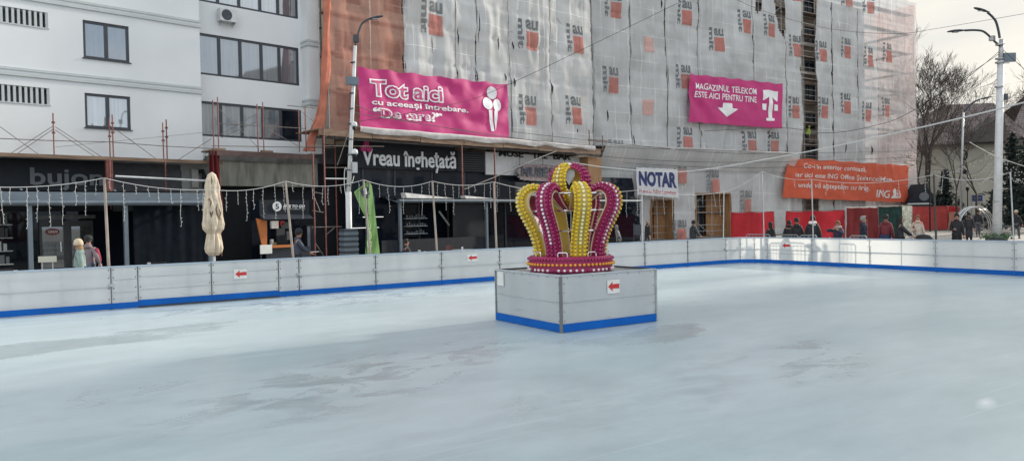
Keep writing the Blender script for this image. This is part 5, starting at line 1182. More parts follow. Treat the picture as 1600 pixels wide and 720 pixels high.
# --- third, tall frame tower near the lamp post
TW = thingA('frame_tower', 'rust red scaffold tower between the coffee kiosk and the green flag', 'scaffold')
td = 2.35
def pT(px, py, d=td): s, z = FA(px, py, d); return Vector((s, -d, z))
for px, yt, d in ((506.5, 195, td), (524, 212, td-1.6), (489, 240, td)):
    s = FA(px, 250, d)[0]; tb(TW, 'standard', [(s, -d, .0), (s, -d, FA(px, yt, d)[1])], .036)
for a, c in (((488, 329), (506, 332)), ((488, 300), (506, 303)), ((506, 262), (545, 262)), ((487, 355), (534, 354)), ((480, 228), (600, 229))): tb(TW, 'cross_bar', [pT(*a), pT(*c)], .022, 'pipe')
for a, c in (((527, 258), (545, 205)), ((500, 330), (490, 306)), ((508, 368), (522, 356)), ((493, 380), (506, 400)), ((507, 215), (518, 206))): tb(TW, 'brace', [pT(*a), pT(*c)], .018, 'pipe')
tb(TW, 'cross_bar', [pT(508, 279), pT(548, 279.5)], .035, 'white_metal')
# scaffold standards under the timber canopy on the right
for k, (px, yt, yb, lab) in enumerate(((722, 232, 300, 'rust red prop under the timber canopy beside the louvre panel'), (773, 237, 300, 'rust red prop under the timber canopy in front of the white fascia'))):
    t = thingA('scaffold_prop', lab, 'scaffold prop'); s = FA(px, 260, cd_)[0]; tb(t, 'prop_tube', [(s, -cd_, .0), (s, -cd_, cz0)], .045); b = MB(); b.box(s-.1, -cd_-.1, -.03, s+.1, -cd_+.1, .0); b.build('foot_plate', 'rust', t)
# ------------------------------------------------------------------ lamp posts
def lathe_obj(root, name, mt, prof, loc, n=14, smooth=True):
    b = MB(); b.lathe(prof, n); return b.build(name, mt, root, smooth=smooth, loc=loc)
def lamp_head(root, name, p, d, size=.7, mt='dkmetal'):
    """flat street lamp head pointing along d from p"""
    d = Vector(d).normalized(); s = d.cross(Vector((0, 0, 1))).normalized(); u = s.cross(d); b = MB(); vs = []; n = 10; prf_ = [(0, .05, .05), (.12, .10, .06), (.35, .22, .09), (.65, .26, .09), (.9, .20, .06), (1.0, .08, .03)]
    for t, w_, h in prf_:
        for j in range(n):
            a = 2*math.pi*j/n; vs.append(Vector(p)+d*(t*size)+s*(w_*size*.62*math.cos(a))+u*(h*size*math.sin(a)*(1.0 if math.sin(a) > 0 else .5)))
    b.add(vs, [(i*n+j, i*n+(j+1) % n, (i+1)*n+(j+1) % n, (i+1)*n+j) for i in range(len(prf_)-1) for j in range(n)]+[tuple(range(n)), tuple(reversed(range(n*5, n*6)))])
    o = b.build(name, mt, root, smooth=True)
    g_ = MB(); g_.box(-.15*size, -.1*size, -.012, .15*size, .1*size, 0); c = g_.build('lamp_glass', 'galv', o); c.location = Vector(p)+d*(.55*size)-u*(.05*size); c.rotation_euler = (0, 0, math.atan2(d.y, d.x)); return o
# left one
DL = 25.0
f0 = foot(543, DL, -.05, 3.0)
LP = thing('street_lamp', 'white street lamp with cameras and a crate-like base sleeve beside the green flag', 'street lamp', f0)
def LW(px, py): return at(px, py, DL) - f0
tp = LW(555, 72)
b = MB(); b.tube([(0, 0, 0), LW(544.5, 300)], .10, 14); b.build('lower_pole', 'white_metal', LP, smooth=True)
b = MB(); b.tube([LW(544.5, 300), LW(551, 165), tp], [.075, .065, .055], 12); b.build('upper_pole', 'white_metal', LP, smooth=True)
b = MB(); b.tube(spline([tp, LW(557, 62), LW(562, 45), LW(566, 37), LW(574, 31)], 4), .035, 8); b.build('bracket_arm', 'dkmetal', LP, smooth=True)
lamp_head(LP, 'lamp_head', LW(571, 32), LW(592, 27)-LW(571, 32)+Vector((0, 0, 0)), .62)
b = MB(); b.box(-.24, -.24, 0, .24, .24, 1.75)
b.build('base_sleeve', 'dkmetal', LP)
for k in range(9):
    b = MB(); zz = .1+k*.18; 
    for a in (-1, 1): b.box(-.25, a*.25-.008, zz, .25, a*.25+.008, zz+.10); b.box(a*.25-.008, -.25, zz, a*.25+.008, .25, zz+.10)
    b.build('sleeve_slat', 'steel', LP)
for (px, py, w_) in ((548.5, 129, .22),):
    p = LW(px, py); b = MB(); b.box(p.x-.2, p.y-.2, p.z-.1, p.x+.2, p.y-.05, p.z+.16); b.build('floodlight', 'steel', LP)
for (px, py) in ((553, 197), (554, 240)):
    p = LW(px, py); b = MB(); b.lathe([(.02, .16), (.10, .12), (.12, 0), (.10, -.02)], 10, p); c = b.build('camera', 'white_metal', LP, smooth=True); b = MB(); b.ball((p.x, p.y, p.z-.06), .075, 10, 6); b.build('camera_dome', 'black', c, smooth=True)
p = LW(553, 262); b = MB(); b.box(p.x-.09, p.y-.1, p.z-.18, p.x+.09, p.y+.0, p.z+.18); b.build('junction_box', 'galv', LP)
p = LW(557, 60); b = MB(); b.box(p.x-.1, p.y-.07, p.z-.14, p.x+.06, p.y+.07, p.z+.1); b.build('sensor', 'dkmetal', LP)
for k in range(9):
    p = LW(544.5+k*.9, 290-k*24); b = MB(); b.lathe([(.095, -.02), (.1, 0), (.095, .02)], 12, p); b.build('pole_clamp', 'dkmetal', LP)
b = MB(); b.tube(spline([LW(553, 275), LW(549, 285), LW(540, 262), LW(538, 285), LW(541, 310)], 5), .014, 5); b.build('cable_loop', 'cable_white', LP)
# right one
DR = 34.0
f1 = foot(1556, DR, -.05, 4.0)
RP = thing('street_lamp', 'tall grey two-armed street lamp behind the far rink barrier at the arch hoops', 'street lamp', f1)
def RW(px, py): return at(px, py, DR) - f1
b = MB(); b.tube([RW(1557, 400), RW(1560, 250), RW(1563.5, 95)], [.20, .165, .13], 16); b.build('pole', 'white_metal', RP, smooth=True)
b = MB(); b.tube([RW(1563.3, 100), RW(1565, 62)], .10, 12); b.build('pole_top', 'galv', RP, smooth=True)
b = MB(); b.tube(spline([RW(1562, 60), RW(1560, 48), RW(1556, 34), RW(1550, 26), RW(1543, 20)], 5), .055, 8); b.build('bracket_arm', 'dkmetal', RP, smooth=True)
b = MB(); b.tube(spline([RW(1562, 72), RW(1553, 64), RW(1544, 55), RW(1535, 49), RW(1522, 47.5), RW(1508, 48)], 5), .05, 8); b.build('bracket_arm', 'dkmetal', RP, smooth=True)
lamp_head(RP, 'lamp_head', RW(1546, 20), RW(1523, 13)-RW(1546, 20), .75); lamp_head(RP, 'lamp_head', RW(1509, 48), RW(1482, 50)-RW(1509, 48), .85)
for (px, py, w_, h) in ((1577, 90, .27, .2), (1569, 152, .14, .14)):
    p = RW(px, py); q = RW(1564, py); b = MB(); b.beam(p-rt0*w_, p+rt0*w_, .12, h*2); b.build('floodlight', 'steel' if w_ > .2 else 'dkmetal', RP); b = MB(); b.beam(q+Vector((0, 0, -.25)), p+Vector((0, 0, -.25)), .05, .05); b.build('floodlight_arm', 'galv', RP)
b = MB(); b.box(RW(1550, 60).x-.1, RW(1550, 60).y-.1, RW(1550, 60).z-.12, RW(1550, 60).x+.1, RW(1550, 60).y+.1, RW(1550, 60).z+.1); b.build('sensor', 'galv', RP)
for y_ in (70, 92, 98, 136, 315, 352): p = RW(1562-(y_-90)*.02, y_); b = MB(); b.lathe([(.18, -.03), (.185, .03)], 12, p); b.build('pole_clamp', 'galv', RP)
p0 = RW(1557, 378)
PLB = thing('planter', 'low dark planter with green leaves round the foot of the tall street lamp', 'planter', f1+Vector((0, 0, 0)))
b = MB(); b.lathe([(.34, 0), (.42, .35), (.45, .62), (.44, .68), (.30, .66)], 16); b.build('pot', 'dkmetal', PLB)
b = MB()
for k in range(160):
    a = random.random()*6.28; r = .30+.35*random.random(); z = .62+.22*random.random(); c = Vector((r*math.cos(a), r*math.sin(a), z)); d1 = Vector((random.uniform(-1, 1), random.uniform(-1, 1), random.uniform(-1, 1)))*.07; d2 = Vector((random.uniform(-1, 1), random.uniform(-1, 1), random.uniform(-1, 1)))*.05
    b.add([c-d1, c+d2, c+d1, c-d2], [(0, 1, 2, 3)])
b.build('foliage', 'leaf_green', PLB)
# distant single-arm lamp
DM = 62.0
f2 = foot(1502, DM, -.05, 4.0)
MP = thing('street_lamp', 'distant white single-arm street lamp in front of the church wall', 'street lamp', f2)
def MW(px, py): return at(px, py, DM) - f2
b = MB(); b.tube([MW(1500.5, 365), MW(1503, 250), MW(1505, 175)], [.10, .09, .08], 10); b.build('pole', 'galv', MP, smooth=True)
b = MB(); b.tube(spline([MW(1505, 176), MW(1512, 168), MW(1521, 160), MW(1530, 156)], 4), .08, 6); b.build('bracket_arm', 'dkmetal', MP, smooth=True)
lamp_head(MP, 'lamp_head', MW(1530, 156), MW(1552, 151)-MW(1530, 156), 1.1)
b = MB(); b.lathe([(.1, -.2), (.2, -.1), (.2, .1), (.1, .2)], 8, MW(1507, 268)); b.build('camera', 'black', MP)
b = MB(); c = MW(1507, 242); b.tube([c+Vector((rt0.x*.22*math.cos(a), rt0.y*.22*math.cos(a), .4*math.sin(a))) for a in [k*math.pi/8 for k in range(17)]], .07, 6); b.build('coiled_cable', 'black', MP)
# lantern posts
for px, yt, D_, lab in ((1453, 250, 66, 'thin dark post in front of the church between the trees'), (1512, 292, 66, 'small black lantern post in front of the church wall')):
    f = foot(px, D_, -.05, 2.0); t = thing('lantern_post', lab, 'lantern'); t.location = f; ROOTM[t.name] = Matrix.Translation(f)
    h = (at(px, yt, D_)-f).z; b = MB(); b.tube([(0, 0, 0), (0, 0, h-.4)], [.07, .04], 8); b.build('post', 'black', t); b = MB(); b.lathe([(.06, h-.4), (.16, h-.15), (.18, h-.1), (.03, h)], 8); b.build('lantern', 'black', t)
# ------------------------------------------------------------------ church, trees and plaza furniture beyond
CH = thing('church', 'pale rendered church with an old tiled roof and an arched window behind bare trees', 'church', (0, 0, 0))
DCH = 88.0
za = at(1500, 222, DCH).z; zr = at(1560, 163, DCH+6).z
pL = at(1418, 300, DCH+1); pR = at(1680, 300, DCH-2)
dd = Vector((pR.x-pL.x, pR.y-pL.y, 0)); Lc = dd.length; angc = math.atan2(dd.y, dd.x)
CH.location = (pL.x, pL.y, 0); CH.rotation_euler = (0, 0, angc); ROOTM[CH.name] = Matrix.Translation((pL.x, pL.y, 0)) @ Matrix.Rotation(angc, 4, 'Z')
wx = (ROOTM[CH.name].inverted() @ at(1478, 275, DCH)).x
zw0 = at(1478, 290, DCH).z; zw1 = at(1478, 265, DCH).z
b = MB(); wall(b, 0, Lc, 0, za, 0, .6, [(wx-.42, wx+.42, zw0, zw1-.3)]); b.box(0, .61, 0, Lc, 12, za-.2); b.build('wall', 'church_wall', CH)
b = MB(); b.prism([(wx+.46*math.cos(a), zw1-.42+.46*math.sin(a)) for a in [k*math.pi/10 for k in range(11)]]+[(wx-.46, zw0), (wx+.46, zw0)], -.01, -.004); b.build('arched_window', 'glass_dark', CH)
b = MB(); b.prism([(wx-.6, zw0-.15), (wx+.6, zw0-.15), (wx+.6, zw0), (wx-.6, zw0)], -.12, 0.0); b.build('window_sill', 'church_wall', CH)
# hipped roof: eaves overhang, ridge set back
h1, h2 = (ROOTM[CH.name].inverted() @ at(1474, 175, DCH+6)).x, (ROOTM[CH.name].inverted() @ at(1582, 162, DCH)).x
ex = (ROOTM[CH.name].inverted() @ at(1602, 228, DCH)).x
R0 = [(-3, -.9, za-.3), (ex, -.9, za-.3), (ex, 13, za-.3), (-3, 13, za-.3)]; ry0, ry1 = (h1, 6, zr), (h2, 6, zr)
b = MB(); b.add(R0+[ry0, ry1], [(0, 1, 5, 4), (1, 2, 5), (2, 3, 4, 5), (3, 0, 4)]); b.build('roof', 'tile_roof', CH)
b = MB(); b.box(-3, -.95, za-.45, ex, -.8, za-.28); b.build('eaves_board', 'darkwood', CH)
b = MB(); lx0 = (ROOTM[CH.name].inverted() @ at(1556, 200, DCH)).x
b.prism([(lx0-5.2, za-.2), (lx0+.3, za-.2), (lx0-.1, za+3.0)], -1.4, 2.6); b.build('dark_dormer', 'darkwood', CH)
b = MB(); b.add([(ex-3, -.9, za+.2), (ex+16, -.9, za+.2), (ex+16, 5, zr+1.2), (ex+2, 5, zr+.8), (ex-3, 13, za), (ex+16, 13, za)], [(0, 1, 2, 3), (4, 3, 2, 5)]); b.build('side_roof', 'tile_roof', CH)
lw = thing('boundary_wall', 'low dark stone wall along the far side of the plaza below the church', 'wall', at(1500, 340, 74).xy.to_3d(), angc)
b = MB(); b.box(-4, 0, -.1, 22, .4, at(1540, 336, 74).z); b.build('stone_body', 'grey_stone', lw); b = MB(); b.box(-4.05, -.05, at(1540, 336, 74).z+.002, 22.05, .45, at(1540, 336, 74).z+.1); b.build('coping', 'concrete_pale', lw)
# trees
def tree(name, label, base, h, seed, spread=.5, mt='bark', levels=6, r0=.22, lean=(0, 0), first=.28, group=None, twig=1.0):
    rnd = random.Random(seed); t = thing(name, label, 'tree', base, 0, group); tr = MB(); br = MB()
    def grow(p, d, l, r, lev, mb):
        n = 3; pts = [p]; rs = [r]
        for i in range(n):
            d = (d+Vector((rnd.uniform(-1, 1), rnd.uniform(-1, 1), rnd.uniform(-.3, .6)))*.16).normalized(); p = p+d*(l/n); pts.append(p); rs.append(r*(1-.35*(i+1)/n))
        mb.tube(pts, rs, 7 if lev == 0 else (5 if lev < 3 else 3), caps=lev == 0)
        if lev >= levels: return
        k = 3 if lev < 3 else (3 if rnd.random() < .6 else 2)
        for j in range(k):
            a = rnd.uniform(0, 6.28); tilt = rnd.uniform(.35, .85)*spread*2*(.7 if lev == 0 else 1); s = d.orthogonal().normalized(); s2 = d.cross(s); nd = (d*math.cos(tilt)+(s*math.cos(a)+s2*math.sin(a))*math.sin(tilt)).normalized()
            nd = (nd+Vector((0, 0, .12))).normalized()
            st = pts[-1] if j == 0 or lev < 1 else pts[rnd.choice((2, 3))]
            grow(st, nd, l*rnd.uniform(.62, .86), max(.014, rs[-1]*rnd.uniform(.64, .84)), lev+1, br)
    grow(Vector((0, 0, 0)), Vector((lean[0], lean[1], 1)).normalized(), h*first, r0, 0, tr)
    tr.build('trunk', mt, t, smooth=True); br.build('crown', mt, t); return t
tree('bare_tree', 'large dark bare tree rising above the roofs just beyond the netted block', foot(1452, 82, -.05), 23, 11, .38, levels=8, r0=.46, first=.22)
tree('bare_tree', 'slender bare tree close beside the end of the netted block', foot(1440, 82, -.05), 18, 5, .33, levels=7, r0=.22, first=.3)
tree('bare_tree', 'small bare street tree in front of the church window', foot(1528, 64, -.05), 10, 21, .5, levels=6, r0=.12, first=.32)
tree('bare_tree', 'bare street tree between the distant lamp and the church wall', foot(1497, 67, -.05), 11, 33, .5, levels=6, r0=.13, first=.35)
tree('bare_tree', 'bare tree at the picture edge with branches over the church roof', foot(1606, 58, -.05), 13, 45, .5, levels=6, r0=.2, first=.33)
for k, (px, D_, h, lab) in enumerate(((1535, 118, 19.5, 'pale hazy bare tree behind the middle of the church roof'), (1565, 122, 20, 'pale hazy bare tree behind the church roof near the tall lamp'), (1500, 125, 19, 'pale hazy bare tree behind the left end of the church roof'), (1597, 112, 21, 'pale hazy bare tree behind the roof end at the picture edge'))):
    tree('distant_tree', lab, foot(px, D_, -.05), h, 60+k, .5, 'bark_hazed', levels=6, r0=.2, first=.3, group='hazy bare trees behind the church')
def conifer(label, base, h, w_, seed, n=2600):
    rnd = random.Random(seed); t = thing('conifer', label, 'conifer', base); b = MB(); b.tube([(0, 0, 0), (0, 0, h)], [.14, .02], 7); b.build('trunk', 'bark', t); b = MB()
    nb = int(h*20)
    for k in range(nb):
        z = h*.08+(h*.9)*(k/nb); a = k*2.4+rnd.random(); L_ = w_*(1-(z/h))**.8*rnd.uniform(.55, 1.1)+.12; d = Vector((math.cos(a), math.sin(a), rnd.uniform(-.35, .45))); p = Vector((0, 0, z))
        m_ = max(3, int(L_/.10))
        for i in range(m_):
            c = p+Vector((rnd.uniform(-.1, .1), rnd.uniform(-.1, .1), rnd.uniform(-.12, .12)))+d*(L_*(i+.6)/m_)+Vector((0, 0, -.10*(i/m_)**2*L_)); s = .16+.12*(1-i/m_)
            for _ in range(2):
                e1_ = Vector((rnd.uniform(-1, 1), rnd.uniform(-1, 1), rnd.uniform(-.5, .5))).normalized()*s; e2_ = Vector((rnd.uniform(-1, 1), rnd.uniform(-1, 1), rnd.uniform(-.5, .5))).normalized()*s*.45
                b.add([c-e1_, c+e2_, c+e1_, c-e2_], [(0, 1, 2, 3)])
    b.build('crown', 'needles', t); return t
conifer('dark green conifer above the far red fence in front of the church', foot(1478, 70, -.05), at(1485, 272, 70).z, 2.1, 3)
conifer('small dark conifer left of the church conifer near the little gabled stall', foot(1462, 72, -.05), at(1462, 305, 72).z, 1.3, 4)
conifer('broad dark conifer right of the tall street lamp', foot(1583, 62, -.05), at(1590, 205, 62).z, 3.2, 5)
conifer('dark conifer at the picture edge beyond the walking woman', foot(1606, 58, -.05), at(1606, 215, 58).z, 2.8, 6)
conifer('low dark conifer in front of the church wall beside the arch hoops', foot(1553, 68, -.05), at(1553, 295, 68).z, 1.4, 8)
conifer('low dark conifer between the distant lamp and the lantern post', foot(1498, 71, -.05), at(1498, 312, 71).z, 1.2, 9)
# gabled stall
gp_ = foot(1443, 74, -.05); GS = thing('gabled_stall', 'small dark gabled market stall with pale lettering behind the far red fence', 'stall', gp_, AZ-R(90))
w2_ = 1.35; zb_ = at(1443, 316, 74).z; zt_ = at(1443, 291, 74).z
b = MB(); b.box(-w2_, 0, 0, w2_, 2.2, zb_-.1); b.build('stall_body', 'darkwood', GS); b = MB(); b.prism([(-w2_-.35, zb_), (w2_+.35, zb_), (0, zt_+.3)], -.1, 2.3); b.build('gable', 'black', GS)
b = MB(); b.box(-w2_-.3, -.16, zb_-.16, w2_+.3, -.1, zb_-.02); b.build('white_board', 'white_metal', GS); b = MB(); b.prism(ell(0, zb_+.62, .5, .42, 14), -.14, -.11); b.build('emblem', 'letter_grey', GS)
# information sign
ip = foot(1527, 66, -.05); IP = thing('information_sign', 'dark blue information board on two posts in front of the church', 'sign', ip, AZ-R(90)-R(5)); zi0, zi1 = at(1527, 318, 66).z, at(1527, 304, 66).z
b = MB(); b.box(-.45, -.03, zi0+.25, .45, .03, zi1); b.build('board', 'print_navy', IP)
for x in (-.48, .48): b = MB(); b.box(x-.03, -.03, 0, x+.03, .03, zi1+.1); b.build('post', 'galv', IP)
b = MB(); b.box(-.3, -.035, zi1-.3, .3, -.031, zi1-.2); b.build('pale_stripe', 'letter_grey', IP)
# steel arch hoops
hp = foot(1527, 45, -.05); HP = thing('arch_hoops', 'row of shiny steel arch hoops standing left of the tall street lamp', 'arch', hp)
for k in range(4):
    b = MB(); c = rt0*(.22*k)+fw0*(.55*k); w_, h = 1.12, 2.1
    b.tube([c+rt0*(-w_*math.cos(a))+Vector((0, 0, .75+(h-.75)*math.sin(a))) for a in [q*math.pi/16 for q in range(17)]], .035, 6); b.tube([c-rt0*w_, c-rt0*w_+Vector((0, 0, .75))], .035, 6); b.tube([c+rt0*w_, c+rt0*w_+Vector((0, 0, .75))], .035, 6); b.build('hoop', 'chrome' if k % 2 == 0 else 'galv', HP)
# ------------------------------------------------------------------ site fences with red fabric
def fence(label, pA_, pB_, mt, h=2.05, zb=.0, name='fabric_fence', hs=(0, 0), nseg=None):
    a = Vector(pA_); b_ = Vector(pB_); d = b_-a; L_ = d.length; ang = math.atan2(d.y, d.x); t = thing(name, label, 'fence', (a.x, a.y, -.05), ang)
    m_ = MB(); m_.grid(lambda u, v: (u*L_, -.03-.05*math.sin(u*L_*2.1+1)*math.sin(v*3.1)-.05*noise.noise(Vector((u*L_*1.5, v*3, a.x))), zb+.1+(h-.1+hs[0]*(1-u)+hs[1]*u)*v-.05*v*abs(math.sin(u*L_*1.3))), max(6, int(L_*5)), 10); m_.build('fabric', mt, t, smooth=True)
    n = nseg or max(1, round(L_/2.4))
    for k in range(n+1): q = MB(); q.tube([(L_*k/n, .03, 0), (L_*k/n, .03, h+.06+hs[0]*(1-k/n)+hs[1]*k/n)], .022, 6); q.build('fence_post', 'galv', t)
    q = MB(); q.tube([(0, .02, h+hs[0]), (L_, .02, h+hs[1])], .016, 5); q.build('top_rail', 'rust', t)
    return t
fence('bright red fabric fence between the plywood door and the grey net', foot(1143, 56), foot(1210, 51), 'red_net', hs=(0, .0), h=2.05)
fence('long bright red fabric fence behind the group in black coats', foot(1229, 50), foot(1321, 45), 'red_net', h=2.05)
fence('dark red fabric fence behind the grey-haired man', foot(1321.5, 45), foot(1371, 50), 'red_dark', h=2.2)
fence('dark green tarpaulin fence behind the man in the red sweater', foot(1371.5, 50), foot(1408, 52), 'green_tarp', h=2.25)
fence('crumpled pale foil panel at the end of the green tarpaulin', foot(1408.5, 52), foot(1424, 52.5), 'foil', h=2.3, nseg=1)
fence('far red fabric fence panel between the foil panel and the peach panel', foot(1426, 68), foot(1480, 68), 'red_fade', h=2.25)
fence('faded peach and red fabric fence panel beside the woman in black', foot(1480.5, 68), foot(1500, 69), 'peach', h=2.25, nseg=1)
tt = thing('red_cloth', 'loose red cloth folded over the peach fence panel', 'cloth', foot(1482, 67.8, 1.6), AZ-R(90))
b = MB(); b.grid(lambda u, v: (1.15*u, -.03-.05*math.sin(u*9), .05+.55*v*(1-.35*u)), 10, 4); b.build('cloth_sheet', 'red_net', tt, smooth=True)
# ------------------------------------------------------------------ string light poles, icicle lights, cables
def sag(a, b, s, n=14): a = Vector(a); b = Vector(b); return [a.lerp(b, k/n)-Vector((0, 0, s*4*(k/n)*(1-k/n))) for k in range(n+1)]
poles = []
labs = ['wooden light pole beside the couple, left end of the icicle lights', 'leaning wooden light pole in front of the coffee kiosk', 'wooden light pole behind the green flag', 'wooden light pole in the middle of the long pergola terrace', 'wooden light pole just left of the crown',
        'thin pale light pole below the notary sign', 'thin pale light pole at the plywood passage door', 'thin grey light pole in front of the first red fence', 'thin grey light pole in front of the man in the black puffer jacket', 'dark wooden light pole between the stroller and the woman in black', 'grey light pole between the tall street lamp and the woman in the pale hat']
pp_ = [(163, 278, 171, 'L', 0), (446, 283, 464, 'L', 0), (568, 281, 584, 'L', 0), (675.5, 283, 687, 'L', 0), (771.5, 284, 779, 'L', 0), (1003, 296, 1006, 'L', 1), (1131, 300, 1132, 'L', 1), (1191, 268, 1192.5, 'R', 1), (1268, 280, 1269.5, 'R', 1), (1459, 273, 1462, 'R', 2), (1578.5, 269, 1584.5, 'R', 1)]
tops = []
for (pt, yt, pb, run, mtk), lab in zip(pp_, labs):
    base = Vector((XL(pb), YL+.09, -.05)) if run == 'L' else Vector((XB+.09, YR(pb), -.05))
    dep = (base-CAM).dot(fwd); top = at(pt, yt, dep+.05); t = thing('light_pole', lab, 'pole', base)
    b = MB(); b.tube([(0, 0, 0), (top-base)*.5, top-base], [.036, .033, .03] if mtk != 1 else [.022]*3, 8); b.build('pole_shaft', ['wood_pole', 'galv', 'darkwood'][mtk], t)
    b = MB(); b.box(-.05, -.13, .6, .05, .04, .66); b.build('clamp', 'galv', t); tops.append(top)
def icicles(name, label, pts_list, seed, step=.25, lmax=.78, mt='cable_white'):
    rnd = random.Random(seed); t = thing(name, label, 'string lights', pts_list[0][0])
    off = Vector(pts_list[0][0])
    n_drop = 0
    for a, b_, s in pts_list:
        P = sag(a, b_, s); c = MB(); c.tube([p-off for p in P], .0075, 4, caps=False); c.build('cable', mt, t)
        L_ = (Vector(b_)-Vector(a)).length; k = int(L_/step)
        for i in range(k):
            u = (i+.5+rnd.uniform(-.25, .25))/k; q = u*14; i0 = min(int(q), 13); p = P[i0].lerp(P[i0+1], q-i0)-off; ln = rnd.choice((.22, .35, .5, lmax, lmax*1.15)); pts = [p]; m_ = max(3, int(ln/.09))
            for j in range(m_): pts.append(pts[-1]+Vector((rnd.uniform(-.014, .014), rnd.uniform(-.014, .014), -ln/m_)))
            c = MB(); c.tube(pts, .0045, 3, caps=False)
            for j in range(1, len(pts)):
                sd = Vector((rnd.uniform(-1, 1), rnd.uniform(-1, 1), rnd.uniform(-.6, .2))).normalized()*.032; c.tube([pts[j], pts[j]+sd], [.005, .009], 4)
            if n_drop < 100: c.build('light_drop', 'bulb_clear', t); n_drop += 1
            else: c.build('light_drop', 'bulb_clear', t)
    return t
lw_ = at(-60, 289, 15.5)
icicles('icicle_lights', 'white icicle light string sagging between the poles in front of the left cafe', [(lw_, tops[0], .12), (tops[0], at(330, 296, (tops[1]-CAM).dot(fwd)*.93), .10), (at(330, 296, (tops[1]-CAM).dot(fwd)*.93), tops[1], .12)], 1)
icicles('icicle_lights', 'white icicle lights from the coffee kiosk pole to the pole beside the crown', [(tops[1], tops[2], .16), (tops[2], tops[3], .18), (tops[3], tops[4], .12)], 2)
icicles('icicle_lights', 'white icicle light string behind the crown and past the notary sign', [(tops[4], at(880, 296, (tops[4]-CAM).dot(fwd)+2), .12), (at(880, 296, (tops[4]-CAM).dot(fwd)+2), tops[5], .1), (tops[5], tops[6], .15)], 3, step=.42)
icicles('icicle_lights', 'thin icicle light string above the crowd in front of the orange banner', [(tops[6], tops[7], .1), (tops[7], tops[8], .12), (tops[8], tops[9], .2), (tops[9], tops[10], .2)], 4, step=.8, lmax=.3)
def cable(name, label, pts, r, mt, sg=0.0, grp=None):
    t = thing(name, label, 'cable', pts[0], 0, grp); P = [Vector(p)-Vector(pts[0]) for p in pts]
    if len(P) == 2: P = sag(P[0], P[1], sg, 20)
    else: P = spline(P, 6)
    b = MB(); b.tube(P, r, 5, caps=False); b.build('wire', mt, t); return t
cable('overhead_cable', 'thick white cable running from the crown up across the picture to the right edge', [at(895, 254, 24), at(960, 263, 23), at(1070, 268, 21), at(1230, 243, 18), at(1400, 208, 15), at(1592, 162.5, 12.5), at(1700, 130, 11)], .014, 'cable_white')
W_ = [('thin dark cable rising from the magenta ice cream banner to the top edge', [at(560, 190, 30), at(700, 165, 33), at(795, 132, 35), at(1070, 0, 36), at(1120, -25, 36)], .011),
      ('dark cable crossing in front of the outlined words of the ice cream banner', [at(550, 163, 26), at(640, 190, 30), at(800, 215, 36), at(930, 235, 42)], .014),
      ('lower dark cable crossing the foot of the ice cream banner', [at(550, 176, 26), at(680, 197, 32), at(800, 216, 38), at(1000, 232, 44), at(1230, 236, 50)], .012),
      ('upper dark cable along the ledge above the notary sign', [at(800, 206, 38), at(1000, 228, 42), at(1160, 240, 44), at(1420, 236, 50)], .012),
      ('middle dark cable along the ledge above the notary sign', [at(800, 224, 38), at(960, 246, 42), at(1160, 254, 44), at(1420, 246, 50)], .012),
      ('lowest dark cable along the ledge above the notary sign', [at(900, 240, 38), at(1000, 256, 42), at(1200, 262, 44), at(1450, 250, 50)], .012),
      ('thin dark cable sagging under the small magenta banner to the end of the block', [at(1100, 205, 38), at(1222, 200, 38), at(1290, 208, 38), at(1360, 198, 37), at(1425, 174, 36), at(1562, 84, 34)], .013),
      ('thin cable over the tall block running down to the tall street lamp', [at(1130, -10, 34), at(1200, 20, 36), at(1300, 46, 40), at(1400, 53, 42), at(1470, 44, 40), at(1640, 15, 36)], .011),
      ('thin guy wire from the tall street lamp down through the bare tree', [at(1562, 80, 34), at(1510, 122, 36), at(1440, 165, 40)], .012),
      ('guy wire from the tall street lamp to the right picture edge', [at(1565, 76, 34), at(1600, 108, 33), at(1660, 160, 30)], .012),
      ('second guy wire from the tall street lamp going down behind the church roof', [at(1562, 115, 34), at(1545, 150, 40), at(1530, 200, 50)], .010),
      ('pale sagging cable beside the tall street lamp at the right picture edge', [at(1515, 222, 40), at(1525, 228, 38), at(1560, 246, 30), at(1640, 272, 24)], .016),
      ('dark cable rising from the ice cream shop to the white panelled fascia', [at(725, 296, 26), at(770, 278, 28), at(840, 248, 32), at(870, 236, 36)], .022)]
for k, (lab, P, r) in enumerate(W_): cable('overhead_cable', lab, P, r, 'cable_white' if k == 11 else 'cable_dark')
# light curtain over the plaza: small bulbs on thin wires between the lamp posts
fl = thing('light_net', 'fairy light wires with many small white bulbs hanging over the plaza', 'string lights', at(1430, 245, 45)); o_ = Vector(fl.location); bw = MB(); bl = MB()
rnd = random.Random(5)
for k in range(13):
    y0 = 222+rnd.random()*18; x1_ = 1450+k*16; P = sag(at(1560+rnd.uniform(-3, 6), 222+k*1.5, 36), at(1395+k*22, 255+rnd.random()*45, 42+rnd.random()*8), .5, 18)
    bw.tube([p-o_ for p in P], .006, 3, caps=False)
    for i in range(1, 18):
        if rnd.random() < .75: q = P[i]-o_-Vector((0, 0, .06+.12*rnd.random())); bl.ball(q, .030, 5, 4)
bw.build('wires', 'cable_dark', fl); o = bl.build('tiny_bulbs', 'bulb_clear', fl); o['kind'] = 'stuff'
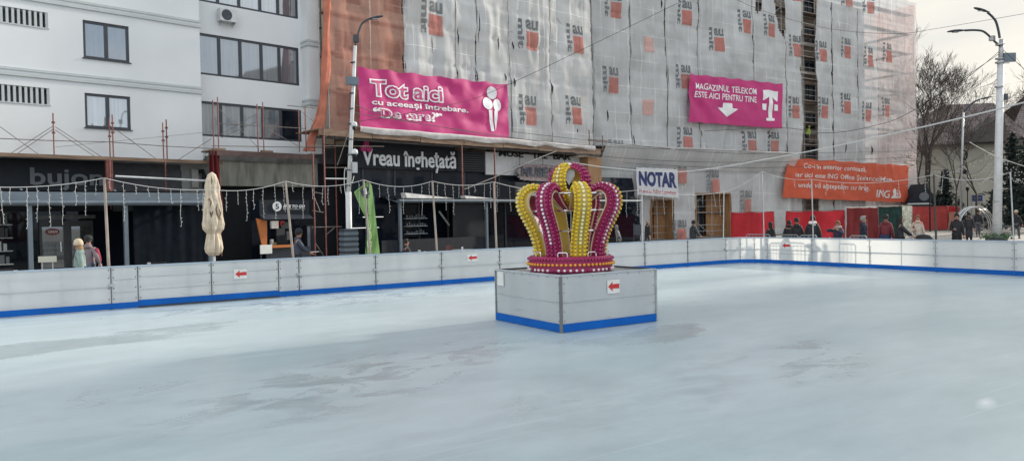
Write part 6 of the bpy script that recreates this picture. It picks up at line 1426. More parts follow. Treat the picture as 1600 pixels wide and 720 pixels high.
# ------------------------------------------------------------------ parasol, flag, terrace furniture
DP = 19.6
pf = foot(333, DP, -.05, 2.0)
PS = thing('parasol', 'tall folded cream parasol with brown brush print standing left of the coffee kiosk', 'parasol', pf)
def PW(px, py): return (at(px, py, DP)-pf)
zt2, zb2 = PW(333, 269).z, PW(333, 400).z; mpp = DP/FPX
b = MB(); b.tube([(0, 0, 0), (0, 0, zt2-.1)], .035, 10); b.build('pole', 'white_metal', PS)
def pr(py): return PW(333, py).z
ks = [(269, 1), (273, 6), (281, 8.5), (292, 10), (300, 9.2), (318, 11.5), (335, 13), (350, 15), (358, 13.5), (365, 8.5), (370, 9.5), (380, 11), (388, 12), (394, 11), (399, 7)]
prf_ = [(w_*mpp, pr(y)) for y, w_ in ks]; PR = []
for i in range(len(prf_)-1):
    for j in range(5): t = j/5; PR.append((prf_[i][0]*(1-t)+prf_[i+1][0]*t, prf_[i][1]*(1-t)+prf_[i+1][1]*t))
PR.append(prf_[-1]); zr0 = prf_[0][1]
b = MB(); b.lathe(PR, 72, (0, 0, 0), fn=lambda q, z: 1+(.15*(2*abs(math.sin(q*4.5+2.5*noise.noise(Vector((z*1.2, 1, 1)))))-1)+.06*math.sin(q*13+z*3))*min(1, max(.2, (zr0-z)/.5))+.10*noise.noise(Vector((math.cos(q)*1.5, math.sin(q)*1.5, z*3)))); cv = b.build('canopy', 'canvas', PS, smooth=True)
dcm = Vector((-pf.x, -pf.y, 0)).normalized()
def strokes(lst, mt):
    b = MB()
    for P in lst:
        Q = []
        for px, py, w_ in P:
            off = (px-333)/14; rad = .235; c = PW(px, py); q = Vector((c.x, c.y, c.z)); lat = (px-333)*mpp; dpt = math.sqrt(max(.01, rad**2*.85-lat**2)); q = Vector((0, 0, c.z))+rt0*lat+dcm*(dpt+.035); Q.append((q, w_*mpp))
        vs = []; n = len(Q)
        for i, (q, w_) in enumerate(Q): t = (Q[min(i+1, n-1)][0]-Q[max(i-1, 0)][0]).normalized(); s = t.cross(dcm).normalized(); vs += [q+s*w_*.5, q-s*w_*.5]
        b.add(vs, [(2*i, 2*i+1, 2*i+3, 2*i+2) for i in range(n-1)])
    return b.build('brush_print', mt, cv)
strokes([[(324, 313, .6), (328, 311, 2), (331, 316, 2.2), (329, 322, 1)], [(322, 333, .8), (327, 329, 2.4), (330, 334, 2.6), (326, 341, 1.5)], [(327, 341, 1), (331, 338, 3), (333, 330, 1.4)], [(340, 319, 1), (338, 327, 2.4), (340, 337, 2.2), (344, 343, .8)], [(343, 327, .8), (345, 333, 2), (343, 339, 1)], [(332, 277, .8), (333, 283, 2.2), (332, 289, .8)], [(336, 341, .6), (337, 345, 1.6), (336, 348, .6)]], 'brush')
# green flag
DG = 24.2; gf = foot(575, DG, -.05, 1.5); GFl = thing('beach_flag', 'bright green beach flag with a dark round emblem beside the white street lamp', 'flag', gf)
def GW(px, py, e=0): return at(px, py, DG-e)-gf
L0 = [(574, 284), (553, 300), (558, 312), (565, 328), (571, 340), (572, 360), (571.5, 380), (571, 397)]; R0_ = [(577, 284), (581, 290), (584, 312), (586, 330), (588, 348), (590, 366), (592, 382), (593.5, 396)]
def gfn(u, v, e=0):
    q = v*(len(L0)-1); i = min(int(q), len(L0)-2); f = q-i; lx_, ly = L0[i][0]*(1-f)+L0[i+1][0]*f, L0[i][1]*(1-f)+L0[i+1][1]*f; rx, ry = R0_[i][0]*(1-f)+R0_[i+1][0]*f, R0_[i][1]*(1-f)+R0_[i+1][1]*f
    return GW(lx_*(1-u)+rx*u, ly*(1-u)+ry*u, .06*math.sin(u*7+v*6)+.03*math.sin(v*17+u*3)+e)
b = MB(); b.grid(lambda u, v: gfn(u, v), 22, 44); b.build('flag_cloth', 'flag_green', GFl, smooth=True)
b = MB(); b.grid(lambda u, v: gfn(.36+.45*u, .11+.16*v, .03), 8, 8, keep=lambda u, v: (u-.5)**2+(v-.5)**2 < .26); b.build('round_emblem', 'dkmetal', GFl)
b = MB()
for P in ([(.50, .14), (.66, .14), (.66, .17), (.50, .17)], [(.60, .14), (.68, .14), (.68, .215), (.60, .215)], [(.50, .195), (.66, .195), (.66, .22), (.50, .22)]): b.add([gfn(u, v, .05) for u, v in P], [(0, 1, 2, 3)])
b.build('emblem_mark', 'print_white', GFl)
b = MB(); textin(b, 'FOOD', .52, .92, -.2, .18, 0, bold=.02, fn=lambda x, z: gfn(.1+(z+.2)*1.0, x, .05), seg=.05); b.build('lettering', 'pale_green', GFl)
b = MB(); b.tube([(0, 0, 0), GW(572, 380), GW(577, 283)], .02, 6); b.build('pole', 'dkmetal', GFl)
def table(label, px, D_, items, rt=.35, group=None):
    f = foot(px, D_, -.05); t = thing('cafe_table', label, 'table', f); b = MB(); b.lathe([(rt, .70), (rt+.01, .72), (rt, .735), (.02, .735)], 20); b.build('table_top', 'table_grey', t); b = MB(); b.tube([(0, 0, 0), (0, 0, .7)], .03, 8); b.build('leg', 'dkmetal', t); b = MB(); b.lathe([(.22, 0), (.22, .02), (.03, .04)], 14); b.build('foot', 'dkmetal', t)
    for k, (kind, dx, lab) in enumerate(items):
        q = f+rt0*dx+Vector((0, 0, .735)); 
        if kind == 'cup': c = thing('paper_cup', lab, 'cup', q); b = MB(); b.lathe([(.03, 0), (.042, .11), (.038, .11), (.028, .01)], 12); b.build('cup_body', 'paper', c)
        elif kind == 'holder':
            c = thing('napkin_holder', lab, 'napkin holder', q); b = MB(); b.box(-.05, -.03, 0, .05, .03, .02); b.box(-.05, -.03, .02, .05, -.022, .14); b.box(-.05, .022, .02, .05, .03, .14); b.build('holder', 'galv', c); b = MB(); b.box(-.045, -.018, .022, .045, .018, .16); b.build('napkins', 'paper', c)
        elif kind == 'menu': c = thing('menu_card', lab, 'menu', q); b = MB(); b.add([(-.18, -.02, .004), (.18, -.06, .004), (.16, .05, .10), (-.16, .09, .10), (-.18, -.02, 0), (.18, -.06, 0), (.16, .05, .095), (-.16, .09, .095)], [(0, 1, 2, 3), (7, 6, 5, 4)]); b.build('card', 'paper', c); b = MB(); b.add([(-.17, -.018, .009), (-.08, -.03, .009), (-.07, .075, .105), (-.155, .088, .105)], [(0, 1, 2, 3)]); b.build('red_print', 'arrow_red', c)
    return t
def chair(label, px, D_, rz, group=None, mt='black'):
    f = foot(px, D_, -.05); t = thing('cafe_chair', label, 'chair', f, rz, group); b = MB(); b.box(-.21, -.21, .43, .21, .21, .47); b.build('seat', mt, t); b = MB(); b.box(-.21, .19, .5, .21, .22, .86); b.build('backrest', mt, t)
    for x in (-.19, .19):
        for y in (-.19, .19): b = MB(); b.tube([(x, y, 0), (x, y, .44 if y < 0 else .86)], .013, 6); b.build('leg', mt, t)
    return t
table('round cafe table with a white cup near the left picture edge', 30, 19.5, [('cup', .1, 'white cup standing alone on the leftmost cafe table'), ('holder', -.1, 'small napkin holder beside the white cup on the leftmost cafe table')])
table('cafe table with a pale napkin holder in front of the dark curtain', 230, 22, [('holder', .05, 'pale napkin holder on the table in front of the dark curtain')], .42)
table('cafe table with glasses beside the seated person on the pergola terrace', 657, 27, [('holder', -.05, 'small holder on the table beside the seated person'), ('cup', .15, 'small cup on the table beside the seated person')])
table('cafe table behind the middle light pole of the pergola terrace', 722, 30.5, [('cup', 0, 'small pale object standing on the table behind the middle light pole')], .45)
table('cafe table with an open menu left of the crown', 768, 27.5, [('menu', -.05, 'white menu card with red print lying on the table left of the crown')], .4)
for k, (px, D_, rz, lab, mt) in enumerate(((14, 20.6, .5, 'black cafe chair behind the leftmost cafe table', 'black'), (255, 23.2, 2.4, 'black cafe chair right of the table at the dark curtain', 'black'), (690, 28.6, 1.0, 'black cafe chair right of the seated person', 'black'), (706, 31.8, .2, 'dark red cafe chair in front of the diagonal strut', 'red_chair'), (800, 29, 2, 'black cafe chair between the menu table and the crown', 'black'), (745, 31.4, 2.9, 'black cafe chair in front of the dark side screen', 'black'))): chair(lab, px, D_, rz, 'cafe chairs on the terraces', mt)
sb_ = thing('notice_stand', 'small cream notice board on two legs in front of the cafe door', 'notice board', foot(74, 20.8, -.05), AZ-R(90)+R(20)); z0_ = at(74, 409.5, 20.8).z; z1_2 = at(74, 403, 20.8).z
b = MB(); b.box(-.22, -.015, z0_+.05, .22, .015, z1_2+.1); b.build('board', 'cream_paper', sb_)
for x in (-.13, .13): b = MB(); b.tube([(x, 0, 0), (x, 0, z0_+.05)], .015, 6); b.build('leg', 'galv', sb_)
# blackboard easel and bench near the notary door
eb = thing('easel', 'thin metal easel frame left of the man at the plywood door', 'easel', foot(996, 46, -.05), AZ-R(90))
for x in (-.25, .25): b = MB(); b.tube([(x, 0, 0), (x*.8, .1, 1.5)], .02, 5); b.build('leg', 'dkmetal', eb)
b = MB(); b.box(-.24, .05, .75, .24, .08, 1.4); b.box(-.2, .04, .8, .2, .049, 1.34); b.build('frame_board', 'dkmetal', eb)
# crowd barriers
def cbar(label, px0, px1, D_, D2=None):
    a = foot(px0, D_, -.05); b_ = foot(px1, D2 or D_, -.05); d = b_-a; L_ = d.length; t = thing('crowd_barrier', label, 'barrier', a, math.atan2(d.y, d.x), 'galvanised crowd barriers behind the far rink boards')
    b = MB(); b.tube([(0, 0, .1), (0, 0, 1.08), (.06, 0, 1.13), (L_-.06, 0, 1.13), (L_, 0, 1.08), (L_, 0, .1)], .024, 6); b.build('frame_tube', 'barrier_grey', t)
    b = MB(); b.tube([(0, 0, .22), (L_, 0, .22)], .018, 5); b.build('lower_rail', 'barrier_grey', t)
    for k in range(1, int(L_/.14)): b = MB(); b.tube([(k*L_/int(L_/.14), 0, .22), (k*L_/int(L_/.14), 0, 1.12)], .008, 4); b.build('upright_bar', 'barrier_grey', t)
    for s in (.15, L_-.15): b = MB(); b.box(s-.02, -.28, 0, s+.02, .28, .04); b.build('foot', 'galv', t)
cbar('crowd barrier in front of the long-haired woman at the first red fence', 1166, 1203, 30.3, 29.6); cbar('crowd barrier between the two people in black coats', 1222, 1247, 28.9, 28.3); cbar('crowd barrier in front of the man in the black puffer jacket', 1250, 1276, 28.1, 27.6); cbar('crowd barrier in front of the grey-haired man', 1328, 1354, 26.4, 25.9)
# ------------------------------------------------------------------ people
def skin(name, nodes, edges, root_i, mt, parent, sub=2, extra=None):
    """one continuous surface grown round a skeleton; nodes: (pos, rx, ry)"""
    me = bpy.data.meshes.new(name); me.from_pydata([n[0] for n in nodes], edges, []); me.update(); o = bpy.data.objects.new(name, me); COL.objects.link(o)
    md = o.modifiers.new('s', 'SKIN'); md.use_smooth_shade = True; sk_ = me.skin_vertices[0].data
    for i, n in enumerate(nodes): sk_[i].radius = (n[1], n[2]); sk_[i].use_root = (i == root_i)
    m2 = o.modifiers.new('d', 'SUBSURF'); m2.levels = sub; m2.render_levels = sub
    dg = bpy.context.evaluated_depsgraph_get(); dg.update(); nm = bpy.data.meshes.new_from_object(o.evaluated_get(dg)); bpy.data.objects.remove(o); bpy.data.meshes.remove(me)
    V = [tuple(v.co) for v in nm.vertices]; F = [tuple(p.vertices) for p in nm.polygons]; bpy.data.meshes.remove(nm)
    mb = MB(); mb.add(V, F)
    if extra: extra(mb)
    return mb.build(name, mt, parent, smooth=True)
def limb(a, b, bend, l1, l2):
    """mid joint between a and b for two bones, bending towards 'bend'"""
    a = Vector(a); b = Vector(b); d = b-a; L_ = min(d.length, (l1+l2)*.999); dn = d.normalized(); x = (l1*l1-l2*l2+L_*L_)/(2*L_); h = math.sqrt(max(0, l1*l1-x*x)); bd = Vector(bend); bd = (bd-dn*bd.dot(dn)).normalized(); return a+dn*x+bd*h
def person(label, loc, face, H=1.75, top=('person_navy', 'jacket'), hem=.82, legs='person_trousers', hair=('hair_dark', 'short'), handR=None, handL=None, footR=None, footL=None, sit=False, hat=None, extras=None, slim=1.0, lean=0.0, group=None, collar=None):
    """local frame: +y is where the person faces, +x their right hand; face = world heading"""
    k = H/1.75; P = thing('person', label, 'person', loc, face-R(90), group)
    S = lambda x, y, z: Vector((x*k, y*k, z*k))
    hip = .93 if not sit else .50
    def sp(x, y, z): return S(x, y+lean*(z-hip), z)
    up = hip-.93
    fr_, fl_ = footR or (.10, .02), footL or (-.10, -.02)
    hr = handR or (.27, .03, .80); hl = handL or (-.27, .03, .80)
    pelv = sp(0, 0, hip); waist = sp(0, .0, hip+.17); chest = sp(0, .01, hip+.42); neck0 = sp(0, -.01, hip+.545); neck1 = sp(0, .005, hip+.61); head0 = sp(0, .02, hip+.68); head1 = sp(0, .02, hip+.745)
    shR, shL = sp(.158, -.005, hip+.462), sp(-.158, -.005, hip+.462); wrR, wrL = S(hr[0], hr[1], hr[2]+up), S(hl[0], hl[1], hl[2]+up)
    elR, elL = limb(shR, wrR, (.5, -1, -.3), .285*k, .26*k), limb(shL, wrL, (-.5, -1, -.3), .285*k, .26*k)
    if sit: knR, knL = S(.11, .42, .50), S(-.11, .42, .50); anR, anL = S(.11, .40, .09), S(-.11, .40, .09)
    else:
        anR, anL = S(fr_[0], fr_[1], .09), S(fl_[0], fl_[1], .09); knR, knL = limb(S(.095, 0, .90), anR, (0, 1, 0), .42*k, .41*k), limb(S(-.095, 0, .90), anL, (0, 1, 0), .42*k, .41*k)
    hpR, hpL = sp(.095, 0, hip-.03), sp(-.095, 0, hip-.03)
    toR, toL = anR+S(.01, .14, -.055), anL+S(-.01, .14, -.055)
    s_ = slim*k
    N_ = [(pelv, .15*s_, .11*s_), (waist, .13*s_, .095*s_), (chest, .145*s_, .11*s_), (neck0, .080*k, .070*k), (neck1, .052*k, .055*k), (head0, .068*k, .085*k), (head1, .070*k, .088*k),
          (shR, .055*s_, .055*s_), (elR, .040*s_, .040*s_), (wrR, .027*k, .027*k), (shL, .055*s_, .055*s_), (elL, .040*s_, .040*s_), (wrL, .027*k, .027*k),
          (hpR, .085*s_, .085*s_), (knR, .055*s_, .058*s_), (anR, .038*k, .042*k), (toR, .035*k, .028*k), (hpL, .085*s_, .085*s_), (knL, .055*s_, .058*s_), (anL, .038*k, .042*k), (toL, .035*k, .028*k)]
    E_ = [(0, 1), (1, 2), (2, 3), (3, 4), (4, 5), (5, 6), (2, 7), (7, 8), (8, 9), (2, 10), (10, 11), (11, 12), (0, 13), (13, 14), (14, 15), (15, 16), (0, 17), (17, 18), (18, 19), (19, 20)]
    def hands_face(mb):
        for w_, e_, sg in ((wrR, elR, 1), (wrL, elL, -1)):
            d = (w_-e_).normalized(); sd = d.cross(Vector((0, 1, .01))).normalized(); nn = sd.cross(d)
            mb.tube([w_-d*.01, w_+d*.04*k, w_+d*.085*k], [.026*k, .040*k, .036*k], 7)
            for j in range(4):
                o_ = sd*((j-1.5)*.019*k); ln = (.062, .074, .070, .054)[j]*k; p = w_+d*.08*k+o_; mb.tube([p, p+d*ln*.55, p+d*ln*.9+Vector((0, .022*k, 0))], [.0095*k, .009*k, .007*k], 5)
            p = w_+d*.025*k-sd*.03*k*1; mb.tube([p, p+d*.035*k+Vector((0, .03*k, 0)), p+d*.06*k+Vector((0, .035*k, 0))], [.012*k, .011*k, .008*k], 5)
        hc = head0+Vector((0, 0, .035*k))
        mb.tube([hc+Vector((0, .078*k, .012*k)), hc+Vector((0, .108*k, -.022*k)), hc+Vector((0, .085*k, -.030*k))], [.008*k, .016*k, .012*k], 6)       # nose
        for sx in (-1, 1): mb.lathe([(.006*k, -.03*k), (.020*k, -.012*k), (.024*k, .015*k), (.008*k, .03*k)], 7, hc+Vector((sx*.078*k, -.005*k, -.005*k)), .5, 1)
        mb.ball(hc+Vector((0, .045*k, -.085*k)), .040*k, 8, 5)                                                                                    # chin
    body = skin('body', N_, E_, 0, 'person_skin', P, 2, hands_face)
    hc = head0+Vector((0, 0, .035*k))
    for sx in (-1, 1): b = MB(); b.ball(hc+Vector((sx*.032*k, .083*k, .015*k)), .013*k, 8, 6); b.build('eye', 'black', body)
    b = MB(); b.tube([hc+Vector((-.024*k, .086*k, -.058*k)), hc+Vector((0, .094*k, -.060*k)), hc+Vector((.024*k, .086*k, -.058*k))], .006*k, 5); b.build('mouth', 'lips', body)
    # clothing
    t = top[1]; cm = top[0]; fat = {'jacket': 1.16, 'coat': 1.18, 'puffer': 1.34, 'sweater': 1.10}[t]; q = s_*fat
    zh = hem*k+up*k
    hemc = sp(0, 0, (zh/k)) if not sit else sp(0, .02, hip-.04)
    JN = [(chest, .150*q, .12*q), (waist, .15*q, .112*q), (pelv, .158*q, .12*q), (neck0+Vector((0, 0, .005)), .098*q, .085*q), (shR, .074*q, .070*q), (elR, .056*q, .056*q), (wrR-(wrR-elR).normalized()*.02, .042*q, .042*q), (shL, .074*q, .070*q), (elL, .056*q, .056*q), (wrL-(wrL-elL).normalized()*.02, .042*q, .042*q)]
    JE = [(0, 1), (1, 2), (0, 3), (0, 4), (4, 5), (5, 6), (0, 7), (7, 8), (8, 9)]
    if zh < pelv.z-.06*k: JN.append((hemc, .175*q*(1.12 if t == 'coat' else 1), .14*q)); JE.append((2, 10))
    def puff(mb):
        if t == 'puffer':
            for i, v in enumerate(mb.v):
                z = v[2]; r = 1+.028*abs(math.sin(z*math.pi/(.075*k))); mb.v[i] = (v[0]*r, v[1]*r, z)
        # seam down the back, pockets keep the surface from reading as plain
    skin(t if t != 'puffer' else 'jacket', JN, JE, 0, cm, P, 2, puff)
    q = s_*1.12
    TN = [(pelv-Vector((0, 0, .02*k)), .135*q, .105*q), (hpR, .088*q, .092*q), (knR, .066*q, .07*q), (anR+Vector((0, 0, .02*k)), .055*q, .06*q), (hpL, .088*q, .092*q), (knL, .066*q, .07*q), (anL+Vector((0, 0, .02*k)), .055*q, .06*q)]
    skin('trousers', TN, [(0, 1), (1, 2), (2, 3), (0, 4), (4, 5), (5, 6)], 0, legs, P, 1)
    for a_, t_ in ((anR, toR), (anL, toL)):
        b = MB(); d = (t_-a_); d.z = 0; d = d.normalized(); s = Vector((-d.y, d.x, 0)); vs = []; n = 8; zz0 = 0.0
        for f_, w_, h in ((-.07, .035, .07), (-.03, .045, .10), (.06, .046, .085), (.14, .050, .06), (.20, .030, .04)):
            c = Vector((a_.x, a_.y, a_.z-.09*k+.0))+d*f_*k
            for j in range(n): a = 2*math.pi*j/n; vs.append(c+s*(w_*k*math.cos(a))+Vector((0, 0, max(0, h*k*(.5+.5*math.sin(a))))))
        b.add(vs, [(i*n+j, i*n+(j+1) % n, (i+1)*n+(j+1) % n, (i+1)*n+j) for i in range(4) for j in range(n)]+[tuple(range(n)), tuple(reversed(range(4*n, 5*n)))]); b.build('shoe', 'black', P, smooth=True)
    # hair or hat
    hm, hk = hair
    if hk != 'none':
        b = MB(); m_ = []
        lo = {'short': -.045, 'bald': -.04, 'long': -.28, 'bob': -.12}[hk]; n = 16; prof_ = [(.02, .150), (.055, .142), (.085, .115), (.100, .07), (.104, .02), (.100, -.03)]
        if hk in ('long', 'bob'): prof_ += [(.104, -.08), (.11 if hk == 'long' else .10, max(lo, -.14))]+([(.12, -.22), (.09, -.28)] if hk == 'long' else [(.08, -.13)])
        vs = []
        for r, z in prof_:
            for j in range(n):
                a = 2*math.pi*j/n; fr2 = math.sin(a); rr = r*(1+.04*math.sin(a*5+z*40))
                y = rr*1.12*math.sin(a); x = rr*.92*math.cos(a)
                if fr2 > .35 and z < .085: y = min(y, .035 if z > -.03 or hk == 'short' else .02); x = x*(1.02)
                vs.append(hc+Vector((x*k, (y-.012)*k, (z-.015)*k)))
        b.add(vs, [(i*n+j, i*n+(j+1) % n, (i+1)*n+(j+1) % n, (i+1)*n+j) for i in range(len(prof_)-1) for j in range(n)]+[tuple(range(n))]); b.build('hair', hm, P, smooth=True)
    if hat:
        hm2, hkind = hat; b = MB()
        if hkind == 'cap': b.lathe([(.02, .155), (.07, .145), (.108, .10), (.114, .05), (.112, .03)], 16, hc, .95*k, 1.1*k); vs = [hc+Vector((x*k, y*k, z*k)) for x, y, z in ((-.08, .09, .04), (.08, .09, .04), (.06, .17, .03), (-.06, .17, .03))]; b.add(vs+[v-Vector((0, 0, .01)) for v in vs], [(0, 1, 2, 3), (7, 6, 5, 4), (0, 4, 5, 1), (1, 5, 6, 2), (2, 6, 7, 3), (3, 7, 4, 0)])
        elif hkind == 'beanie': b.lathe([(.02, .185), (.06, .175), (.105, .13), (.120, .07), (.122, .02), (.112, .0)], 16, hc, .95*k, 1.08*k, fn=lambda q_, z: 1+.03*math.sin(q_*8))
        elif hkind == 'hood': b.lathe([(.03, .19), (.09, .17), (.135, .10), (.145, .02), (.14, -.07), (.12, -.14)], 16, hc+Vector((0, -.035*k, 0)), .92*k, 1.0*k, fn=lambda q_, z: (1+.03*math.sin(q_*7+z*30))*(.80 if math.sin(q_) > .6 and z < .09 else 1))
        b.build({'cap': 'cap', 'beanie': 'hat', 'hood': 'hood'}[hkind], hm2, P, smooth=True)
    if not collar:
        b = MB(); b.lathe([(.125*slim, -.045), (.105, .0), (.088, .045), (.080, .062), (.070, .05)], 16, neck0+Vector((0, -.004*k, 0)), k, k*.95, fn=lambda q_, z: 1+.03*math.sin(q_*7)); b.build('collar', cm, P, smooth=True)
    if collar:
        b = MB(); b.lathe([(.10, -.03), (.145, .0), (.15, .05), (.11, .09)], 16, neck0+Vector((0, -.01*k, 0)), k, k*.9, fn=lambda q_, z: 1+.06*math.sin(q_*9)); b.build('collar', collar, P, smooth=True)
    if extras: extras(P, k, wrR, wrL, chest, hc)
    return P
toc = lambda p: math.atan2(-p.y, -p.x)          # heading towards the camera
away = lambda p: math.atan2(p.y, p.x)
side = lambda p, a: math.atan2(p.y, p.x)+R(a)   # degrees anticlockwise from 'away'
G = 'onlookers behind the far rink boards'
def put(px, D_): return foot(px, D_, -.05, 1.3)
def bag(name, lab, loc, mt, w_=.3, h=.34, handle=True):
    t = thing(name, lab, 'bag', loc); b = MB(); b.lathe([(.08, -h), (w_*.5, -h*.9), (w_*.55, -h*.45), (w_*.42, -.08), (w_*.16, 0)], 14, sy=.55, fn=lambda q_, z: 1+.10*math.sin(q_*5+z*20)); b.build('bag_body', mt, t, smooth=True); b = MB(); b.tube([(-.04, 0, -.02), (-.03, 0, .09), (.03, 0, .09), (.04, 0, -.02)], .008, 5); b.build('handle', mt, t)
p = put(124, 20.0); person('person in a pale mint puffer jacket and cream hat outside the cafe door', p, side(p, 88), 1.60, ('mint_puffer', 'puffer'), .74, 'denim', hair=('hair_blond', 'bob'), hat=('cream_hat', 'beanie'), footR=(.1, .18), footL=(-.1, -.16), slim=1.12, handR=(.24, .12, .85), handL=(-.24, -.05, .82))
p = put(138, 20.9); pb = p
person('person in a grey and red jacket and dark cap carrying a white bag', p, away(p)-R(25), 1.72, ('grey_red', 'jacket'), .86, 'denim', hair=('hair_dark', 'short'), hat=('person_black', 'cap'), handR=(.30, .02, .95), footR=(.1, .1), footL=(-.1, -.12),
       extras=lambda P, k, wr, wl, ch, hc: skin('red_sleeve', [(wr+Vector((0, -.02, .03)), .062, .062), (wr.lerp(Vector((.18*k, 0, 1.43*k)), .5)+Vector((.05, -.07, 0)), .075, .075), (Vector((.19*k, 0, 1.42*k)), .085, .085)], [(0, 1), (1, 2)], 2, 'crimson_cloth', P, 1))
wq = Matrix.Rotation(away(p)-R(25)-R(90), 4, 'Z') @ Vector((.30, .02, .88)); bag('shopping_bag', 'white plastic shopping bag held by the person in the grey and red jacket', p+Vector((wq.x, wq.y, .86)), 'white_bag')
p = put(463, 24.0); person('person in a grey jacket and dark beanie at the coffee kiosk holding papers', p, side(p, -80), 1.74, ('slate_jacket', 'jacket'), .78, 'person_trousers', hair=('hair_dark', 'short'), hat=('person_black', 'beanie'), handR=(.12, .42, 1.02), handL=(-.12, .40, 1.02), lean=.10)
fx = side(p, -80); q = p+Vector((math.cos(fx), math.sin(fx), 0))*.55; t = thing('paper_sheets', 'white sheets of paper held out by the person at the coffee kiosk', 'paper', q+Vector((0, 0, 1.02)), fx); b = MB(); b.box(-.16, -.11, 0, .16, .11, .012); b.build('sheet_stack', 'paper', t)
p = put(634, 27.0); person('seated person in dark clothes at the pergola terrace table', p, side(p, -70), 1.72, ('person_dark', 'jacket'), .8, 'person_black', hair=('hair_dark', 'short'), sit=True, handR=(.16, .36, 1.18), handL=(-.16, .38, 1.15))
ch_ = chair('black cafe chair under the seated person', 634, 27.0, side(p, -70)-R(90)+R(180), 'cafe chairs on the terraces')
p = put(967, 42); person('stooping person in a grey hood half hidden right of the crown', p, side(p, 60), 1.38, ('grey_coat', 'coat'), .6, 'person_trousers', hair=('hair_dark', 'none'), hat=('grey_coat', 'hood'), lean=.35)
p = put(1012, 43); person('bald person in a dark jacket beside the notary doorway', p, side(p, 120), 1.72, ('person_dark', 'jacket'), .7, 'person_trousers', hair=('hair_grey', 'none'), footR=(.1, .15), footL=(-.1, -.12))
p = put(1083.5, 36); person('person in a charcoal jacket and dark cap beside the wide passage door', p, side(p, -50), 1.66, ('charcoal', 'puffer'), .8, 'person_trousers', hair=('hair_dark', 'short'), hat=('person_black', 'cap'), handR=(.22, .25, 1.0))
p = put(1204, 31); person('long-haired person in a black coat in the gap between the red fences', p, side(p, 40), 1.60, ('person_black', 'coat'), .62, 'person_black', hair=('hair_dark', 'long'), group=None)
p = put(1233, 30.5); person('shorter person in a black hooded coat beside the taller one, back turned', p, away(p), 1.66, ('person_black', 'coat'), .66, 'person_black', hair=('hair_dark', 'short'), collar='person_black')
p = put(1245, 29.8); person('broad person in a long black coat with back turned, centre of the group', p, away(p)+R(10), 1.76, ('person_black2', 'coat'), .55, 'person_black', hair=('hair_dark', 'short'), slim=1.12)
def patch(P, k, wr, wl, ch, hc):
    b = MB(); b.box(-.04, -.0, -.012, .04, .004, .012); o = b.build('small_emblem', 'print_white', P); o.location = ch+Vector((.09*k, -.185*k, .07*k))
p = put(1270, 28.9); person('tall person in a black puffer jacket with white hood lining and grey trousers', p, away(p)-R(8), 1.84, ('person_black', 'puffer'), .80, 'grey_trousers', hair=('hair_dark', 'short'), collar='paper', slim=1.12, extras=patch, footR=(.16, 0), footL=(-.16, 0))
p = put(1309, 27.8); person('person in a long navy coat with fur hood and both hands at the face', p, toc(p)-R(30), 1.64, ('navy_coat', 'coat'), .48, 'person_black', hair=('hair_red', 'bob'), collar='fur', handR=(.10, .20, 1.44), handL=(-.12, .18, 1.40))
fx = side(p, 60); bag('shopping_bag', 'white paper bag beside the long navy coat', p+(-rt0*.30)+Vector((0, 0, .95)), 'white_bag', .22, .5)
p = put(1349, 28.0); person('grey-haired person in a navy jacket before the dark red fence', p, side(p, -75), 1.80, ('person_navy', 'jacket'), .78, 'person_trousers', hair=('hair_grey', 'short'), handR=(.16, .10, .86))
p = put(1384, 29.0); person('person in a maroon sweater and blue jeans with back turned', p, away(p)-R(12), 1.83, ('maroon', 'sweater'), .92, 'blue_jeans', hair=('hair_dark', 'short'), slim=1.12)
p = put(1406, 28.4); ps_ = p; fx = side(p, -80)
person('long dark-haired person in a dark coat pushing the black stroller', p, fx, 1.74, ('person_dark', 'coat'), .55, 'person_black', hair=('hair_dark', 'long'), handR=(.16, .42, 1.02), handL=(-.16, .42, 1.02), lean=.05)
# stroller
sd_ = Vector((math.cos(fx), math.sin(fx), 0)); ST = thing('stroller', 'black baby stroller with a rounded hood in front of the pale coat', 'stroller', p+sd_*.95, fx)
b = MB(); b.lathe([(.02, .30), (.20, .26), (.30, .12), (.32, 0)], 16, (-.12, 0, .78), 1.1, .8); b.build('hood', 'person_black', ST, smooth=True)
b = MB(); vs = []
for x, z, w_ in ((-.42, .80, .20), (-.30, .52, .22), (.10, .44, .22), (.40, .52, .20), (.46, .62, .18)): vs += [(x, -w_, z), (x, w_, z), (x, w_, z+.18), (x, -w_, z+.18)]
b.add(vs, [(i*4+j, i*4+(j+1) % 4, (i+1)*4+(j+1) % 4, (i+1)*4+j) for i in range(4) for j in range(4)]+[(0, 1, 2, 3), (19, 18, 17, 16)]); b.build('seat', 'person_black', ST, smooth=True)
for y in (-.24, .24):
    b = MB(); b.tube([(-.62, y, 1.02), (-.45, y, .85), (.25, y, .16)], .014, 6); b.tube([(.15, y, .5), (-.35, y, .16)], .012, 6); b.build('frame_tube', 'galv', ST)
    for x, r in ((-.36, .15), (.30, .11)):
        b = MB(); b.lathe([(r*.3, -.02), (r, -.02), (r, .02), (r*.3, .02)], 18); w_ = b.build('wheel', 'black', ST, loc=(x, y*1.12, r)); w_.rotation_euler = (R(90), 0, 0); b = MB(); b.lathe([(.02, -.025), (.03, 0), (.02, .025)], 8); b.build('hub', 'galv', w_)
b = MB(); b.tube([(-.62, -.24, 1.02), (-.64, 0, 1.04), (-.62, .24, 1.02)], .018, 6); b.build('push_handle', 'black', ST)
b = MB(); b.box(-.3, -.2, .26, .18, .2, .34); b.build('basket', 'trim', ST)
p = put(1434, 33.5); person('person in a pale beige jacket in front of the foil panel', p, toc(p)+R(20), 1.75, ('pale_coat', 'jacket'), .74, 'pale_trousers', hair=('hair_red', 'short'), handR=(.20, .14, 1.08))
p = put(1495, 31.0)
def phone(P, k, wr, wl, ch, hc): pass
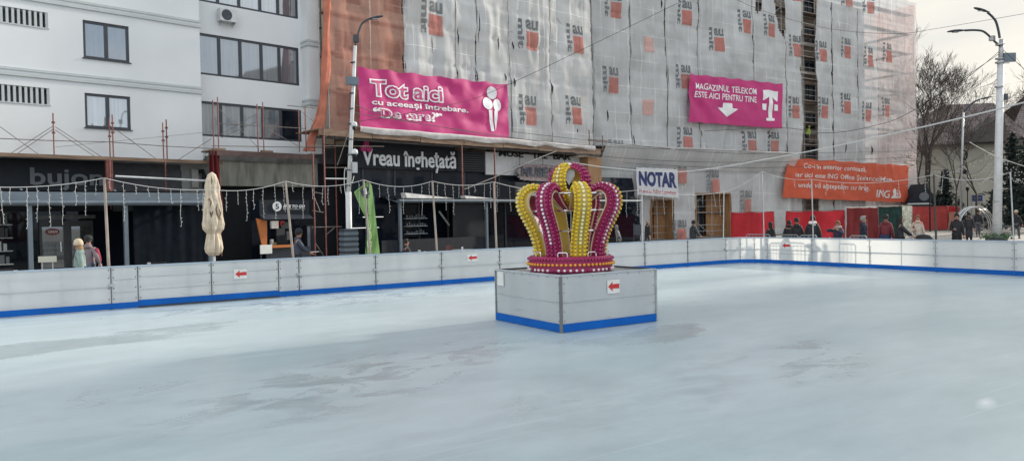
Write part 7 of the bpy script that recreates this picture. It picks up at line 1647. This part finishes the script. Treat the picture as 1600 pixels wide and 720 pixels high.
person('person in a long black coat facing the rink and holding a phone', p, toc(p)+R(6), 1.80, ('person_black', 'coat'), .42, 'person_black', hair=('hair_dark', 'short'), handR=(.12, .27, 1.12), handL=(-.24, .06, .85))
fx = toc(p)+R(6); f_ = Vector((math.cos(fx), math.sin(fx), 0)); rr_ = Vector((f_.y, -f_.x, 0)); t = thing('phone', 'small phone in the hand of the person in the long black coat', 'phone', p+f_*.30*1.03+rr_*.12+Vector((0, 0, 1.20)), fx-R(90)); b = MB(); b.box(-.035, -.075, -.005, .035, .075, .005); b.build('case', 'galv', t)
p = put(1514, 43); person('person in dark clothes standing half hidden behind the long black coat', p, away(p), 1.76, ('person_dark', 'coat'), .30, 'person_black', hair=('hair_dark', 'short'))
p = put(1528, 52); person('person in a dark jacket and grey trousers walking under the arch hoops', p, toc(p), 1.83, ('person_dark', 'puffer'), .88, 'grey_trousers', hair=('hair_dark', 'short'), footR=(.07, .12), footL=(-.07, -.1))
p = put(1566, 49); person('stooping person in a grey jacket half hidden behind the tall street lamp', p, side(p, 85), 1.58, ('grey_coat', 'jacket'), .8, 'grey_trousers', hair=('hair_dark', 'short'), lean=.5, handR=(.12, .5, .9), handL=(-.12, .45, .85))
p = put(1587.5, 47.5); person('person in a dark coat and pale hat walking away past the conifers', p, away(p)-R(15), 1.78, ('person_dark', 'coat'), .72, 'grey_trousers', hair=('hair_grey', 'none'), hat=('cream_hat', 'beanie'), footR=(.09, .28), footL=(-.09, -.20), handR=(.34, -.02, .88))
# worker visible in the gap
sx_, sz_ = FB(1268, 188, -.6); person('scaffold worker in a yellow green vest bending in the tall dark gap', Vector((FB(1262, 200, -.6)[0], YB+.7, 8.10)), R(0), 1.7, ('hi_vis', 'jacket'), .8, 'person_trousers', hair=('hair_dark', 'none'), hat=('hi_vis', 'beanie'), lean=.5)

# ------------------------------------------------------------------ small things inside the terraces
SH1 = thingA('display_shelf', 'pale display shelf with stacked goods behind the leftmost cafe window', 'shelf')
sa_, sb2 = FA(-8, 380, .5)[0], FA(17, 380, .5)[0]
for k in range(4):
    z = .55+.5*k; b = MB(); b.box(sa_, -.9, z, sb2, -.5, z+.03); b.build('shelf_board', 'trim', SH1)
    rnd = random.Random(k); x = sa_+.05
    b = MB()
    while x < sb2-.15: w2 = rnd.uniform(.08, .2); h2 = rnd.uniform(.15, .4); b.box(x, -.85, z+.032, x+w2, -.6, z+.032+h2); x += w2+rnd.uniform(.02, .08)
    b.build('stacked_goods', ['letter_grey', 'trim', 'grey_board', 'letter_grey'][k], SH1)
SH2 = thingA('display_shelf', 'dim wall shelf with glasses behind the seated person on the pergola terrace', 'shelf')
sa_, sb2 = FA(636, 350, 1.7)[0], FA(668, 350, 1.7)[0]
for k in range(3):
    z = 1.15+.42*k; b = MB(); b.box(sa_, -1.7, z, sb2, -1.4, z+.025); b.build('shelf_board', 'trim', SH2)
    rnd = random.Random(k+9); x = sa_+.05; b = MB()
    while x < sb2-.1: w2 = rnd.uniform(.05, .1); h2 = rnd.uniform(.10, .24); b.box(x, -1.62, z+.027, x+w2, -1.54, z+.027+h2); x += w2+rnd.uniform(.04, .12)
    b.build('glasses', 'letter_grey', SH2)
